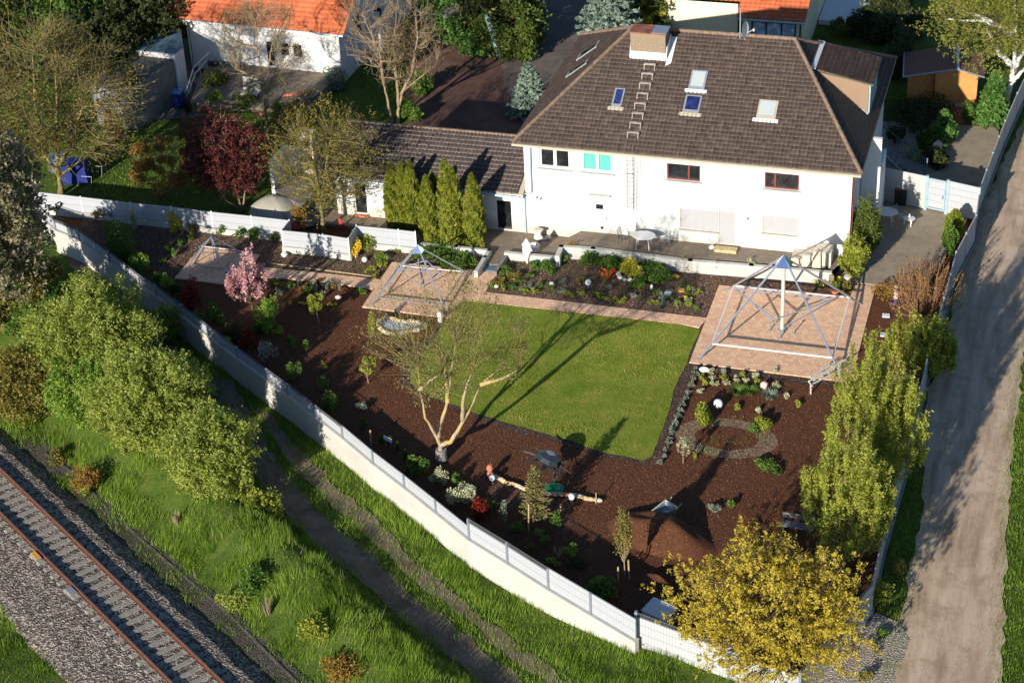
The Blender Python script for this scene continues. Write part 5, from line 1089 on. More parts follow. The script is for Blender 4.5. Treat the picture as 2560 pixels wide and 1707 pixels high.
for dz in (1.35, .95):
    MB().tube([G('A', 1365, 345, 1.35), G('A', 1265, 440, 1.3), G('A', 1215, 600, .85), G('A', 1228, 655, .0)] if dz > 1 else [G('A', 1350, 400, 1.0), G('A', 1275, 480, .95), G('A', 1228, 615, .5)], .035, 6).mk('handrail', MT['whitemetal'], wr)
for q in ((1345, 365, 1.35), (1300, 405, 1.3), (1262, 450, 1.3), (1238, 520, 1.1)): p = G('A', *q); MB().tube([p, Vector((p.x, p.y, .3))], .022, 5).mk('post', MT['whitemetal'], wr)
p = G('c2', 890, 880, 1.0); p.z = .5; ch_ = thing('lounge_chair', 'beige high backed seat on the raised terrace of the orange roofed house', 'chair', tuple(p)); MB().box((p.x, p.y + .2, 1.1), (1.1, .08, 1.2), .05, -.2).mk('backrest', MT['tarp'], ch_); MB().box((p.x, p.y - .1, .85), (1.05, .6, .1), .05).mk('seat', MT['tarp'], ch_); MB().box((p.x, p.y - .1, .65), (.9, .5, .3), .05).mk('base', MT['dgrey'], ch_)
mb = MB(); a, b = G('c2', 1210, 960, .5), G('c2', 1470, 915, .5)
for k in range(14):
    q = a.lerp(b, k / 13); mb.rock((q.x, q.y, .62), (.3, .25, .2), k)
tag(mb.mk('brick_stack', MT['terra'], loc=a), 'loose row of orange bricks on the edge of the raised terrace', 'bricks')
p = G('c2', 590, 620, .7); mb = MB()
for k in range(5): mb.rock((p.x - .8 + .5 * k, p.y, .65), (.6, .45, .4), 200 + k)
tag(mb.mk('rock_border', MT['dgrey'], loc=p), 'dark rounded rocks against the wall of the orange roofed house', 'rocks')
# garage of the left house
ga = thing('garage', 'long flat roofed garage with gravel and blue grey roof left of the orange roofed house', 'outbuilding', tuple(G('A', 950, 760, 0)))
gz_ = 2.4; rA = [G('A', *q, gz_) for q in ((600, 560), (885, 347), (1147, 378), (945, 548), (850, 598))]; rB = [G('A', *q, gz_ + .35) for q in ((888, 330), (1060, 190), (1180, 190), (1192, 310), (1140, 356))]
MB().prism([(p.x, p.y) for p in rA], -.1, gz_).mk('wall', MT['cable'], ga); MB().prism([(p.x, p.y) for p in [q.lerp(sum(rA, Vector()) / 5, .03) for q in rA]], gz_ - .05, gz_ + .02).mk('gravel_roof', gravelmat('roof_gravel', [(.07, .065, .055), (.13, .125, .105), (.2, .19, .16)], 9), ga)
MB().prism([(p.x, p.y) for p in rB], -.1, gz_ + .35).mk('wall', MT['white'], ga); MB().prism([(p.x, p.y) for p in [q.lerp(sum(rB, Vector()) / 5, -.03) for q in rB]], gz_ + .36, gz_ + .42).mk('roof', MT['blueroof'], ga)
q1, q2 = G('A', 1140, 460, 1.0), G('A', 1195, 430, 1.0)
MB().prism([(p.x, p.y) for p in [G('A', *q, .8) for q in ((600, 600), (845, 610), (845, 690), (640, 690))]], -.1, .8).mk('lower_roof', MT['blueroof'], ga)
p = G('A', 1165, 650, .5); p.z = -.05; bn = thing('refuse_bin', 'light blue wheelie bin beside the white stair railing', 'bin', tuple(p)); MB().box((p.x, p.y, .5), (.5, .55, .95), taper=-.12).mk('body', MT['blue'], bn); MB().box((p.x, p.y, 1.02), (.62, .66, .08)).mk('lid', MT['ltblue'], bn)
p = G('A', 1130, 760, .1)
# enclosure, pool dome
en = thing('courtyard_wall', 'white courtyard walls round a dark flat roof left of the annex', 'wall', tuple(G('H1', 440, 760, 0)))
pA, pB, pC = G('H1', 400, 380, 2.2), G('H1', 585, 182, 2.2), G('H1', 950, 205, 2.2)
def wseg(a, b, z0, z1, w_, m_, par, nm='wall'): d = b - a; c = (a + b) / 2; MB().box((c.x, c.y, (z0 + z1) / 2), (d.length + w_ * .9, w_, z1 - z0), math.atan2(d.y, d.x)).mk(nm, m_, par)
wseg(Vector((pA.x, pA.y, 0)), Vector((pB.x, pB.y, 0)), -.1, 2.2, .2, MT['white'], en); wseg(Vector((pB.x, pB.y, 0)), Vector((pC.x, pC.y, 0)), -.1, 2.195, .2, MT['white'], en)
MB().prism([(p.x, p.y) for p in [G('H1', *q, .75) for q in ((460, 770), (690, 560), (960, 290), (1130, 330), (1010, 740), (800, 960))]], -.1, .75).mk('flat_roof', MT['greyroof'], en)
a, b = G('H1', 1000, 745, .85), G('H1', 640, 1150, .85); d = b - a; MB().box((a + b) / 2, (d.length, .12, .1), math.atan2(d.y, d.x)).mk('roof_edge', MT['galv'], en)
p = G('H1', 880, 120, 2.6); p.z = 0; MB().box((p.x, p.y, 1.6), (.8, .6, 3.2)).mk('chimney', MT['stone'], en)
dome = thing('pool_cover', 'beige low domed pool cover behind the white fence', 'pool cover', tuple(G('H1', 350, 1000, 0)))
rim = [G('H1', *q, .35) for q in ((100, 1040), (100, 1000), (180, 930), (290, 870), (430, 825), (600, 850), (770, 920), (815, 950), (640, 1150), (560, 1150), (360, 1120), (160, 1090))]
cc = G('H1', 450, 960, .35); vs = []; fs = []
for j, t in enumerate((0, .12, .35, .65, 1.0)):
    zz = .35 + .55 * (1 - (1 - t) ** 2) if t else .0
    for p in rim: q = p.lerp(cc, t * .98); vs.append((q.x, q.y, zz))
n = len(rim)
for j in range(4):
    for k in range(n): fs.append((j * n + (k + 1) % n, j * n + k, (j + 1) * n + k, (j + 1) * n + (k + 1) % n))
mk('dome', vs, fs, MT['tarp'], dome, smooth=True)
mb = MB(); mb.tube([G('H1', 430, 828, .42), G('H1', 500, 960, .72), G('H1', 610, 1140, .42)], .03, 5); mb.mk('seam', MT['galv'], dome)
p = G('H1', 760, 1260, .4); p.z = .04; po = thing('plant_tub', 'red brown tub with a yellow leaved shrub beside the tree by the fence corner', 'pot', tuple(p)); MB().lathe(p, [(.3, 0), (.38, .3), (.42, .55), (.36, .56)], 16).mk('tub', MT['wood'], po)
p = G('H1', 1290, 1180, .5); sl2 = tag(quadbox(MB(), 0, (0, 0, 1), [G('H1', 1280, 1130, .7), G('H1', 1310, 1130, .7), G('H1', 1370, 1240, .1), G('H1', 1320, 1250, .1)], .05).mk('slide', MT['skin'], loc=p), 'small red slide beside the annex wall', 'slide')
# blue covered play equipment and frames, far left
p = G('H8', 960, 640, .6); p.z = -.12; pt = thing('covered_trampoline', 'dark blue tarpaulin cover half hidden behind the big bare tree', 'tarpaulin', tuple(p)); MB().box((p.x, p.y, .5), (1.7, 1.3, 1.1), .3, taper=.15).mk('cover', MT['blue'], pt)
p = G('H8', 720, 560, .8); p.z = -.12; pt = thing('play_slide', 'light blue plastic play slide beside the dark blue cover', 'slide', tuple(p)); MB().box((p.x, p.y + .2, .7), (.9, .5, 1.3), .4, .5).mk('chute', MT['ltblue'], pt)
for i, (x0, x1, yt, ybm) in enumerate(((1065, 1195, 745, 850), (1225, 1330, 610, 740))):
    a = G('H8', x1, ybm, -.1); b = UP('H8', x1, yt, a); c = UP('H8', x0, yt - 8, a); mb = MB().tube([a, b, c], .025, 5); tag(mb.mk('goal_frame', MT['galv'], loc=a), ('nearer' if i == 0 else 'farther') + ' thin metal frame on the dark lawn right of the blue cover', 'frame')
# small stone shed by the drive
p = G('H2', 180, 720, 0); sh = thing('stone_shed', 'small pale stone shed with a flat grey roof beside the drive', 'shed', tuple(p))
a, b = G('H2', -40, 640, 0), G('H2', 390, 735, 0); d = (b - a).normalized(); n_ = Vector((-d.y, d.x, 0)); hgt = 1.9; fp = [a, b, b + n_ * 2.2, a + n_ * 2.2]
MB().prism([(q.x, q.y) for q in fp], -.1, hgt).mk('wall', MT['stone'], sh); mb = MB(); cc = sum(fp, Vector()) / 4; mb.box((cc.x, cc.y, hgt + .06), ((b - a).length + .3, 2.5, .12), math.atan2(d.y, d.x)); mb.mk('roof', MT['cable'], sh)
# metal weeping ornament by the drive
a = G('H2', 1230, 965, 0); top = UP('H2', 1010, 250, a); wv = thing('weathered_awning', 'narrow hanging strip of pale blue sheeting on a wooden post beside the drive', 'awning', tuple(a))
mb = MB(); mb.tube([a, a.lerp(top, .5) + Vector((.15, 0, 0)), top], [.10, .26, .12], 6); mb.mk('sheeting', MT['zinc'], wv); b_ = G('H2', 1045, 770, 0); MB().tube([b_, UP('H2', 1050, 540, b_)], .06, 6).mk('post', MT['timber'], wv)
# ------------------------------------------------------------------ house behind on the right
yb_ = 111.0; bh = thing('rear_house', 'cream yellow building with an orange tiled roof behind the big house', 'house', (-20, 113, 0))
def wy(k, x, y, Y): return PL(k, x, y, (0, Y, 0), (0, 1, 0))
l_ = wy('H3', 440, 200, yb_); r_ = wy('H3', 1240, 100, yb_); tl = wy('H3', 470, -20, yb_); tr2 = wy('H3', 1250, 48, yb_)
mb = MB(); mb.add([(l_.x, yb_, -.2), (r_.x, yb_, -.2), (r_.x, yb_, tr2.z), (l_.x, yb_, tr2.z)], [(0, 1, 2, 3)]); mb.add([(l_.x, yb_, -.2), (l_.x, yb_, tr2.z), (l_.x, 122, tr2.z), (l_.x, 122, -.2)], [(0, 1, 2, 3)]); mb.mk('wall', MT['yellowwall'], bh)
fy = 110.5; pl0 = wy('H3', 1290, 250, fy); pr0 = wy('H3', 1950, 260, fy)
mb = MB(); mb.add([(pl0.x, fy, -.2), (pr0.x, fy, -.2), (pr0.x, fy, 2.6), (pl0.x, fy, 2.6)], [(0, 1, 2, 3)]); mb.add([(pr0.x, fy, -.2), (pr0.x, 122, -.2), (pr0.x, 122, 3.5), (pr0.x, fy, 2.6)], [(0, 1, 2, 3)]); mb.add([(pl0.x, fy, -.2), (pl0.x, fy, 2.6), (pl0.x, yb_, 2.8), (pl0.x, yb_, -.2)], [(0, 1, 2, 3)]); mb.mk('annex_wall', MT['yellowwall'], bh)
ea, eb_ = wy('H3', 1225, 200, 110.0), wy('H3', 1975, 245, 110.0); ez = (ea.z + eb_.z) / 2
tileface('roof', bh, (ea.x, 110.0, ez), (eb_.x, 110.0, ez), (ea.x, 118, ez + 3.4), (eb_.x, 118, ez + 3.4), MT['orange'], .3, .34)
tileface('roof', bh, (l_.x - .3, yb_ + .5, tr2.z - .05), (ea.x, yb_ + .5, tr2.z - .05), (l_.x - .3, 118, tr2.z + 2.9), (ea.x, 118, tr2.z + 2.9), MT['orange'], .3, .34)
mb = MB()
xs = [wy('H3', x, 300, fy - .03).x for x in (1395, 1550, 1715, 1865)]; zt = wy('H3', 1500, 235, fy).z
for x in xs: mb.box((x, fy - .03, zt / 2), (.09, .08, zt))
mb.box(((xs[0] + xs[-1]) / 2, fy - .03, zt), (xs[-1] - xs[0] + .1, .084, .1)); o = mb.mk('window', MT['dgrey'], bh)
for x0, x1 in zip(xs[:-1], xs[1:]): mk('pane', [(x0, fy - .02, .1), (x1, fy - .02, .1), (x1, fy - .02, zt), (x0, fy - .02, zt)], [(0, 1, 2, 3)], MT['pane'], o)
mb = MB(); mb.tube([(ea.x, 109.9, ez - .05), (eb_.x, 109.9, ez - .05)], .07, 6); mb.mk('gutter', MT['zinc'], bh)
mb = MB(); mb.tube([(l_.x - .08, yb_ - .1, 4), (l_.x - .08, yb_ - .1, 0)], .06, 6); mb.tube([(pl0.x + .1, fy - .3, 2.4), (pl0.x + .2, fy - .1, 2.0), (pl0.x + .2, fy - .1, 0)], .05, 6); mb.tube([(pr0.x - .15, fy - .1, 2.4), (pr0.x - .15, fy - .1, 0)], .05, 6); mb.mk('downpipe', MT['dgrey'], bh)
sheet('white_terrace', [G('C', 1010, 130, .2), G('C', 1300, 160, .2), G('C', 1380, -20, .2), (-12, 124, 0), (-14.6, 124, 0), G('C', 1060, -10, .2)], .2, MT['whiteslab'], thick=.4)
# wooden garden house
gh = thing('garden_house', 'orange wooden garden house with a brown roof under the birch', 'garden house', tuple(G('H4', 1510, 1280, 0)))
a = G('H4', 1235, 1260, 0); c_ = G('H4', 1760, 1280, 0); dd = (c_ - a).normalized(); l0 = a - dd * .1; bk = Vector((-dd.y, dd.x, 0)); Wd = (c_ - a).length
cr = a + dd * (Wd * .52); top_ = UP('H4', 1570, 830, cr); tz_ = min(2.9, top_.z); e_l = 2.05; e_r = 2.0
dp = 3.2
mb = MB(); mb.add([a, c_, (c_.x, c_.y, e_r), (cr.x, cr.y, tz_), (a.x, a.y, e_l)], [(0, 1, 2, 3, 4)]); mb.add([c_, c_ + bk * dp, (c_.x + bk.x * dp, c_.y + bk.y * dp, e_r), (c_.x, c_.y, e_r)], [(0, 1, 2, 3)]); mb.add([a, a + bk * dp, (a.x + bk.x * dp, a.y + bk.y * dp, e_l), (a.x, a.y, e_l)], [(0, 3, 2, 1)]); mb.mk('wall', MT['plank'], gh)
a2_ = a - dd * 1.5; mb = MB(); bq = bk * .5; mb.add([a2_ + bq, a + bq, Vector((a.x, a.y, e_l)) + bq, Vector((a2_.x, a2_.y, 1.75)) + bq], [(0, 1, 2, 3)]); mb.add([a2_ + bq, Vector((a2_.x, a2_.y, 1.75)) + bq, Vector((a2_.x, a2_.y, 1.75)) + bk * dp, a2_ + bk * dp], [(0, 1, 2, 3)]); mb.mk('side_wall', MT['plank'], gh)
up = lambda p, z: Vector((p.x, p.y, z))
L1, L2 = up(cr - bk * .35, tz_ + .05), up(cr + bk * dp, tz_ + .05); q1, q2 = up(a2_ - dd * .3 - bk * .35, 1.72), up(a2_ - dd * .3 + bk * dp, 1.72); q3, q4 = up(c_ + dd * .35 - bk * .35, e_r - .12), up(c_ + dd * .35 + bk * dp, e_r - .12)
mb = MB(); quadbox(mb, 0, (0, 0, 1), [q1, L1, L2, q2], .06); quadbox(mb, 0, (0, 0, 1), [L1, q3, q4, L2], .06); mb.mk('roof', MT['brownroof'], gh)
mb = MB(); mb.tube([q1, L1], .05, 4); mb.tube([L1, q3], .05, 4); mb.tube([q1, q2], .05, 4); mb.mk('barge_board', MT['galv'], gh); MB().tube([L1, L2], .09, 6).mk('ridge_cap', MT['zinc'], gh)
MB().box(((a.x + c_.x) / 2, (a.y + c_.y) / 2 - .35, .06), (Wd + .3, .7, .14), math.atan2(dd.y, dd.x)).mk('threshold', MT['cable'], gh)
MB().tube([a + Vector((0, -.02, 0)), up(a, e_l) + Vector((0, -.02, 0))], .05, 4).mk('corner_post', MT['wood'], gh)
sheet('flower_bed', [G('H5', *q, .01) for q in ((1330, 150), (1760, 160), (2050, 300), (2020, 430), (1700, 430), (1480, 420), (1330, 360))], .03, MT['brownroof'], .08, 3)
# railings of the side stairs
for nm, (x0, y0, x1, y1, h_) in (('upper black handrail of the stairs behind the terrace screen', (380, 430, 1000, 880, 1.0)), ('lower metal handrail of the stairs behind the terrace screen', (240, 680, 700, 1100, 1.0))):
    a, b = G('H5', x0, y0, .1 + h_), G('H5', x1, y1, .1 + h_ - .1); t = thing('stair_railing', nm, 'railing', (b.x, b.y, .1)); MB().tube([a, b], .03, 6).mk('handrail', MT['dgrey'] if 'upper' in nm else MT['zinc'], t)
    n = int((b - a).length / .16); mb = MB()
    for k in range(n // 3, n): q = a.lerp(b, (k + .5) / n); mb.tube([q, Vector((q.x, q.y, .25))], .014, 4)
    mb.mk('baluster_row', MT['zinc'], t)
    for k in (.45, 1.0): q = a.lerp(b, k); MB().tube([Vector((q.x, q.y, .05)), q + Vector((0, 0, .03))], .035, 6).mk('post', MT['galv'], t)
sp = thing('side_stairs', 'dark slab stairs between the house and the back yard on the right', 'stairs', tuple(G('H5', 600, 900, .1)))
for k in range(7):
    a = G('H5', 470 + 75 * k, 760 + 42 * k, .3); MB().box((a.x, a.y - .3, .16 + .02 * (6 - k)), (.32, 1.5, .12), 0).mk('step', MT['cable'], sp)
# ------------------------------------------------------------------ vegetation
def ellp(rng, n, shell=.5):
    d = rng.normal(size=(n, 3)); d /= np.linalg.norm(d, axis=1)[:, None]; r = rng.uniform(shell ** 3, 1, n) ** (1 / 3); return d * r[:, None]
def leafquads(P, size, rng, up=.4, stretch=1.5, axis=None, jit=.35):
    n = len(P); nrm = rng.normal(size=(n, 3)); nrm[:, 2] += up * 2; nrm /= np.linalg.norm(nrm, axis=1)[:, None]
    a = rng.normal(size=(n, 3)) if axis is None else axis + rng.normal(size=(n, 3)) * jit
    a -= nrm * (a * nrm).sum(1)[:, None]; a /= np.linalg.norm(a, axis=1)[:, None] + 1e-9; b = np.cross(nrm, a)
    s = size * rng.uniform(.5, 1.5, n)[:, None] / 2
    v = np.stack([P - a * s * stretch, P - b * s * .75, P + a * s * stretch, P + b * s * .75], 1).reshape(-1, 3)
    return v, np.arange(4 * n).reshape(n, 4)
def foliage(name, P, size, mat, parent=None, loc=None, rng=None, seed=0, **kw):
    rng = rng or np.random.RandomState(seed); v, f = leafquads(P, size, rng, **kw)
    cl = np.clip(.5 + .3 * vnoise(P[:, 0] + P[:, 2], P[:, 1] + .7 * P[:, 2], .5, 77) + rng.normal(size=len(P)) * .22, 0, 1); return mk(name, v, f, mat, parent, loc, var=cl)
def limb(p, q, rng, sag=.12, n=5):
    p, q = Vector(p), Vector(q); d = q - p; L_ = d.length; o = d.orthogonal().normalized() * rng.uniform(-1, 1) * sag * L_ + Vector((0, 0, 1)) * sag * L_ * rng.uniform(-.6, .1)
    return [p + d * t + o * math.sin(math.pi * t) for t in [i / n for i in range(n + 1)]]
class Twigs:
    def __init__(s): s.v = []; s.f = []; s.n = 0
    def seg(s, p, q, r0, r1, k=3):
        p = np.asarray(p, float); q = np.asarray(q, float); d = q - p; L_ = np.linalg.norm(d)
        if L_ < 1e-6: return
        d /= L_; a = np.cross(d, (0, 0, 1.0) if abs(d[2]) < .9 else (1.0, 0, 0)); a /= np.linalg.norm(a); b = np.cross(d, a); t = np.arange(k) * 2 * np.pi / k
        c = np.cos(t)[:, None] * a + np.sin(t)[:, None] * b; s.v += [p + c * r0, q + c * r1]; i = np.arange(k); j = (i + 1) % k
        s.f.append(np.stack([s.n + i, s.n + j, s.n + k + j, s.n + k + i], 1)); s.n += 2 * k
    def poly(s, pts, r0, r1, k=3):
        n = len(pts) - 1
        for i in range(n): s.seg(pts[i], pts[i + 1], r0 + (r1 - r0) * i / n, r0 + (r1 - r0) * (i + 1) / n, k)
    def mk(s, name, mat, parent=None, loc=None): return mk(name, np.concatenate(s.v), np.concatenate(s.f), mat, parent, loc)
def tree(name, label, base, cc, rad, tr, K, nl, ls, lm, bk_, seed=0, lump=.32, shell=.45, twigs=0, stems=None, group=None, cat='tree', lean=None, trunk_top=.75, tw_r=.012, up=.4, limbr=.35, limbm=None, fill=0.0, sprig=0.0, rough=.26, per_=11):
    """base point, crown centre, crown radii, trunk radius, K clumps, nl leaves"""
    rng = np.random.RandomState(seed); base = Vector(base); cc = Vector(cc); rad = np.array(rad, float)
    t = thing(name, label, cat, tuple(base), group)
    lc = ellp(rng, K, shell) * rad + np.array(cc); lc[:, 2] = np.maximum(lc[:, 2], base.z + .15 * (cc.z - base.z))
    tops = stems or [[base, base.lerp(cc, .5) + Vector((rng.uniform(-.1, .1), rng.uniform(-.1, .1), 0)), cc + Vector((0, 0, rad[2] * (trunk_top - .5)))]]
    tw = Twigs(); nodes = []
    for st_ in tops:
        pts = []
        st_ = [Vector(p) for p in st_]
        for i in range(len(st_) - 1):
            for q in range(4): pts.append(st_[i].lerp(st_[i + 1], q / 4) + Vector(rng.normal(size=3) * tr * .12) * (1 if i + q else 0))
        pts.append(st_[-1]); m_ = len(pts) - 1; r0 = tr if stems is None else tr * (.75)
        R = [r0 * (1 - .82 * i / m_) for i in range(m_ + 1)]
        if pts[0] == base or stems is None: R[0] *= 1.35
        MB().tube(pts, R, 9).mk('trunk', bk_, t, smooth=True)
        for i, p in enumerate(pts):
            if i > m_ * .3: nodes.append((p, R[i]))
    if nodes:
        NP = np.array([tuple(n[0]) for n in nodes])
        for c in lc:
            d = np.linalg.norm(NP - c, axis=1) + np.maximum(0, NP[:, 2] - c[2] + .2) * 2; j = int(np.argmin(d)); p0, r0 = nodes[j]
            lb = limb(p0, c, rng, .1); rr0 = min(r0 * .7, limbr * tr + .01); tw.poly(lb, rr0, tw_r * 1.2, 4)
            for _ in range(twigs):
                k = rng.randint(1, len(lb)); s_ = np.array(lb[k]); e = c + rng.normal(size=3) * rad * lump * .75; e[2] += .15 * rad[2] * rng.rand(); mid_ = (s_ + e) / 2 + rng.normal(size=3) * .08 * np.linalg.norm(e - s_)
                tw.poly([s_, mid_, e], tw_r, tw_r * .45, 3)
        tw.mk('limbs', limbm or bk_, t)
    if nl:
        P = []; nsp = 0
        env = lambda d: 1 + rough * vnoise(d[:, 0] * 2.2 + d[:, 2], d[:, 1] * 2.2 + d[:, 2] * 1.7, 1.0, seed) + rough * .6 * vnoise(d[:, 0] * 5, d[:, 1] * 5 + d[:, 2] * 5, 1.0, seed + 2)
        if sprig:
            nsp = int(nl * .75 / per_); q = ellp(rng, int(nsp * 1.6), .30); u_ = q / np.linalg.norm(q, axis=1)[:, None]
            gate = vnoise(q[:, 0] * 4 + q[:, 2] * 2, q[:, 1] * 4 - q[:, 2] * 3, 1.0, seed + 5) + .7 * vnoise(q[:, 2] * 7 + q[:, 0], q[:, 1] * 6, 1.0, seed + 6); k = gate > -.35; q, u_ = q[k], u_[k]
            S0 = q * env(u_)[:, None] * rad + np.array(cc); D = u_ * .7 + rng.normal(size=q.shape) * .35; D[:, 2] += .75; D /= np.linalg.norm(D, axis=1)[:, None]; ln = sprig * rng.uniform(.5, 1.35, len(q))
            tt = rng.rand(len(q), per_, 1); X_ = S0[:, None, :] + D[:, None, :] * ln[:, None, None] * tt + rng.normal(size=(len(q), per_, 3)) * (.035 + .09 * sprig) * (1.1 - .6 * tt)
            P.append(X_.reshape(-1, 3))
        nl2 = nl - nsp * per_ if sprig else nl
        per = rng.multinomial(nl2, rng.dirichlet(np.ones(K) * 3))
        for c, m_ in zip(lc, per):
            q = rng.normal(size=(m_, 3)); q /= np.linalg.norm(q, axis=1)[:, None] + 1e-9; q *= (rng.uniform(.15, 1, m_) ** .5)[:, None]; lr = rad * lump * rng.uniform(.65, 1.3); P.append(c + q * lr)
        P = np.concatenate(P); P[:, 2] = np.maximum(P[:, 2], base.z + .05); foliage('crown', P, ls, lm, t, rng=rng, up=up)
    return t
def bush(name, label, k, x, y, rx, rz, lm, n=500, ls=.07, seed=0, z=0, ry=None, parts=True, group=None, cat='shrub', K=None, up=.4, lump=.42, stem=None, on=None, shell=.3):
    """low plant sitting on its measured foot point"""
    b = G(k, x, y, z) if on is None else on; rng = np.random.RandomState(seed + int(x) + int(y)); ry = ry or rx; K = K or max(5, int(rx * 14))
    lc = ellp(rng, K, shell) * np.array([rx * .72, ry * .72, rz * .5]) + np.array([b.x, b.y, b.z + rz * .55]); P = []
    per = rng.multinomial(n, np.ones(K) / K)
    for c, m_ in zip(lc, per):
        q = ellp(rng, m_, .2); P.append(c + q * np.array([rx, ry, rz]) * lump)
    P = np.concatenate(P); P[:, 2] = np.maximum(P[:, 2], b.z + .02)
    if not parts: o = foliage(name, P, ls, lm, loc=b, rng=rng, up=up); return tag(o, label, cat, group)
    t = thing(name, label, cat, tuple(b), group); foliage('foliage', P, ls, lm, t, rng=rng, up=up); tw = Twigs()
    for c in lc: tw.poly([np.array(b), (np.array(b) + c) / 2 + rng.normal(size=3) * .04, c], .014, .006, 3)
    tw.mk('stem', stem or MT['bk_brown'], t); return t
def tuft(name, label, k, x, y, r, h, lm, n=60, seed=0, z=0, group=None, w=.03, cat='plant', spread=.6, flower=None, on=None):
    b = G(k, x, y, z) if on is None else on; rng = np.random.RandomState(seed + int(x)); a = rng.uniform(0, 6.28, n); r0 = r * .45 * rng.rand(n); tip = r * rng.uniform(.4, 1, n)
    B = np.stack([b.x + r0 * np.cos(a), b.y + r0 * np.sin(a), np.full(n, b.z)], 1); T_ = np.stack([b.x + tip * np.cos(a), b.y + tip * np.sin(a), b.z + h * rng.uniform(.6, 1, n)], 1); s_ = np.stack([-np.sin(a), np.cos(a), np.zeros(n)], 1) * w / 2
    M_ = (B + T_) / 2; M_[:, 2] += h * .1; v = np.stack([B - s_, B + s_, M_ + s_, M_ - s_, M_ - s_, M_ + s_, T_ + s_ * .3, T_ - s_ * .3], 1).reshape(-1, 3)
    t = mk(name, v, np.arange(8 * n).reshape(-1, 4), lm, None if True else None, loc=b, var=rng.rand(2 * n))
    if flower is not None:
        m_, fs_ = flower; i = rng.choice(n, min(n, m_), replace=False); lp = T_[i] + (0, 0, .02); v, f = leafquads(np.repeat(lp, 6, 0) + rng.normal(size=(len(i) * 6, 3)) * .018, .075, rng); o = mk('flower_head', v, f, fs_, t, var=rng.rand(len(f))); o.parent = t
    return tag(t, label, cat, group)
def column(label, k, xb, yb, xt, yt, r, seed=0, lm=None, peaks=1, n=9000, z=.15, ls=.10, group='row of columnar cypresses', name='columnar_cypress', basew=.8, pk=.62):
    b = G(k, xb, yb, z); top = UP(k, xt, yt, b); h = top.z - b.z; rng = np.random.RandomState(seed); t = thing(name, label, 'cypress', tuple(b), group)
    P = []; AX = []
    cols = [(0, 0, h, 1)] if peaks == 1 else [(-.38 * r, .1 * r, h, .72), (.30 * r, 0, h * .93, .72), (.05 * r, -.3 * r, h * .84, .7)][:peaks + 0]
    core = MB()
    for ox, oy, hh, sc in cols:
        m_ = n // len(cols); u = rng.uniform(0, 1, m_); a = rng.uniform(0, 6.28, m_); prof = np.minimum(1, basew + .35 * np.sin(np.clip(u * 1.6, 0, 1.2) * 1.57)) * np.clip((1 - u) / .5, 0, 1) ** pk
        bump_ = 1 + .13 * np.sin(a * 5 + u * 23 + seed) + .10 * np.sin(a * 9 - u * 41) + rng.normal(size=m_) * .05
        rr_ = r * sc * prof * bump_; P.append(np.stack([b.x + ox + rr_ * np.cos(a), b.y + oy + rr_ * np.sin(a), b.z + .05 + u * hh], 1)); AX.append(np.stack([np.cos(a) * .35, np.sin(a) * .35, np.ones(m_)], 1))
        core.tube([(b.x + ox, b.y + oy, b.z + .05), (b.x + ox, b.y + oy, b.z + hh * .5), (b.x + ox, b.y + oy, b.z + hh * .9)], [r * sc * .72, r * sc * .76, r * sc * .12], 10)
    P = np.concatenate(P); AX = np.concatenate(AX); foliage('foliage', P, ls, lm or LF['thuja'], t, rng=rng, up=.0, axis=AX, stretch=2.0, jit=.25)
    core.mk('shade_core', LF['dark'], t); return t  # solid dark core added, stands in for the shade inside the foliage
def conifer(label, b, h, r, lm, n, seed=0, ls=.12, name='spruce', droop=-.25, tiers=14, group=None, top=None, bk_=None, per=11):
    rng = np.random.RandomState(seed); b = Vector(b); t = thing(name, label, 'conifer', tuple(b), group); MB().tube([b, b + Vector((0, 0, h * .95))], [r * .07, .02], 7).mk('trunk', bk_ or MT['bk_brown'], t)
    tw = Twigs(); P = []; AX = []
    for i in range(tiers):
        f = i / tiers; z = h * (.06 + .92 * f); rr_ = r * (1 - f) ** .85
        for k in range(per):
            a = 6.283 * (k + rng.rand() * .7) / per + i * 1.3; L_ = rr_ * rng.uniform(.75, 1.12) + .05; d = np.array([math.cos(a), math.sin(a), droop * (1 - f) + .3 * f]); p0 = np.array([b.x, b.y, b.z + z]); p1 = p0 + d * L_; p1[2] += L_ * .12; tw.seg(p0, p1, .02, .006)
            m_ = int(n * L_ / (tiers * per * r * .55)) + 3; tt_ = rng.uniform(.15, 1.05, m_); side = np.array([-math.sin(a), math.cos(a), 0]); wd = .32 * L_ * (1.1 - tt_) * 1.1 + .04
            o = rng.uniform(-1, 1, m_) * wd; q = p0 + d * L_ * tt_[:, None] + side * o[:, None]; q[:, 2] += L_ * .12 * tt_ - np.abs(o) * .25 + rng.normal(size=m_) * .03; P.append(q); AX.append(np.tile(d, (m_, 1)) + side * np.sign(o)[:, None] * .6)
    tw.mk('limbs', bk_ or MT['bk_brown'], t); foliage('needles', np.concatenate(P), ls, lm, t, rng=rng, up=.5, axis=np.concatenate(AX), stretch=1.7, jit=.3); return t
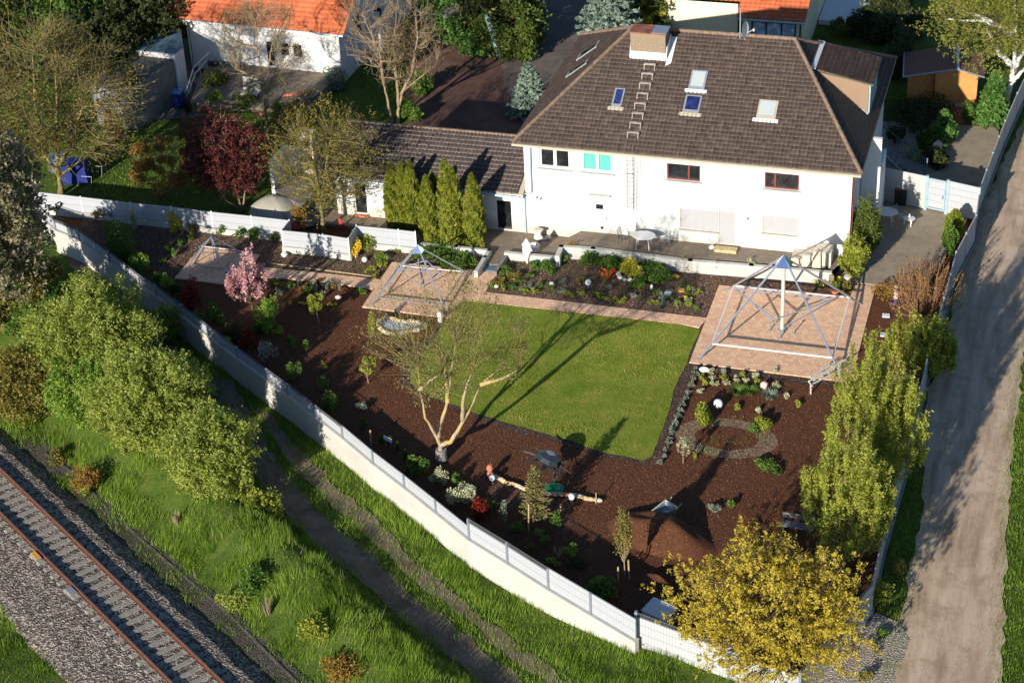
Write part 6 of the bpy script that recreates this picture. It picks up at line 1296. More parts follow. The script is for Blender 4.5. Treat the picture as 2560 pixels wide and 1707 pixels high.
def shoots(name, label, b, h, r, S, nl, lm, bk_, seed=0, ls=.09, low=.15, trunk=0, cat='tree', group=None, curve=.35, tw=.012, bare=.25, tr=.1):
    """upright spray of stems, leaves along each shoot"""
    rng = np.random.RandomState(seed); b = Vector(b); t = thing(name, label, cat, tuple(b), group); fk = b + Vector((0, 0, trunk)); W_ = Twigs(); P = []
    if trunk: MB().tube([b, b.lerp(fk, .5) + Vector((.03, 0, 0)), fk + Vector((0, 0, .3))], [tr * 1.3, tr, tr * .8], 9).mk('trunk', bk_, t, smooth=True)
    for i in range(S):
        a = rng.uniform(0, 6.28); q = math.sqrt(rng.rand()); hh = (h - trunk) * (1 - .45 * q ** 2.2) * rng.uniform(.68, 1.08); e = np.array([b.x + r * q * math.cos(a), b.y + r * q * math.sin(a), fk.z + hh]); s0 = np.array([fk.x + .12 * r * math.cos(a), fk.y + .12 * r * math.sin(a), fk.z])
        m_ = s0 + (e - s0) * .45; m_[:2] += (e - s0)[:2] * curve * .5; pts = [s0, m_, e]; W_.poly(pts, tw * 1.8, tw * .4)
        for k in range(3):
            f = rng.uniform(.1, .75); p = m_ + (e - m_) * f; e2 = p + np.array([math.cos(a + rng.uniform(-1.4, 1.4)) * .14 * r, math.sin(a + rng.uniform(-1.4, 1.4)) * .14 * r, .26 * hh]); W_.seg(p, e2, tw * .7, tw * .3)
            mm = nl // (S * 4); tt_ = rng.rand(mm)[:, None]; P.append(p + (e2 - p) * tt_ + rng.normal(size=(mm, 3)) * .06)
        mm = nl // (S * 4) * 1; tt_ = rng.uniform(bare, 1, mm)[:, None]; P.append(np.where(tt_ < .45, s0 + (m_ - s0) * (tt_ / .45), m_ + (e - m_) * ((tt_ - .45) / .55)) + rng.normal(size=(mm, 3)) * .08)
    W_.mk('limbs', bk_, t)
    if nl: foliage('crown', np.concatenate(P), ls, lm, t, rng=rng, up=.3)
    return t
def inpoly(px_, py_, poly):
    c = np.zeros(len(px_), bool); n = len(poly)
    for i in range(n):
        x0, y0 = poly[i][0], poly[i][1]; x1, y1 = poly[(i + 1) % n][0], poly[(i + 1) % n][1]
        if y0 == y1: continue
        c ^= ((y0 > py_) != (y1 > py_)) & (px_ < (x1 - x0) * (py_ - y0) / (y1 - y0) + x0)
    return c
def grassfield(name, label, poly, dens, h, w_, lm, seed=0, lean=.5, z=None, clump=.5, hv=.5, thin=None, cat='grass'):
    rng = np.random.RandomState(seed); A = np.array([(p[0], p[1]) for p in poly]); lo, hi = A.min(0), A.max(0); n = int((hi - lo).prod() * dens)
    X = rng.uniform(lo[0], hi[0], n); Y = rng.uniform(lo[1], hi[1], n); k = inpoly(X, Y, A)
    nz = vnoise(X, Y, 1.3, seed) + .6 * vnoise(X, Y, .5, seed + 1); k &= rng.rand(n) < np.clip(1 - clump + clump * (nz + .6), .12, 1)
    if thin is not None: k &= thin(X, Y)
    X, Y, nz = X[k], Y[k], nz[k]; n = len(X); Z = terrA(X, Y) if z is None else np.full(n, z); a = rng.uniform(0, 6.28, n); hh = h * (1 - hv + hv * rng.rand(n)) * (1 + .45 * np.clip(nz, -1.2, 1.4)) * (1 + .3 * vnoise(X, Y, .35, seed + 9)); l = lean * hh * rng.rand(n)
    wa = vnoise(X, Y, 2.2, seed + 7) * 3; dx, dy = np.cos(a) * .6 + np.cos(wa) * .7, np.sin(a) * .6 + np.sin(wa) * .7; s_ = np.stack([-np.sin(a), np.cos(a), 0 * a], 1) * (w_ * rng.uniform(.6, 1.3, n))[:, None] / 2
    B = np.stack([X, Y, Z], 1); T_ = B + np.stack([dx * l, dy * l, hh], 1); v = np.stack([B - s_, B + s_, T_], 1).reshape(-1, 3)
    var = np.clip(.5 + .3 * vnoise(X, Y, 2.8, seed + 3) + .25 * vnoise(X, Y, .5, seed + 4) + rng.normal(size=n) * .16, 0, 1)
    o = mk(name, v, np.arange(3 * n).reshape(n, 3), lm, loc=(A.mean(0)[0], A.mean(0)[1], 0), var=var); o['kind'] = 'stuff'; return tag(o, label, cat)
# --- grasses
gp = lambda L_: [GT(*q) for q in L_]
shoulder = [mid + u * s + nrm * 4.9 for s in (-26, 24)]
bank = [q + nrm * .2 for q in pts_trough[::-1]] + [GT('V', *q) for q in ((-60, 960), (-60, 860), (60, 800), (300, 860), (480, 900), (512, 960), (556, 1046), (606, 1134), (685, 1215), (771, 1290), (905, 1410), (1075, 1545), (1240, 1700))]
notrut = None
grassfield('long_grass', 'long green grass on the bank between the railway and the field path', bank, 330, .42, .022, LF['grass'], 1, .8, clump=.8, hv=.6)
grassfield('long_grass', 'scattered pale dry stems standing in the long grass', bank, 2.2, .6, .02, LF['straw'], 5, .5, clump=.9)
wl = [Vector((p.x, p.y, 0)) for p in SF]; off = []
for i, p in enumerate(wl):
    a_, b_ = wl[max(0, i - 1)], wl[min(len(wl) - 1, i + 1)]; d = (b_ - a_).normalized(); off.append(p + Vector((d.y, -d.x, 0)) * .12)
g2 = off[1:] + [GT('V', 1600, 1510), GT('V', 1700, 1560), GT('V', 1650, 1680), GT('V', 1400, 1600), GT('V', 1230, 1505), GT('V', 1080, 1383), GT('V', 930, 1260), GT('V', 850, 1172), GT('V', 768, 1100), GT('V', 700, 1030), GT('V', 605, 940), GT('V', 530, 870), GT('V', 400, 800), GT('V', 285, 680), GT('V', 215, 590), GT('V', 110, 560)]
grassfield('long_grass', 'green grass strip along the foot of the concrete wall', g2, 330, .30, .022, LF['grass'], 2, .7, clump=.6)
g3 = [GT('V', *q) for q in ((640, 1050), (705, 1120), (795, 1195), (882, 1285), (1035, 1405), (1190, 1530), (1370, 1675), (1300, 1650), (1130, 1505), (958, 1375), (830, 1258), (752, 1190), (672, 1115))]
grassfield('short_grass', 'sparse grass between the two ruts of the field path', g3, 220, .11, .025, LF['grass'], 3, .6, clump=.8)
g4 = [mid + u * s_ + nrm * t_ for s_, t_ in ((-26, -3.45), (24, -3.45), (24, -16), (-26, -16))]
grassfield('long_grass', 'green grass below the railway ballast in the bottom left corner', g4, 320, .30, .022, LF['grass'], 4, .8)
weeds = [mid + u * s + nrm * t for s, t in ((-26, 2.3), (24, 2.3), (24, 3.6), (-26, 3.6))]
grassfield('ground_weeds', 'green weeds creeping over the gravel beside the railway', weeds, 150, .16, .04, LF['grass'], 6, .8, clump=1.0)
rgt = [GT('V', *q) for q in ((2290, 1600), (2305, 1330), (2318, 1150), (2330, 980), (2350, 830), (2372, 660), (2400, 500), (2450, 400), (2700, 500), (2700, 1000), (2600, 1650))]
grassfield('short_grass', 'green verge on the right side of the dirt track', rgt, 160, .15, .028, LF['grass'], 8, .7)
lft = [Vector((p.x + .15, p.y, 0)) for p in RF] + [GT('V', *q) for q in ((2420, 100), (2350, 280), (2300, 380), (2250, 500), (2205, 640), (2165, 800), (2115, 960), (2120, 1180), (2085, 1330), (2010, 1400))]
grassfield('short_grass', 'grass verge between the boundary fence and the dirt track', lft, 160, .14, .028, LF['grass'], 9, .7)
grassfield('short_grass', 'worn grass tufts along the middle of the dirt track', [GT('V', *q) for q in ((2200, 1150), (2240, 1150), (2290, 700), (2330, 480), (2300, 480), (2240, 700))], 8, .07, .04, LF['grass'], 10, .7, clump=1)
grassfield('mown_grass', 'short mown lawn in the middle of the garden', [p for p in lawnpts], 330, .055, .028, LF['lawngrass'], 11, .8, z=.03, clump=.15, hv=.6)
nb = [(-75, 88, 0), NT[0], NT[3], NT[5], (-40, 92, 0), (-43, 102, 0), (-50, 99, 0), (-60, 108, 0), (-75, 108, 0)]
grassfield('short_grass', 'dark green lawn of the garden with the purple tree', nb, 60, .09, .05, LF['grass'], 12, .7, clump=.3)
# --- far dark shaded meadow behind
grassfield('short_grass', 'grass around the trees behind the two houses', [(-40, 92.5), (-37.5, 100), (-33, 118), (-36, 120), (-41, 104)], 60, .14, .05, LF['grass'], 13, .7)
# --- bushes along the railway
def bb(label, k, x, y, h, r, nl, lm, seed, rz=None, K=40, name='hawthorn_bush', group=None, ls=.085, **kw):
    zc = h * .55; c = G(k, x, y, -1 + zc); b = Vector((c.x, c.y, terr(c.x, c.y)));
    return tree(name, label, b, c, (r, r, rz or h * .46), .09, K * 4, int(nl * 1.5), ls * .95, lm, MT['bk_brown'], seed, lump=.13, shell=.25, twigs=1, sprig=.42, cat='bush', group=group, **kw)
bb('large yellow green bush in the middle of the group beside the railway grass', 'V', 205, 782, 5.2, 2.75, 56000, LF['hawthorn'], 21, K=70)
bb('large yellow green bush in front of the middle one, beside the field path', 'V', 345, 930, 5.0, 2.5, 50000, LF['hawthorn'], 22, K=60)
bb('rounded yellow green bush at the lower end of the group', 'V', 490, 1052, 4.2, 1.8, 30000, LF['hawthorn'], 23, K=44)
bb('dull olive bush at the left edge above the railway', 'V', 50, 880, 3.2, 1.9, 20000, LF['olive'], 24, K=36)
bb('bright green bush below the middle bush, towards the rails', 'V', 205, 895, 3.4, 1.9, 20000, LF['hawlight'], 25, K=30)
bb('small yellow green shrub standing apart at the edge of the field path', 'V', 597, 1170, 1.1, .85, 2600, LF['yg'], 26, K=16, name='young_shrub', ls=.09)
bb('dark green shrub on the field path side behind the big bushes', 'V', 120, 720, 3.2, 2.2, 16000, LF['green'], 27, K=24)
bb('low bright shrub touching the concrete wall near the upper bend', 'V', 380, 745, 1.6, .8, 3000, LF['hawthorn'], 28, K=16, name='young_shrub')
bb('low reddish brown shrub at the edge of the ballast', 'M', 470, 440, .9, .5, 1200, LF['orange'], 29, K=10, name='young_shrub', ls=.07)
# --- big trees at the left edge
b = GT('V', -55, 800); tree('tall_conifer', 'tall dark tree with pale blossoming tips at the far left edge', b, UP('V', -52, 470, b), (3.1, 3.0, 4.6), .2, 90, 46000, .12, LF['blossom'], MT['bk_brown'], 31, lump=.12, shell=.4, sprig=.4)
tree('leafy_tree', 'dark olive tree below the blossoming one at the left edge', GT('V', 10, 760), G('V', -10, 640, 2.2), (2.8, 2.8, 2.6), .14, 50, 26000, .11, LF['olive'], MT['bk_olive'], 32, lump=.26, shell=.5)
b = G('A', 400, 1265, -.1); st_ = [[b, UP('A', 385, 1150, b), UP('A', 270, 980, b), UP('A', 120, 620, b)], [UP('A', 385, 1150, b), UP('A', 370, 900, b), UP('A', 360, 500, b)], [UP('A', 388, 1080, b), UP('A', 460, 940, b), UP('A', 560, 620, b)], [UP('A', 375, 1000, b), UP('A', 240, 760, b), UP('A', 210, 350, b)]]
tree('bare_tree', 'big sparse tree with lichened limbs in front of the blue cover at the left', b, UP('A', 340, 640, b), (5.2, 4.4, 4.3), .22, 170, 22000, .08, LF['darkolive'], MT['bk_olive'], 33, lump=.16, shell=.35, twigs=9, stems=st_, tw_r=.016)
# row of trees at the top left
for i, (x, y, r, h, lm, n, lb) in enumerate(((120, 60, 4.2, 5.2, 'yg', 26000, 'bright green tree at the top left corner'), (560, 30, 4.2, 5.2, 'green', 24000, 'mid green tree in the top left row, left of the orange roof'), (-150, 260, 4, 4.8, 'dark', 18000, 'dark tree cut by the left edge near the top'), (560, 330, 3.4, 3.6, 'dark', 16000, 'dark shaded tree beside the blue grey garage roof'), (900, 120, 3.2, 4.6, 'dark', 16000, 'dark evergreen just left of the orange roof'), (300, 260, 3.2, 4.0, 'green', 18000, 'shaded green tree between the bright corner tree and the garage'))):
    c = G('A', x, y, h * .6 + .5); c0 = Vector((c.x, c.y, -.1)); tree('row_tree', lb, c0, c, (r, r, h * .55), .16, 60, n, .16, LF[lm], MT['bk_brown'], 40 + i, lump=.26, shell=.55, group='row of trees at the top left', sprig=.5)
# purple, orange shrubs
b = G('A', 1585, 1385, -.1); st_ = [[b, UP('A', 1600, 1250, b), UP('A', 1640, 1050, b)], [b, UP('A', 1540, 1230, b), UP('A', 1450, 1000, b), UP('A', 1400, 800, b)], [b, UP('A', 1470, 1300, b), UP('A', 1330, 1050, b)]]
tree('purple_tree', 'dark purple leaved ornamental tree on the neighbouring lawn', b, UP('A', 1455, 1010, b), (2.4, 2.1, 2.4), .09, 220, 24000, .085, LF['plum'], MT['bk_tan'], 51, lump=.11, shell=.2, twigs=2, stems=st_, sprig=.3)
b = G('A', 1050, 1300, -.1); st_ = [[b, UP('A', 1060, 1150, b), UP('A', 1010, 980, b)], [b, UP('A', 1115, 1200, b), UP('A', 1150, 1000, b)], [b, UP('A', 1000, 1200, b), UP('A', 930, 1080, b)]]
tree('orange_shrub', 'loose orange brown shrub left of the purple tree', b, UP('A', 1055, 1080, b), (1.85, 1.6, 1.6), .05, 60, 8500, .085, LF['orange'], MT['bk_tan'], 52, lump=.2, shell=.35, twigs=3, stems=st_)
bush('copper_shrub', 'upright copper brown shrub in the shade left of the dark cypress', 'A', 760, 920, .6, 1.6, LF['redorange'], 3000, .09, 53, -.1)
column('dark slender cypress at the corner of the garage wall', 'A', 900, 790, 885, 430, .52, 54, LF['yew'], 1, 5000, -.1, .12, None, 'dark_cypress')
for i, (x, y, r, h, lm, lb) in enumerate(((1420, 600, .85, 1.15, 'yew', 'round dark green bush on the raised terrace edge'), (1400, 700, .75, .9, 'green', 'loose green bush in front of the round dark one'), (1620, 700, .9, .9, 'yew', 'grey green spreading shrub beside the bare tree'), (1820, 720, .35, .5, 'hawlight', 'bright green clump right of the bare trunk'), (2200, 560, .9, 1.0, 'silver', 'grey green shrub at the corner of the orange roofed house'), (1230, 740, .3, .8, 'dark', 'small dark shrub beside the paved yard'))): bush('garden_bush', lb, 'A', x, y, r, h, LF[lm], int(2500 * r), .09, 60 + i, 0)
p = G('A', 1700, 745, .9); p.z = -.1; bf = thing('bird_feeder', 'small orange red bird feeder on a thin pole beside the bare tree', 'bird feeder', tuple(p)); MB().tube([p, p + Vector((0, 0, .9))], .02, 5).mk('pole', MT['timber'], bf); MB().lathe(p + Vector((0, 0, .9)), [(.2, 0), (.22, .08), (.05, .25)], 8).mk('roof', MT['terra'], bf)
# bare trees before the left house
def bare(label, k, b_, stems, cc, rad, tr, K, tw, nl, lm, bkm, seed, name='bare_tree', ls=.06, tw_r=.011, lump=.18):
    b = G(k, *b_, -.1); s2 = [[b if i == 0 and not isinstance(s[0], float) and j == 0 and s[0] is None else UP(k, *q, b) for j, q in enumerate(s) if q is not None] for i, s in enumerate(stems)]
    s2 = [([b] if s[0] is None else []) + [UP(k, *q, b) for q in s if q is not None] for s in stems]
    return tree(name, label, b, UP(k, *cc, b), rad, tr, K, nl, ls, LF[lm], bkm, seed, lump=lump, shell=.3, twigs=tw, stems=s2, tw_r=tw_r)
bare('pale barked tree with few buds in front of the orange roofed house', 'c2', (1050, 1395), [(None, (1040, 1200), (1030, 1000), (1010, 780), (960, 480), (930, 200)), ((1040, 1060), (1050, 900), (1070, 640), (1100, 420)), ((1040, 1060), (1120, 1010), (1190, 950), (1240, 870)), ((1010, 780), (900, 740), (740, 680)), ((960, 480), (860, 450), (640, 400)), ((1060, 820), (1130, 780), (1200, 690))], (1010, 400), (2.9, 2.4, 3.1), .15, 90, 8, 3500, 'bud', MT['bk_tan'], 71)
bare('left one of the two bare trees behind the annex', 'B', (475, 812), [(None, (450, 700), (420, 560), (380, 400), (330, 180)), ((420, 560), (390, 350), (270, 80))], (340, 230), (1.9, 1.8, 3.2), .13, 60, 8, 600, 'bud', MT['bk_tan'], 72)
bare('right one of the two bare trees behind the annex, forking low', 'B', (508, 812), [(None, (515, 700), (540, 600), (640, 520), (760, 420)), ((515, 700), (500, 520), (480, 300), (500, 80)), ((530, 620), (600, 480), (640, 250), (620, 60))], (560, 260), (2.4, 2.2, 3.2), .14, 90, 8, 900, 'bud', MT['bk_tan'], 73)
for i, (x, y, lb) in enumerate(((640, 330, 'thicket of bare twigs beside the stone shed'), (560, 420, 'thicket of bare twigs left of the drive'))): shoots('twig_thicket', lb, G('B', x, y, -.1), 3.0, 1.5, 60, 1200, LF['bud'], MT['bk_brown'], 74 + i, .07, cat='shrub')
# the olive tree beside the annex
b = G('H1', 1095, 1330, .0); st_ = [[b, UP('H1', 1060, 950, b), UP('H1', 1010, 700, b), UP('H1', 960, 350, b)], [UP('H1', 1050, 920, b), UP('H1', 1100, 700, b), UP('H1', 1150, 300, b), UP('H1', 1180, 60, b)], [UP('H1', 1040, 820, b), UP('H1', 980, 500, b), UP('H1', 880, 200, b)], [UP('H1', 1060, 900, b), UP('H1', 1130, 850, b), UP('H1', 1230, 780, b)], [UP('H1', 1010, 720, b), UP('H1', 900, 600, b), UP('H1', 700, 560, b)]]
tree('budding_tree', 'tall airy tree with yellow green buds in front of the annex roof', b, UP('H1', 1080, 330, b), (3.2, 2.7, 3.0), .17, 240, 13000, .06, LF['olive'], MT['bk_olive'], 81, lump=.11, shell=.15, twigs=4, stems=st_, tw_r=.007, limbr=.16, sprig=.3, per_=8)
bush('budding_shrub', 'yellow brown shrub growing in the red brown tub', 'H1', 780, 1180, .55, .8, LF['orange'], 1400, .07, 82, .5); bush('garden_bush', 'dull green bushes on the slope behind the olive tree', 'H1', 700, 60, 1.6, 1.6, LF['olive'], 7000, .08, 83, 0)
# cypress row
for i, a_ in enumerate((('leftmost slender cypress of the row', 620, 1205, 565, 500, .39, 1), ('second cypress of the row, close to the third', 735, 1215, 725, 492, .32, 1), ('third cypress of the row with a slim pointed top', 835, 1225, 805, 470, .38, 1), ('fourth cypress of the row, standing forward', 1015, 1368, 945, 642, .44, 1), ('shaded short cypress behind the gap in the row', 1100, 1300, 1045, 598, .34, 2), ('widest cypress of the row with three peaks', 1268, 1392, 1215, 455, .6, 3), ('rightmost cypress of the row nearest the steps', 1520, 1412, 1495, 618, .47, 1))):
    lb, xb, yb_2, xt, yt, r, pk_ = a_; column(lb, 'P', xb, yb_2, xt, yt, r, 90 + i, None, pk_, 15000, .15, .10)
# conifers behind
b = G('B', 1900, 330, 0); conifer('large blue spruce behind the ridge of the big house', G('B', 1900, 470, 0), 9.5, 2.4, LF['spruce'], 16000, 101, .2, 'blue_spruce', -.3, 18)
conifer('small blue green spruce against the left eave of the big house', G('B', 1375, 745, 0), 3.4, 1.3, LF['spruce'], 7000, 102, .13, 'blue_spruce', -.1, 12)
tree('forsythia', 'yellow flowering shrub behind the ridge beside the blue spruce', G('B', 2180, 180, 0), G('B', 2165, 30, 3), (1.0, 1.0, 1.2), .05, 16, 3500, .13, LF['yellow'], MT['bk_brown'], 103); tree('dark_shrub', 'dark evergreen between the blue spruce and the cream building', G('B', 2180, 260, 0), G('B', 2150, 130, 2), (1.5, 1.4, 2.0), .08, 26, 7000, .13, LF['yew'], MT['bk_brown'], 104)
b = G('H2', 600, 655, 0); st_ = [[b, UP('H2', 590, 500, b), UP('H2', 600, 200, b)], [b, UP('H2', 625, 500, b), UP('H2', 720, 250, b)]]; tree('light_conifer', 'feathery bright green tree beside the drive at the top', b, UP('H2', 650, 180, b), (3.0, 2.6, 2.2), .12, 60, 15000, .14, LF['fir'], MT['bk_olive'], 105, lump=.26, stems=st_, shell=.5)
tree('dark_evergreen', 'dense dark evergreen right of the feathery tree at the top', G('H2', 1450, 800, 0), G('H2', 1440, 350, 2.0), (2.2, 2.2, 2.6), .15, 50, 16000, .14, LF['yew'], MT['bk_brown'], 106, shell=.6); tree('dark_evergreen', 'dark tree cut by the top edge left of the yard road', G('H2', 1100, 500, 0), G('H2', 1250, -60, 3.0), (2.4, 2.2, 2.6), .15, 40, 10000, .15, LF['dark'], MT['bk_brown'], 107, shell=.6)
bush('spreading_juniper', 'low flat green juniper beside the drive', 'H2', 860, 860, 1.05, .5, LF['fir'], 4200, .12, 108, 0); bush('golden_shrub', 'golden yellow shrub behind the low flat juniper', 'H2', 860, 520, .75, .8, LF['yellow'], 1500, .12, 109, 0); bush('broadleaf_shrub', 'light green broad leaved shrub right of the hanging sheet', 'H2', 1300, 620, .8, 1.2, LF['hawlight'], 2000, .16, 110, 0)
for i, (x, y, lb) in enumerate(((660, 600, 'light green shrub near the flower bed right of the bare trees'), (600, 780, 'pale green bush at the corner of the annex ridge'), (480, 380, 'green bush behind the bare trees'))): bush('garden_bush', lb, 'B', x, y, .8, 1.0, LF['green'], 1800, .12, 111 + i, 0)
# behind on the right
tree('hedge_block', 'dark clipped hedge block beside the white terrace', G('H4', 680, 400, 0), G('H4', 680, 230, 1.2), (2.0, 1.8, 1.6), .1, 50, 14000, .13, LF['dark'], MT['bk_brown'], 120, shell=.7, cat='hedge')
bush('flowering_shrub', 'low dark shrub with pale flowers in front of the white terrace', 'H4', 270, 420, .9, .9, LF['dark'], 1800, .12, 121, 0); bush('flowering_shrub', 'low dark shrub left of the one with pale flowers', 'H4', 110, 420, .8, .8, LF['yew'], 1500, .12, 122, 0); bush('rear_bush', 'feathery dark bush against the cream wall', 'H3', 1060, 360, .9, 1.5, LF['yew'], 2600, .1, 123, .5)
b = G('H4', 2120, 1380, 0); st_ = [[b, UP('H4', 2150, 1150, b), UP('H4', 2220, 880, b), UP('H4', 2260, 500, b), UP('H4', 2240, 100, b), UP('H4', 2200, -300, b)], [UP('H4', 2220, 880, b), UP('H4', 2300, 700, b), UP('H4', 2400, 550, b)], [UP('H4', 2190, 1000, b), UP('H4', 2290, 920, b), UP('H4', 2400, 800, b)], [UP('H4', 2240, 450, b), UP('H4', 2050, 330, b), UP('H4', 1900, 270, b), UP('H4', 1400, 235, b)], [UP('H4', 2200, 800, b), UP('H4', 2030, 620, b), UP('H4', 1890, 350, b)], [UP('H4', 1980, 300, b), UP('H4', 1800, 190, b), UP('H4', 1560, 130, b)]]
tree('birch', 'white barked birch with a wide crown at the top right corner', b, UP('H4', 2020, 60, b), (3.7, 3.1, 2.9), .26, 200, 34000, .065, LF['birch'], MT['bk_birch'], 124, lump=.14, shell=.3, twigs=2, stems=st_, sprig=.4, limbr=.08, limbm=MT['bk_olive'])
conifer('green fir in front of the wooden garden house', G('H4', 1950, 1500, 0), 3.3, 1.15, LF['fir'], 9000, 125, .13, 'fir', -.35, 13); bush('garden_bush', 'light shrub with tan stems left of the green fir', 'H4', 1650, 1480, .6, 1.0, LF['green'], 1400, .09, 126, 0, stem=MT['bk_tan'])
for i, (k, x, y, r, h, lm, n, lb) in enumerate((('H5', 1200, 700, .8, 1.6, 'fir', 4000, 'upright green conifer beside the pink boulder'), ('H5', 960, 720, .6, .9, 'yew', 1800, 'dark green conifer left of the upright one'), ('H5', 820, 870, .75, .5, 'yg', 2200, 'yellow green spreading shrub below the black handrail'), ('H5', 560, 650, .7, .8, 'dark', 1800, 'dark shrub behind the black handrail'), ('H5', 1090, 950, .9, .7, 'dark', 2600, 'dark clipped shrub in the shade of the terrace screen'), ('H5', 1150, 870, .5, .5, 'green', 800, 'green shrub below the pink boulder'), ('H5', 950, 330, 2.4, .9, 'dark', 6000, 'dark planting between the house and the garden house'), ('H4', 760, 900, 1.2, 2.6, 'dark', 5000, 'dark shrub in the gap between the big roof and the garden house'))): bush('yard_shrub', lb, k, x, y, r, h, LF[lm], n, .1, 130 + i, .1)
# evergreen shrubs at the right corner of the house
for i, (x, y, yt, r, lm, lb) in enumerate(((1800, 1150, 560, .95, 'yew', 'tall dark evergreen shrub at the corner of the big house'), (1650, 1130, 800, .8, 'yew', 'shorter dark evergreen left of the tall one'), (1700, 1335, 945, .85, 'yg', 'yellow green evergreen shrub in front of the dark ones'))):
    b = G('R', x, y, .25); h = UP('R', x, yt, b).z - b.z; shoots('evergreen_shrub', lb, b, h, r * .85, 60, 9000, LF[lm], MT['bk_brown'], 140 + i, .08, cat='shrub', curve=.7, bare=.02)
column('narrow bright green cypress hedge beside the side terrace fence', 'T', 1850, 1380, 1990, 960, .42, 145, LF['yg'], 1, 3500, .1, .1, None, 'cypress_hedge'); bush('cypress_hedge', 'lower part of the green cypress hedge by the side terrace', 'F', 1870, 340, .55, 1.3, LF['green'], 4000, .08, 146, .1)
# bottom and right trees
b = G('V', 1800, 1560, 0); b = Vector((b.x + .2, b.y + .6, -.15)); st_ = [[b, b + Vector((0, 0, 1.6)), b + Vector((-.8, .1, 3.6)), b + Vector((-1.4, .1, 5.2))], [b + Vector((0, 0, 1.5)), b + Vector((.7, .3, 3.4)), b + Vector((1.6, .4, 5.0))], [b + Vector((0, 0, 1.7)), b + Vector((0, -.4, 4)), b + Vector((.2, -.4, 6))]]
cm = UP('V', 1768, 1405, b); tree('golden_maple', 'large golden yellow tree over the gate at the bottom right', b, cm, (3.5, 3.0, 2.8), .16, 420, 52000, .066, LF['maple'], MT['bk_brown'], 151, lump=.075, shell=.15, twigs=1, stems=st_, sprig=.22, per_=18, limbr=.16, rough=.36)
b = G('O', 1342, 950, 0); h = UP('O', 1350, 215, b).z; shoots('lime_tree', 'lime green upright tree with a bare trunk, the lower one along the right fence', b, h, 1.75, 85, 34000, LF['hornbeam'], MT['bk_tan'], 152, .068, trunk=1.0, curve=1.1, tr=.14, bare=.12)
b = G('O', 1500, 560, 0); h = UP('F', 1440, 960, b).z; shoots('lime_tree', 'lime green upright tree behind, the upper one along the right fence', b, h, 1.95, 95, 40000, LF['hornbeam'], MT['bk_tan'], 153, .068, trunk=.8, curve=1.1, tr=.12, bare=.12)
b = G('F', 1740, 1150, 0); shoots('green_shrub', 'fresh green shrub leaning over the right fence above the lime trees', b, 2.9, 1.1, 80, 11000, LF['yg'], MT['bk_olive'], 154, .09, cat='shrub', curve=.8)
b = G('F', 1640, 1130, 0); shoots('green_shrub', 'olive green shrub between the lime trees and the red twigged shrub', b, 3.0, 1.6, 110, 9000, LF['hornbeam'], MT['bk_red'], 156, .08, cat='shrub', curve=.8)
b = G('F', 1690, 760, 0); shoots('red_twig_shrub', 'large bare shrub with reddish twigs beside the right fence', b, 3.2, 2.0, 120, 1800, LF['orange'], MT['bk_red'], 155, .07, cat='shrub', curve=.5, tw=.016)
bush('yellow_shrub', 'sparse yellow shrub at the left foot of the red twigs', 'F', 1440, 640, .7, .7, LF['orange'], 800, .07, 157)
# the big multi stemmed walnut in front
b = G('b2', 800, 975, 0); fk = UP('b2', 790, 830, b); q = lambda x, y, dy=0: UP('b2', x, y, b + Vector((0, dy, 0)))
st_ = [[b, fk, q(745, 740), q(640, 570, -.2), q(585, 290, -.4), q(570, 60, -.6)], [q(760, 760), q(780, 640, .5), q(850, 430, .9), q(905, 60, 1.2), UP('E', 890, 930, b + Vector((0, 1.2, 0)))], [fk, q(900, 790, -.1), q(1010, 600, -.1), q(1080, 460, 0), q(1170, 250, .2), q(1400, 60, .5)], [q(1010, 600), q(1010, 450, -.5), q(1040, 260, -.8), q(1110, 100, -1)], [q(860, 420, .9), q(850, 200, 1.3), q(830, 60, 1.6), UP('E', 790, 980, b + Vector((0, 1.6, 0)))], [q(1180, 240, .2), q(1360, 200, 0), q(1560, 90, -.2)], [q(585, 290, -.4), q(700, 200, -.8), q(800, 130, -1.2)]]
tree('bare_spreading_tree', 'large bare multi stemmed tree with yellow lichen at the edge of the lawn', b, UP('E', 830, 900, b), (3.8, 3.3, 2.7), .155, 170, 11000, .055, LF['bud'], MT['bk_walnut'], 161, lump=.13, shell=.2, twigs=3, stems=st_, tw_r=.006, limbr=.2, limbm=MT['bk_olive'])
MB().lathe(b, [(.27, 0), (.25, .45), (.235, .55)], 12).mk('trunk_guard', MT['cable'], bpy.data.objects['bare_spreading_tree'])
# pink blossom tree
b = G('D', 1648, 850, 0); shoots('pink_magnolia', 'pink blossoming small tree beside the left paved square', b, UP('D', 1600, 450, b).z, 1.1, 22, 2100, LF['pink'], MT['bk_brown'], 171, .10, trunk=.5, curve=.9, tr=.05)
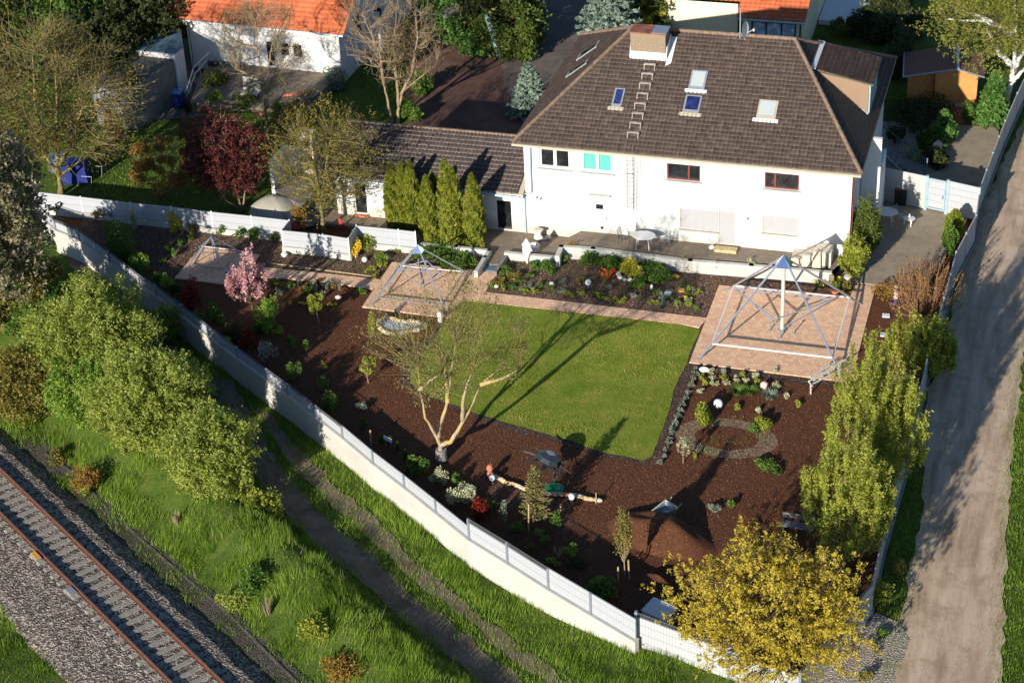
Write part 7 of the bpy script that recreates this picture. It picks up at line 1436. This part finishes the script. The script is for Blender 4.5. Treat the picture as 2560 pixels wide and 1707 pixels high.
# young trees
b = G('N', 1295, 890, 0); conifer('thin staked sapling with brown green feathery twigs', b, 3.0, .75, LF['bud'], 2600, 172, .06, 'sapling', .5, 16, per=8, bk_=MT['bk_tan'])
b = G('N', 1942, 1325, 0); shoots('sapling', 'narrow yellow green staked sapling near the bottom gate', b, 3.6, .32, 26, 2600, LF['olive'], MT['bk_tan'], 173, .06, trunk=1.0, tr=.025)
for i, (k, x, y, yt, r, n, lm, lb) in enumerate((('E', 318, 1195, 1040, .42, 700, 'yg', 'small round headed tree with lime leaves in the dark mulch'), ('H7', 1110, 1060, 670, .42, 1500, 'yg', 'slender lime green young tree beside the row of yellow flowers'), ('O', 462, 350, 225, .28, 260, 'cream', 'thin pale young tree left of the ring of old mulch'), ('D', 1245, 370, 305, .1, 60, 'green', 'very thin young tree in the upper left bed'), ('E', 2400, 300, 200, .1, 30, 'green', 'thin stem')[:8])[:4]):
    b = G(k, x, y, 0); h = UP(k, x, yt, b).z; t = tree('young_tree', lb, b, b + Vector((0, 0, h * .72)), (r, r, h * .34), .03, 12, n, .075, LF[lm], MT['bk_tan'], 175 + i, lump=.4, twigs=2, tw_r=.006)
# --- garden plants:  (name, zoom, x, y, radius, height, leaf, n, label)
PLN = [
('golden_shrub','U',1550,480,.55,1.0,'yellow',1500,'bright yellow shrub against the upper left fence'),
('variegated_shrub','U',890,490,.33,1.1,'cream',700,'slim cream and green variegated shrub by the upper left fence'),
('orange_shrub','U',1190,410,.28,.7,'orange',350,'small orange shrub left of the bright yellow one'),
('golden_shrub','U',1880,520,.5,.5,'orange',500,'low yellow brown shrub right of the bright yellow one'),
('laurel','D',1450,350,.42,.55,'green',600,'first green laurel of three under the upper left fence'),
('laurel','D',1570,375,.48,.6,'green',750,'middle green laurel of three under the upper left fence'),
('laurel','D',1680,380,.5,.65,'green',800,'right green laurel of three under the upper left fence'),
('laurel','D',1790,400,.4,.5,'dark',500,'dark laurel at the corner of the upper left fence'),
('large_shrub','U',700,930,.95,1.7,'green',3600,'large mid green shrub in the far left bed'),
('bright_shrub','U',1010,1180,.62,.95,'hawlight',1800,'bright green shrub below the large one in the far left bed'),
('ornamental_grass','U',890,1010,.35,.7,'olive',400,'dull bushy grass between the large and the bright green shrub'),
('bright_shrub','U',1450,1460,.42,.7,'hawlight',700,'lime green shrub near the corner of the left paved square'),
('red_shrub','D',1265,850,.62,1.5,'red',1500,'tall red leaved shrub in the shade below the left paved square'),
('red_shrub','D',1630,1090,.55,.75,'red',1000,'low red leaved shrub in the shade near the long fence'),
('rounded_shrub','H7',400,1130,.72,1.5,'hawlight',3000,'rounded bright topped shrub right of the pink blossom tree'),
('dark_shrub','D',1420,920,.6,.8,'green',1100,'dark green shrub right of the tall red one'),
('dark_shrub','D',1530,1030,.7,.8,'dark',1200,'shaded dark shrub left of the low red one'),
('dark_shrub','D',1160,760,.4,.6,'dark',600,'small dark shrub left of the tall red one'),
('silver_shrub','D',1760,1190,.5,1.0,'silver',500,'thin silvery shrub near the long fence'),
('young_shrub','D',1890,1080,.28,.55,'green',350,'small green shrub above the thin silvery one'),
('young_shrub','D',1930,1110,.2,.6,'green',300,'upright green plant right of the small green shrub'),
('young_shrub','D',2000,1130,.22,.6,'hawlight',320,'upright bright green plant in the dark mulch'),
('young_shrub','D',1940,1300,.42,1.0,'green',700,'leafy upright shrub beside the long fence, upper one'),
('young_shrub','D',2160,1490,.45,.7,'green',800,'rounded shrub beside the long fence, lower one'),
('young_shrub','D',2130,1230,.18,.4,'yg',160,'tiny lime plant in the open mulch'),
('evergreen_shrub','b2',560,1090,.62,.7,'green',1700,'rounded evergreen shrub below the big bare tree'),
('variegated_shrub','b2',800,1230,.42,.8,'cream',700,'pale variegated shrub with a pointed top in the lower bed'),
('grey_shrub','b2',1000,1400,.62,.9,'cream',1400,'spreading pale green shrub beside the red tipped one'),
('red_tipped_shrub','b2',1180,1540,.5,.9,'red',900,'shrub with red tips and yellow green leaves beside the long fence'),
('low_plant','N',1185,815,.16,.18,'yg',130,'small lime plant in the old mulch'),
('low_plant','N',1325,990,.26,.3,'hawlight',260,'bright green plant behind the fence right of the stake'),
('low_plant','N',1365,1075,.3,.35,'green',300,'dark green plant below the bright one'),
('low_plant','N',1450,930,.4,.8,'green',500,'upright green plant right of the timber stakes'),
('low_plant','N',1260,1100,.25,.3,'olive',200,'olive plant close behind the fence'),
('low_plant','N',1425,1200,.35,.25,'yg',300,'spreading yellow green plant behind the fence'),
('ground_cover','N',1800,1380,.9,.25,'green',1100,'low green planting in the shade near the bottom gate'),
('low_plant','N',1600,1230,.5,.25,'dark',400,'low dark plant behind the lower fence'),
('low_plant','N',1060,890,.3,.8,'silver',160,'thin pale stemmed plant behind the fence'),
('round_bush','Y',210,1400,.62,.75,'yg',2400,'round yellow green bush in front of the white globe'),
('round_bush','Y',985,1480,.48,.5,'yg',1500,'smaller round yellow green bush right of the globe'),
('low_plant','O',910,370,.5,.35,'green',600,'grey green spreading plant in the mulch below the ring'),
('low_plant','O',990,410,.4,.35,'green',450,'second grey green spreading plant below the ring'),
('low_plant','O',635,605,.3,.3,'silver',280,'small silvery plant right of the wheelbarrow'),
('low_plant','O',722,590,.25,.35,'green',240,'small dark green plant right of the silvery one'),
('low_plant','Y',870,1545,.42,.3,'green',500,'low green clump between the two round bushes'),
('low_plant','O',850,690,.3,.2,'olive',160,'olive plant above the golden tree'),
('low_plant','O',525,330,.12,.3,'yg',90,'lime seedling left of the mulch ring'),
('yellow_leaved_shrub','H6',1660,545,.72,.7,'yellow',1500,'yellow leaved shrub inside the stone ring'),
('rosemary','H6',760,530,.5,.55,'green',900,'upright green rosemary near the low wall'),
('spreading_shrub','H6',640,470,.5,.35,'green',700,'spreading green shrub left of the rosemary'),
('dark_perennial','H6',870,430,.5,.45,'green',900,'dark green perennials above the rosemary'),
('green_perennial','H6',1240,400,.95,.5,'green',2600,'dark green perennials along the low patio wall, left patch'),
('green_perennial','H6',1480,440,1.05,.5,'green',3400,'dark green perennials round the white block'),
('green_perennial','H6',1870,450,1.05,.5,'green',3200,'green perennials right of the yellow leaved shrub'),
('green_perennial','H6',1920,590,.95,.45,'green',2600,'green perennials below the ones beside the yellow shrub'),
('green_perennial','H6',1740,660,.7,.35,'green',1500,'small green patch under the stone ring'),
('grassy_shrub','H6',1000,350,.4,.7,'orange',600,'brownish shrub at the inner corner of the patio wall'),
('green_perennial','H6',1140,350,.35,.4,'hawlight',600,'fresh green perennial right of the brownish shrub'),
('heather','H6',260,520,.45,.25,'green',600,'green heather patch beside the stone edge'),
('heather','H6',370,590,.5,.25,'olive',700,'olive heather patch left of the bend'),
('heather','H6',200,640,.5,.25,'olive',700,'olive heather patch nearest the path bend'),
('heather','H6',1085,640,.35,.25,'olive',400,'dull heather beside the white globe'),
('low_fern','F',125,470,.4,.6,'yg',600,'feathery light green shrub against the long low wall'),
('pale_shrub','F',565,480,.38,.7,'cream',500,'pale cream shrub against the right end of the low wall'),
('climbing_stem','F',335,480,.2,.7,'orange',90,'thin yellow stems in front of the low wall'),
('laurel','X',1500,240,1.1,.5,'green',3000,'dark green bed planting below the cypress wall, middle'),
('laurel','X',1220,230,.9,.45,'green',1800,'grey green planting below the cypress wall, left'),
('laurel','X',1880,230,.4,.35,'hawlight',500,'bright green plant below the cypress wall, right'),
('laurel','X',1750,420,1.1,.4,'green',2600,'pale flowering ground plants beside the grey step wall'),
('laurel','X',2140,220,.35,.3,'yg',300,'lime plant in the corner of the cypress wall'),
('garden_shrub','E',320,320,.62,.7,'hawthorn',1400,'broad green shrub near the fence corner'),
('garden_shrub','E',250,370,.4,.8,'daff',500,'golden flowering twigs left of the broad green shrub'),
('garden_shrub','E',430,300,.4,.65,'hawlight',800,'fresh green shrub right of the broad one'),
('garden_shrub','E',250,300,.35,.6,'dark',400,'dark shrub in the fence corner'),
('garden_shrub','E',395,400,.45,.35,'hawlight',800,'low mint green shrub by the corner of the middle square'),
('garden_shrub','E',410,440,.3,.25,'yg',350,'yellow green plant below the mint green shrub'),
('garden_shrub','E',330,470,.35,.25,'yg',400,'yellow green plant left of the middle square'),
('garden_shrub','E',350,500,.35,.2,'olive',300,'olive plant at the end of the left path'),
('garden_shrub','E',510,340,.35,.3,'olive',350,'olive plant behind the middle pyramid, left'),
('garden_shrub','E',560,310,.25,.4,'yg',260,'slim yellow green plant behind the middle pyramid'),
('garden_shrub','D',2000,420,.6,.35,'olive',700,'low olive planting under the white fence'),
('garden_shrub','D',2330,410,.4,.6,'green',700,'green shrub in the angle of the white fence'),
('garden_shrub','D',2200,430,.4,.3,'olive',400,'low plant under the jutting white fence'),
('garden_shrub','H7',960,615,.3,.3,'hawlight',350,'round bright green plant below the left path'),
('garden_shrub','H7',1700,620,.4,.25,'hawlight',450,'bright green plant at the corner of the middle square, lower left'),
('garden_shrub','H7',1850,1180,.35,.9,'yg',500,'light green twiggy shrub left of the pebble bed'),
('garden_shrub','E',275,1370,.3,.35,'silver',250,'pale tuft in the dark mulch left of the big tree'),
('garden_shrub','E',60,1350,.5,.8,'green',1000,'green shrub close to the long fence left of the big tree'),
('garden_shrub','E',35,1110,.18,.35,'yg',150,'lime plant left of the round headed tree'),
('garden_shrub','W',1245,1050,.3,.35,'green',350,'green foliage under the pale daffodils'),
('garden_shrub','W',1430,1100,.35,.5,'olive',400,'brown green plant near the terrace corner'),
('garden_shrub','W',640,920,.25,.2,'yg',200,'lime plant behind the largest pyramid'),
('garden_shrub','W',840,920,.25,.2,'yg',200,'small lime plant right of the cream pole'),
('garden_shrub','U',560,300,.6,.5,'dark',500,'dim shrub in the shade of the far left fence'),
('garden_shrub','U',1520,930,.3,.35,'hawlight',300,'small bright plant in the open part of the far left bed'),
('garden_shrub','U',1440,830,.3,.3,'green',250,'small green plant above the bright one in the far left bed'),
('garden_shrub','U',1610,750,.3,.3,'green',250,'low green plant near the small pyramid'),
('garden_shrub','U',1810,650,.28,.3,'hawlight',220,'green plant below the thin young tree in the upper left bed'),
('garden_shrub','U',1350,1030,.25,.25,'green',200,'tiny green plant left of the left paved square'),
('wall_shrub','D',330,450,.7,.7,'green',1500,'green shrub outside the concrete wall near the upper bend'),
('verge_bush','O',1545,1120,.7,.8,'yg',1100,'yellow green bush between the fence corner and the dirt track'),
('verge_bush','O',1640,960,.45,.9,'olive',600,'dry grass bush beside the fence and the track'),
('verge_bush','O',1565,1300,.35,.25,'green',350,'low green weed on the gravel in front of the track'),
('verge_bush','O',1470,1540,.4,.4,'olive',400,'yellowish tuft at the bottom edge beside the track'),
('bank_shrub','M',1400,1050,.9,.8,'green',2600,'dark green shrub in the long grass, nearer one'),
('bank_shrub','M',1760,1300,.8,.8,'yg',2000,'green shrub in the long grass near the bottom edge'),
('bank_shrub','M',1900,1520,.9,.7,'orange',1500,'yellow brown shrub at the bottom edge of the long grass'),
('bank_shrub','M',1300,1150,.7,.7,'hawthorn',1300,'yellow green shrub in the long grass, left of the nearer one'),
('bank_shrub','M',330,340,.6,.5,'olive',900,'olive shrub at the edge of the ballast'),
('bank_shrub','M',480,520,.35,.4,'yg',400,'lime weed at the edge of the ballast'),
]
for i, (nm, k, x, y, r, h, lm, n, lb) in enumerate(PLN):
    on = None
    if nm in ('wall_shrub', 'bank_shrub', 'verge_bush'): on = GT(k, x, y)
    bush(nm, lb, k, x, y, r, h, LF[lm], n, .065 if r < .5 else .075, 300 + i, 0, parts=True, on=on)
# cushions of the heather bed: alike, so in groups
cush = [('yg','lime green cushion plant in the heather bed','lime cushions', .26, ((205,550),(248,720),(470,750),(605,755),(960,775),(1030,790),(1100,768),(1390,820),(1480,845),(1550,850),(2150,885),(2270,890),(1895,875),(1265,790))),
        ('silver','blue green cushion plant in the heather bed','blue green cushions', .3, ((530,690),(905,655),(1175,680),(1405,715),(885,740),(2000,880),(1990,805),(2255,840),(2300,720))),
        ('green','green cushion plant in the heather bed','green cushions', .26, ((120,690),(350,710),(445,635),(555,580),(760,715),(650,680),(1330,800),(1920,760),(2250,770),(1960,650),(2105,820)))]
for lm, lb, gr, r, pts in cush:
    for j, (x, y) in enumerate(pts): bush('cushion_plant', lb, 'H6', x, y, r * (.85 + .3 * ((j * 7) % 5) / 5), .2, LF[lm if lm != 'yg' else 'yg'], 190, .06, 500 + j, 0, parts=False, group=gr, cat='cushion plant')
pts = ((20, 510), (80, 505), (45, 600), (125, 560), (220, 612), (150, 650), (85, 690), (220, 718), (165, 590))
for j, (x, y) in enumerate(pts): bush('cushion_plant', 'coloured cushion plant left of the right paved square', 'F', x, y, .25, .18, LF[('yg', 'daff', 'silver', 'green')[j % 4]], 170, .06, 540 + j, 0, parts=False, group='cushions beside the right paved square', cat='cushion plant')
row = [(215, 1100), (203, 1135), (187, 1170), (173, 1210), (160, 1255), (140, 1297), (120, 1337), (108, 1374), (92, 1413), (70, 1463), (52, 1505)]
for j, (x, y) in enumerate(row): bush('sedum_clump', 'grey green sedum clump in the line along the right lawn edge', 'F', x, y + 8, .2, .2, LF['silver'], 150, .06, 560 + j, 0, parts=False, group='sedum clumps along the lawn edge', cat='sedum')
row = [(413, 150), (405, 168), (398, 185), (388, 212), (380, 240), (366, 274), (348, 316), (335, 352), (440, 60), (432, 92), (416, 128), (452, 28)]
for j, (x, y) in enumerate(row): bush('sedum_clump', 'grey green sedum clump in the line along the right lawn edge', 'O', x, y + 4, .18, .18, LF['silver'], 130, .06, 580 + j, 0, parts=False, group='sedum clumps along the lawn edge', cat='sedum')
grd = [(250, 1165), (305, 1130), (322, 1170), (275, 1200), (335, 1205), (395, 1135), (400, 1172), (408, 1208), (465, 1182), (510, 1150), (530, 1190), (595, 1155), (600, 1195), (720, 1125), (742, 1222), (475, 1365), (620, 1380), (790, 1290), (875, 1340), (240, 1260)]
for j, (x, y) in enumerate(grd): bush('sedum_clump', 'light green clump in the rows in front of the right paved square', 'F', x, y, .24, .2, LF['cream' if j % 3 else 'yg'], 190, .06, 600 + j, 0, parts=False, group='clumps in front of the right paved square', cat='sedum')
# conifer seedlings along the fence shade
for j, (x, y) in enumerate(((22, 205), (160, 320), (228, 330), (275, 370), (335, 430))): column('young conifer seedling in the row in the fence shade', 'N', x, y, x, y - 55, .13, 620 + j, LF['yew'], 1, 260, 0, .06, 'conifer seedlings in the fence shade', 'conifer_seedling')
# grasses, tulips, daffodils
tuft('tulip_clump', 'clump of bright red tulips in the heather bed', 'H6', 1380, 600, .42, .42, LF['green'], 60, 1, flower=(26, LF['redpet']))
tuft('daffodil_clump', 'left clump of pale yellow daffodils behind the largest pyramid', 'W', 980, 1040, .4, .35, LF['green'], 70, 2, flower=(9, LF['daff'])); tuft('daffodil_clump', 'right clump of pale yellow daffodils behind the largest pyramid', 'W', 1240, 1000, .4, .35, LF['green'], 70, 3, flower=(9, LF['daff']))
for j, x in enumerate((715, 855, 930, 993, 1250, 1325)): tuft('pansy', 'small yellow flower plant in the row beside the slender young tree', 'H7', x, 790 + j * 5, .12, .12, LF['green'], 14, 10 + j, flower=(7, LF['daff']), group='row of yellow flowers')
for j, (x, y) in enumerate(((835, 540), (1020, 550), (1165, 550), (1215, 580), (1285, 545), (1405, 590), (1060, 610), (1165, 700))): tuft('bulb_plant', 'blue green strap leaved bulb plant below the left path', 'H7', x, y, .22, .4, LF['silver'], 26, 30 + j, group='bulb plants below the left path', w=.04)
for j, (x, y) in enumerate(((930, 520), (900, 590), (1320, 560), (1100, 480), (860, 640), (1470, 610))): bush('red_foliage_plant', 'low reddish leaved plant below the left path', 'H7', x, y, .25, .2, LF['redorange' if j % 2 else 'orange'], 200, .05, 650 + j, 0, parts=False, group='reddish plants below the left path', cat='plant')
tuft('ornamental_grass', 'light green grass clump against the long low wall', 'H6', 2230, 470, .5, .7, LF['yg'], 220, 4); tuft('lavender', 'green and pink flowering tufts in front of the right paved square, left one', 'Y', 640, 1040, .55, .35, LF['green'], 260, 5); tuft('lavender', 'green flowering tufts in front of the right paved square, middle one', 'Y', 800, 1040, .5, .3, LF['green'], 220, 6); tuft('lavender', 'grey green tuft under the pink stone', 'Y', 1050, 1100, .5, .35, LF['silver'], 220, 7)
tuft('dry_grass', 'upright dry brown stems behind the lower fence', 'N', 1460, 1150, .3, .6, LF['straw'], 30, 8); tuft('dry_grass', 'tuft of pale dry stems in the long grass', 'M', 0, 0, .35, .9, LF['straw'], 60, 9, on=GT('M', 1490, 1190)); tuft('dry_grass', 'tuft of dry reddish stems in the long grass farther up', 'M', 0, 0, .3, .7, LF['straw'], 50, 10, on=GT('M', 980, 690))
tuft('phormium', 'blue green spiky plant at the front corner of the middle square', 'E', 825, 750, .4, .45, LF['silver'], 70, 11)
grassfield('creeping_weeds', 'fine green ground cover over the old bark bed below the long low wall', [G('H6', *q) for q in ((180, 540), (300, 380), (840, 400), (2340, 500), (2352, 900), (1300, 830), (80, 720))], 70, .07, .05, LF['green'], 14, .6, z=.01, clump=1)
grassfield('creeping_weeds', 'fine green ground cover in the old bark bed on the left', [G('D', 1900, 500), G('D', 2000, 400), G('E', 100, 330), G('E', 500, 300), G('E', 1050, 350), G('E', 1000, 450), G('E', 470, 400), G('E', 380, 510)], 60, .07, .05, LF['green'], 15, .6, z=.01, clump=1)
grassfield('creeping_weeds', 'fine green growth in the shaded lower bed behind the fence', [G('N', *q) for q in ((300, 480), (650, 560), (1000, 760), (1500, 1000), (1900, 1250), (2100, 1400), (1900, 1500), (1400, 1230), (850, 880), (400, 560))], 22, .08, .05, LF['green'], 16, .6, z=.01, clump=1)
def chips(name, label, poly, n, lm, seed, z=.012):
    rng = np.random.RandomState(seed); A = np.array([(p[0], p[1]) for p in poly]); lo, hi = A.min(0), A.max(0); X = rng.uniform(lo[0], hi[0], n); Y = rng.uniform(lo[1], hi[1], n); k = inpoly(X, Y, A); X, Y = X[k], Y[k]
    P = np.stack([X, Y, z + rng.uniform(0, .02, len(X))], 1); v, f = leafquads(P, .04, rng, up=1.4, stretch=1.6); o = mk(name, v, f, lm, loc=(A.mean(0)[0], A.mean(0)[1], 0), var=rng.rand(len(f))); o['kind'] = 'stuff'; return tag(o, label, 'bark')
LF['chip'] = leafmat('bark_chips', [(.06, .021, .010), (.12, .042, .020), (.21, .085, .043)], 0, .5, .8); LF['chip2'] = leafmat('old_bark_chips', [(.08, .05, .035), (.16, .10, .07), (.32, .23, .17)], 0, .5, .8)
ld = [Vector((p.x, p.y, 0)) for p in lawnpts]; LP = np.array([(p.x, p.y) for p in ld])
chips('bark_chips', 'loose brown bark chips over the front of the garden', plot[:40] if False else [Vector((p.x, p.y, 0)) for p in SF[6:]] + rightin[:4] + [G('F', 1220, 1190), G('F', 165, 1070), lawnpts[14], lawnpts[18], G('E', 300, 720), G('E', 0, 700)], 100000, LF['chip'], 1)
chips('bark_chips', 'loose greyish bark chips over the beds near the patio', old2, 26000, LF['chip2'], 2); chips('bark_chips', 'loose greyish bark chips over the upper left bed', old, 40000, LF['chip2'], 3)

for nm_, cc_ in (('left', cells), ('right', cells2)):
    grassfield('short_grass', 'thin grass creeping over the ' + nm_ + ' rut of the field path', [c[0] for c in cells if nm_ == 'left'] + [c[1] for c in cells[::-1] if nm_ == 'left'] + ([c[0] for c in cells2] + [c[1] for c in cells2[::-1]] if nm_ == 'right' else []), 10, .08, .03, LF['grass'], 70, .7, clump=1)

def edgegrass(label, pts, seed, spread=.22, per=26, h=.16):
    rng = np.random.RandomState(seed); P = np.array([(p.x, p.y) for p in pts]); n = len(P) * per; i = rng.randint(0, len(P) - 1, n); t = rng.rand(n)[:, None]; q = P[i] * (1 - t) + P[i + 1] * t; amp = .55 + .9 * np.abs(vnoise(q[:, 0], q[:, 1], .7, seed))
    q = q + rng.normal(size=(n, 2)) * spread * amp[:, None]; Z = terrA(q[:, 0], q[:, 1]) + .02; B = np.stack([q[:, 0], q[:, 1], Z], 1); a = rng.uniform(0, 6.28, n); hh = h * rng.uniform(.5, 1.4, n); s_ = np.stack([-np.sin(a), np.cos(a), 0 * a], 1) * .014
    T_ = B + np.stack([np.cos(a) * hh * .5, np.sin(a) * hh * .5, hh], 1); v = np.stack([B - s_, B + s_, T_], 1).reshape(-1, 3); o = mk('edge_grass', v, np.arange(3 * n).reshape(n, 3), LF['grass'], loc=(P.mean(0)[0], P.mean(0)[1], 0), var=rng.rand(n)); o['kind'] = 'stuff'; tag(o, label, 'grass')
dn = lambda c_, k: [q[k] for q in dense(c_, .5)]
edgegrass('ragged grass along the railway side of the left path rut', dn(cells, 0), 201, .3, 60); edgegrass('ragged grass between the ruts, left edge', dn(cells, 1), 202, .22, 45); edgegrass('ragged grass between the ruts, right edge', dn(cells2, 0), 203, .22, 45); edgegrass('ragged grass along the wall side of the right path rut', dn(cells2, 1), 204, .3, 60)
tc_ = [(GT('V', *a), GT('V', *b)) for a, b in tr]
edgegrass('ragged grass along the left edge of the dirt track', dn(tc_, 0), 205, .32, 50, .12); edgegrass('ragged grass along the right edge of the dirt track', dn(tc_, 1), 206, .32, 50, .12)
lw_ = []
for a, b in zip(lawnpts, lawnpts[1:] + lawnpts[:1]):
    n = max(1, int((b - a).length / .4)); lw_ += [a.lerp(b, k / n) for k in range(n)]

EX = [('shade_shrub','D',1300,960,.5,.7,'green',900,'leafy green shrub between the tall red shrub and the long fence'),
('shade_shrub','D',1480,1120,.45,.6,'hawlight',800,'fresh green shrub just inside the long fence, above the low red one'),
('shade_shrub','D',1700,1000,.5,.5,'green',800,'spreading green shrub left of the rounded bright topped one'),
('shade_shrub','D',1820,1010,.3,.4,'yg',350,'small lime shrub below the rounded bright topped one'),
('shade_shrub','D',1040,690,.4,.6,'green',600,'green shrub just inside the long fence below the bright far left shrub'),
('shade_shrub','N',700,620,.4,.5,'green',600,'green shrub inside the fence below the rounded evergreen'),
('shade_shrub','N',560,610,.3,.4,'cream',350,'small pale shrub left of the spreading pale green one'),
('shade_shrub','N',950,800,.35,.4,'green',500,'leafy plant inside the fence right of the red tipped shrub'),
('shade_shrub','N',1150,960,.4,.35,'green',500,'low leafy plant behind the first tall fence panel'),
('shade_shrub','N',1560,1130,.35,.4,'hawlight',450,'fresh leafy plant behind the second tall fence panel'),
('shade_shrub','N',1740,1360,.4,.35,'hawlight',500,'light green plant left of the narrow staked sapling'),
('shade_shrub','E',20,1230,.35,.6,'green',500,'green bush in the mulch near the long fence, above the pale tuft'),
('shade_shrub','H7',560,640,.3,.3,'silver',300,'greyish plant in the shade right of the pink blossom'),
('shade_shrub','H7',700,560,.3,.3,'green',300,'green plant in the shade below the left path'),
('shade_shrub','H7',480,520,.35,.3,'green',350,'dark green plant right of the pink blossom trunk'),
('shade_shrub','U',330,330,.5,.6,'olive',500,'olive shrub beneath the far left white fence'),
('shade_shrub','U',470,560,.3,.8,'olive',350,'slim olive shrub left of the large green one'),
('shade_shrub','U',2080,450,.4,.4,'olive',350,'olive plant right of the third laurel')]
for i, (nm, k, x, y, r_, h, lm, n, lb) in enumerate(EX): bush(nm, lb, k, x, y, r_, h, LF[lm], n, .065, 800 + i, 0)

grassfield('creeping_weeds', 'fine green seedlings over the faded ring of old mulch in the right bed', [G('O', 700 + 260 * math.cos(a), 215 + 130 * math.sin(a)) for a in [k / 16 * 6.283 for k in range(16)]], 45, .07, .04, LF['hawlight'], 17, .6, z=.015, clump=1)
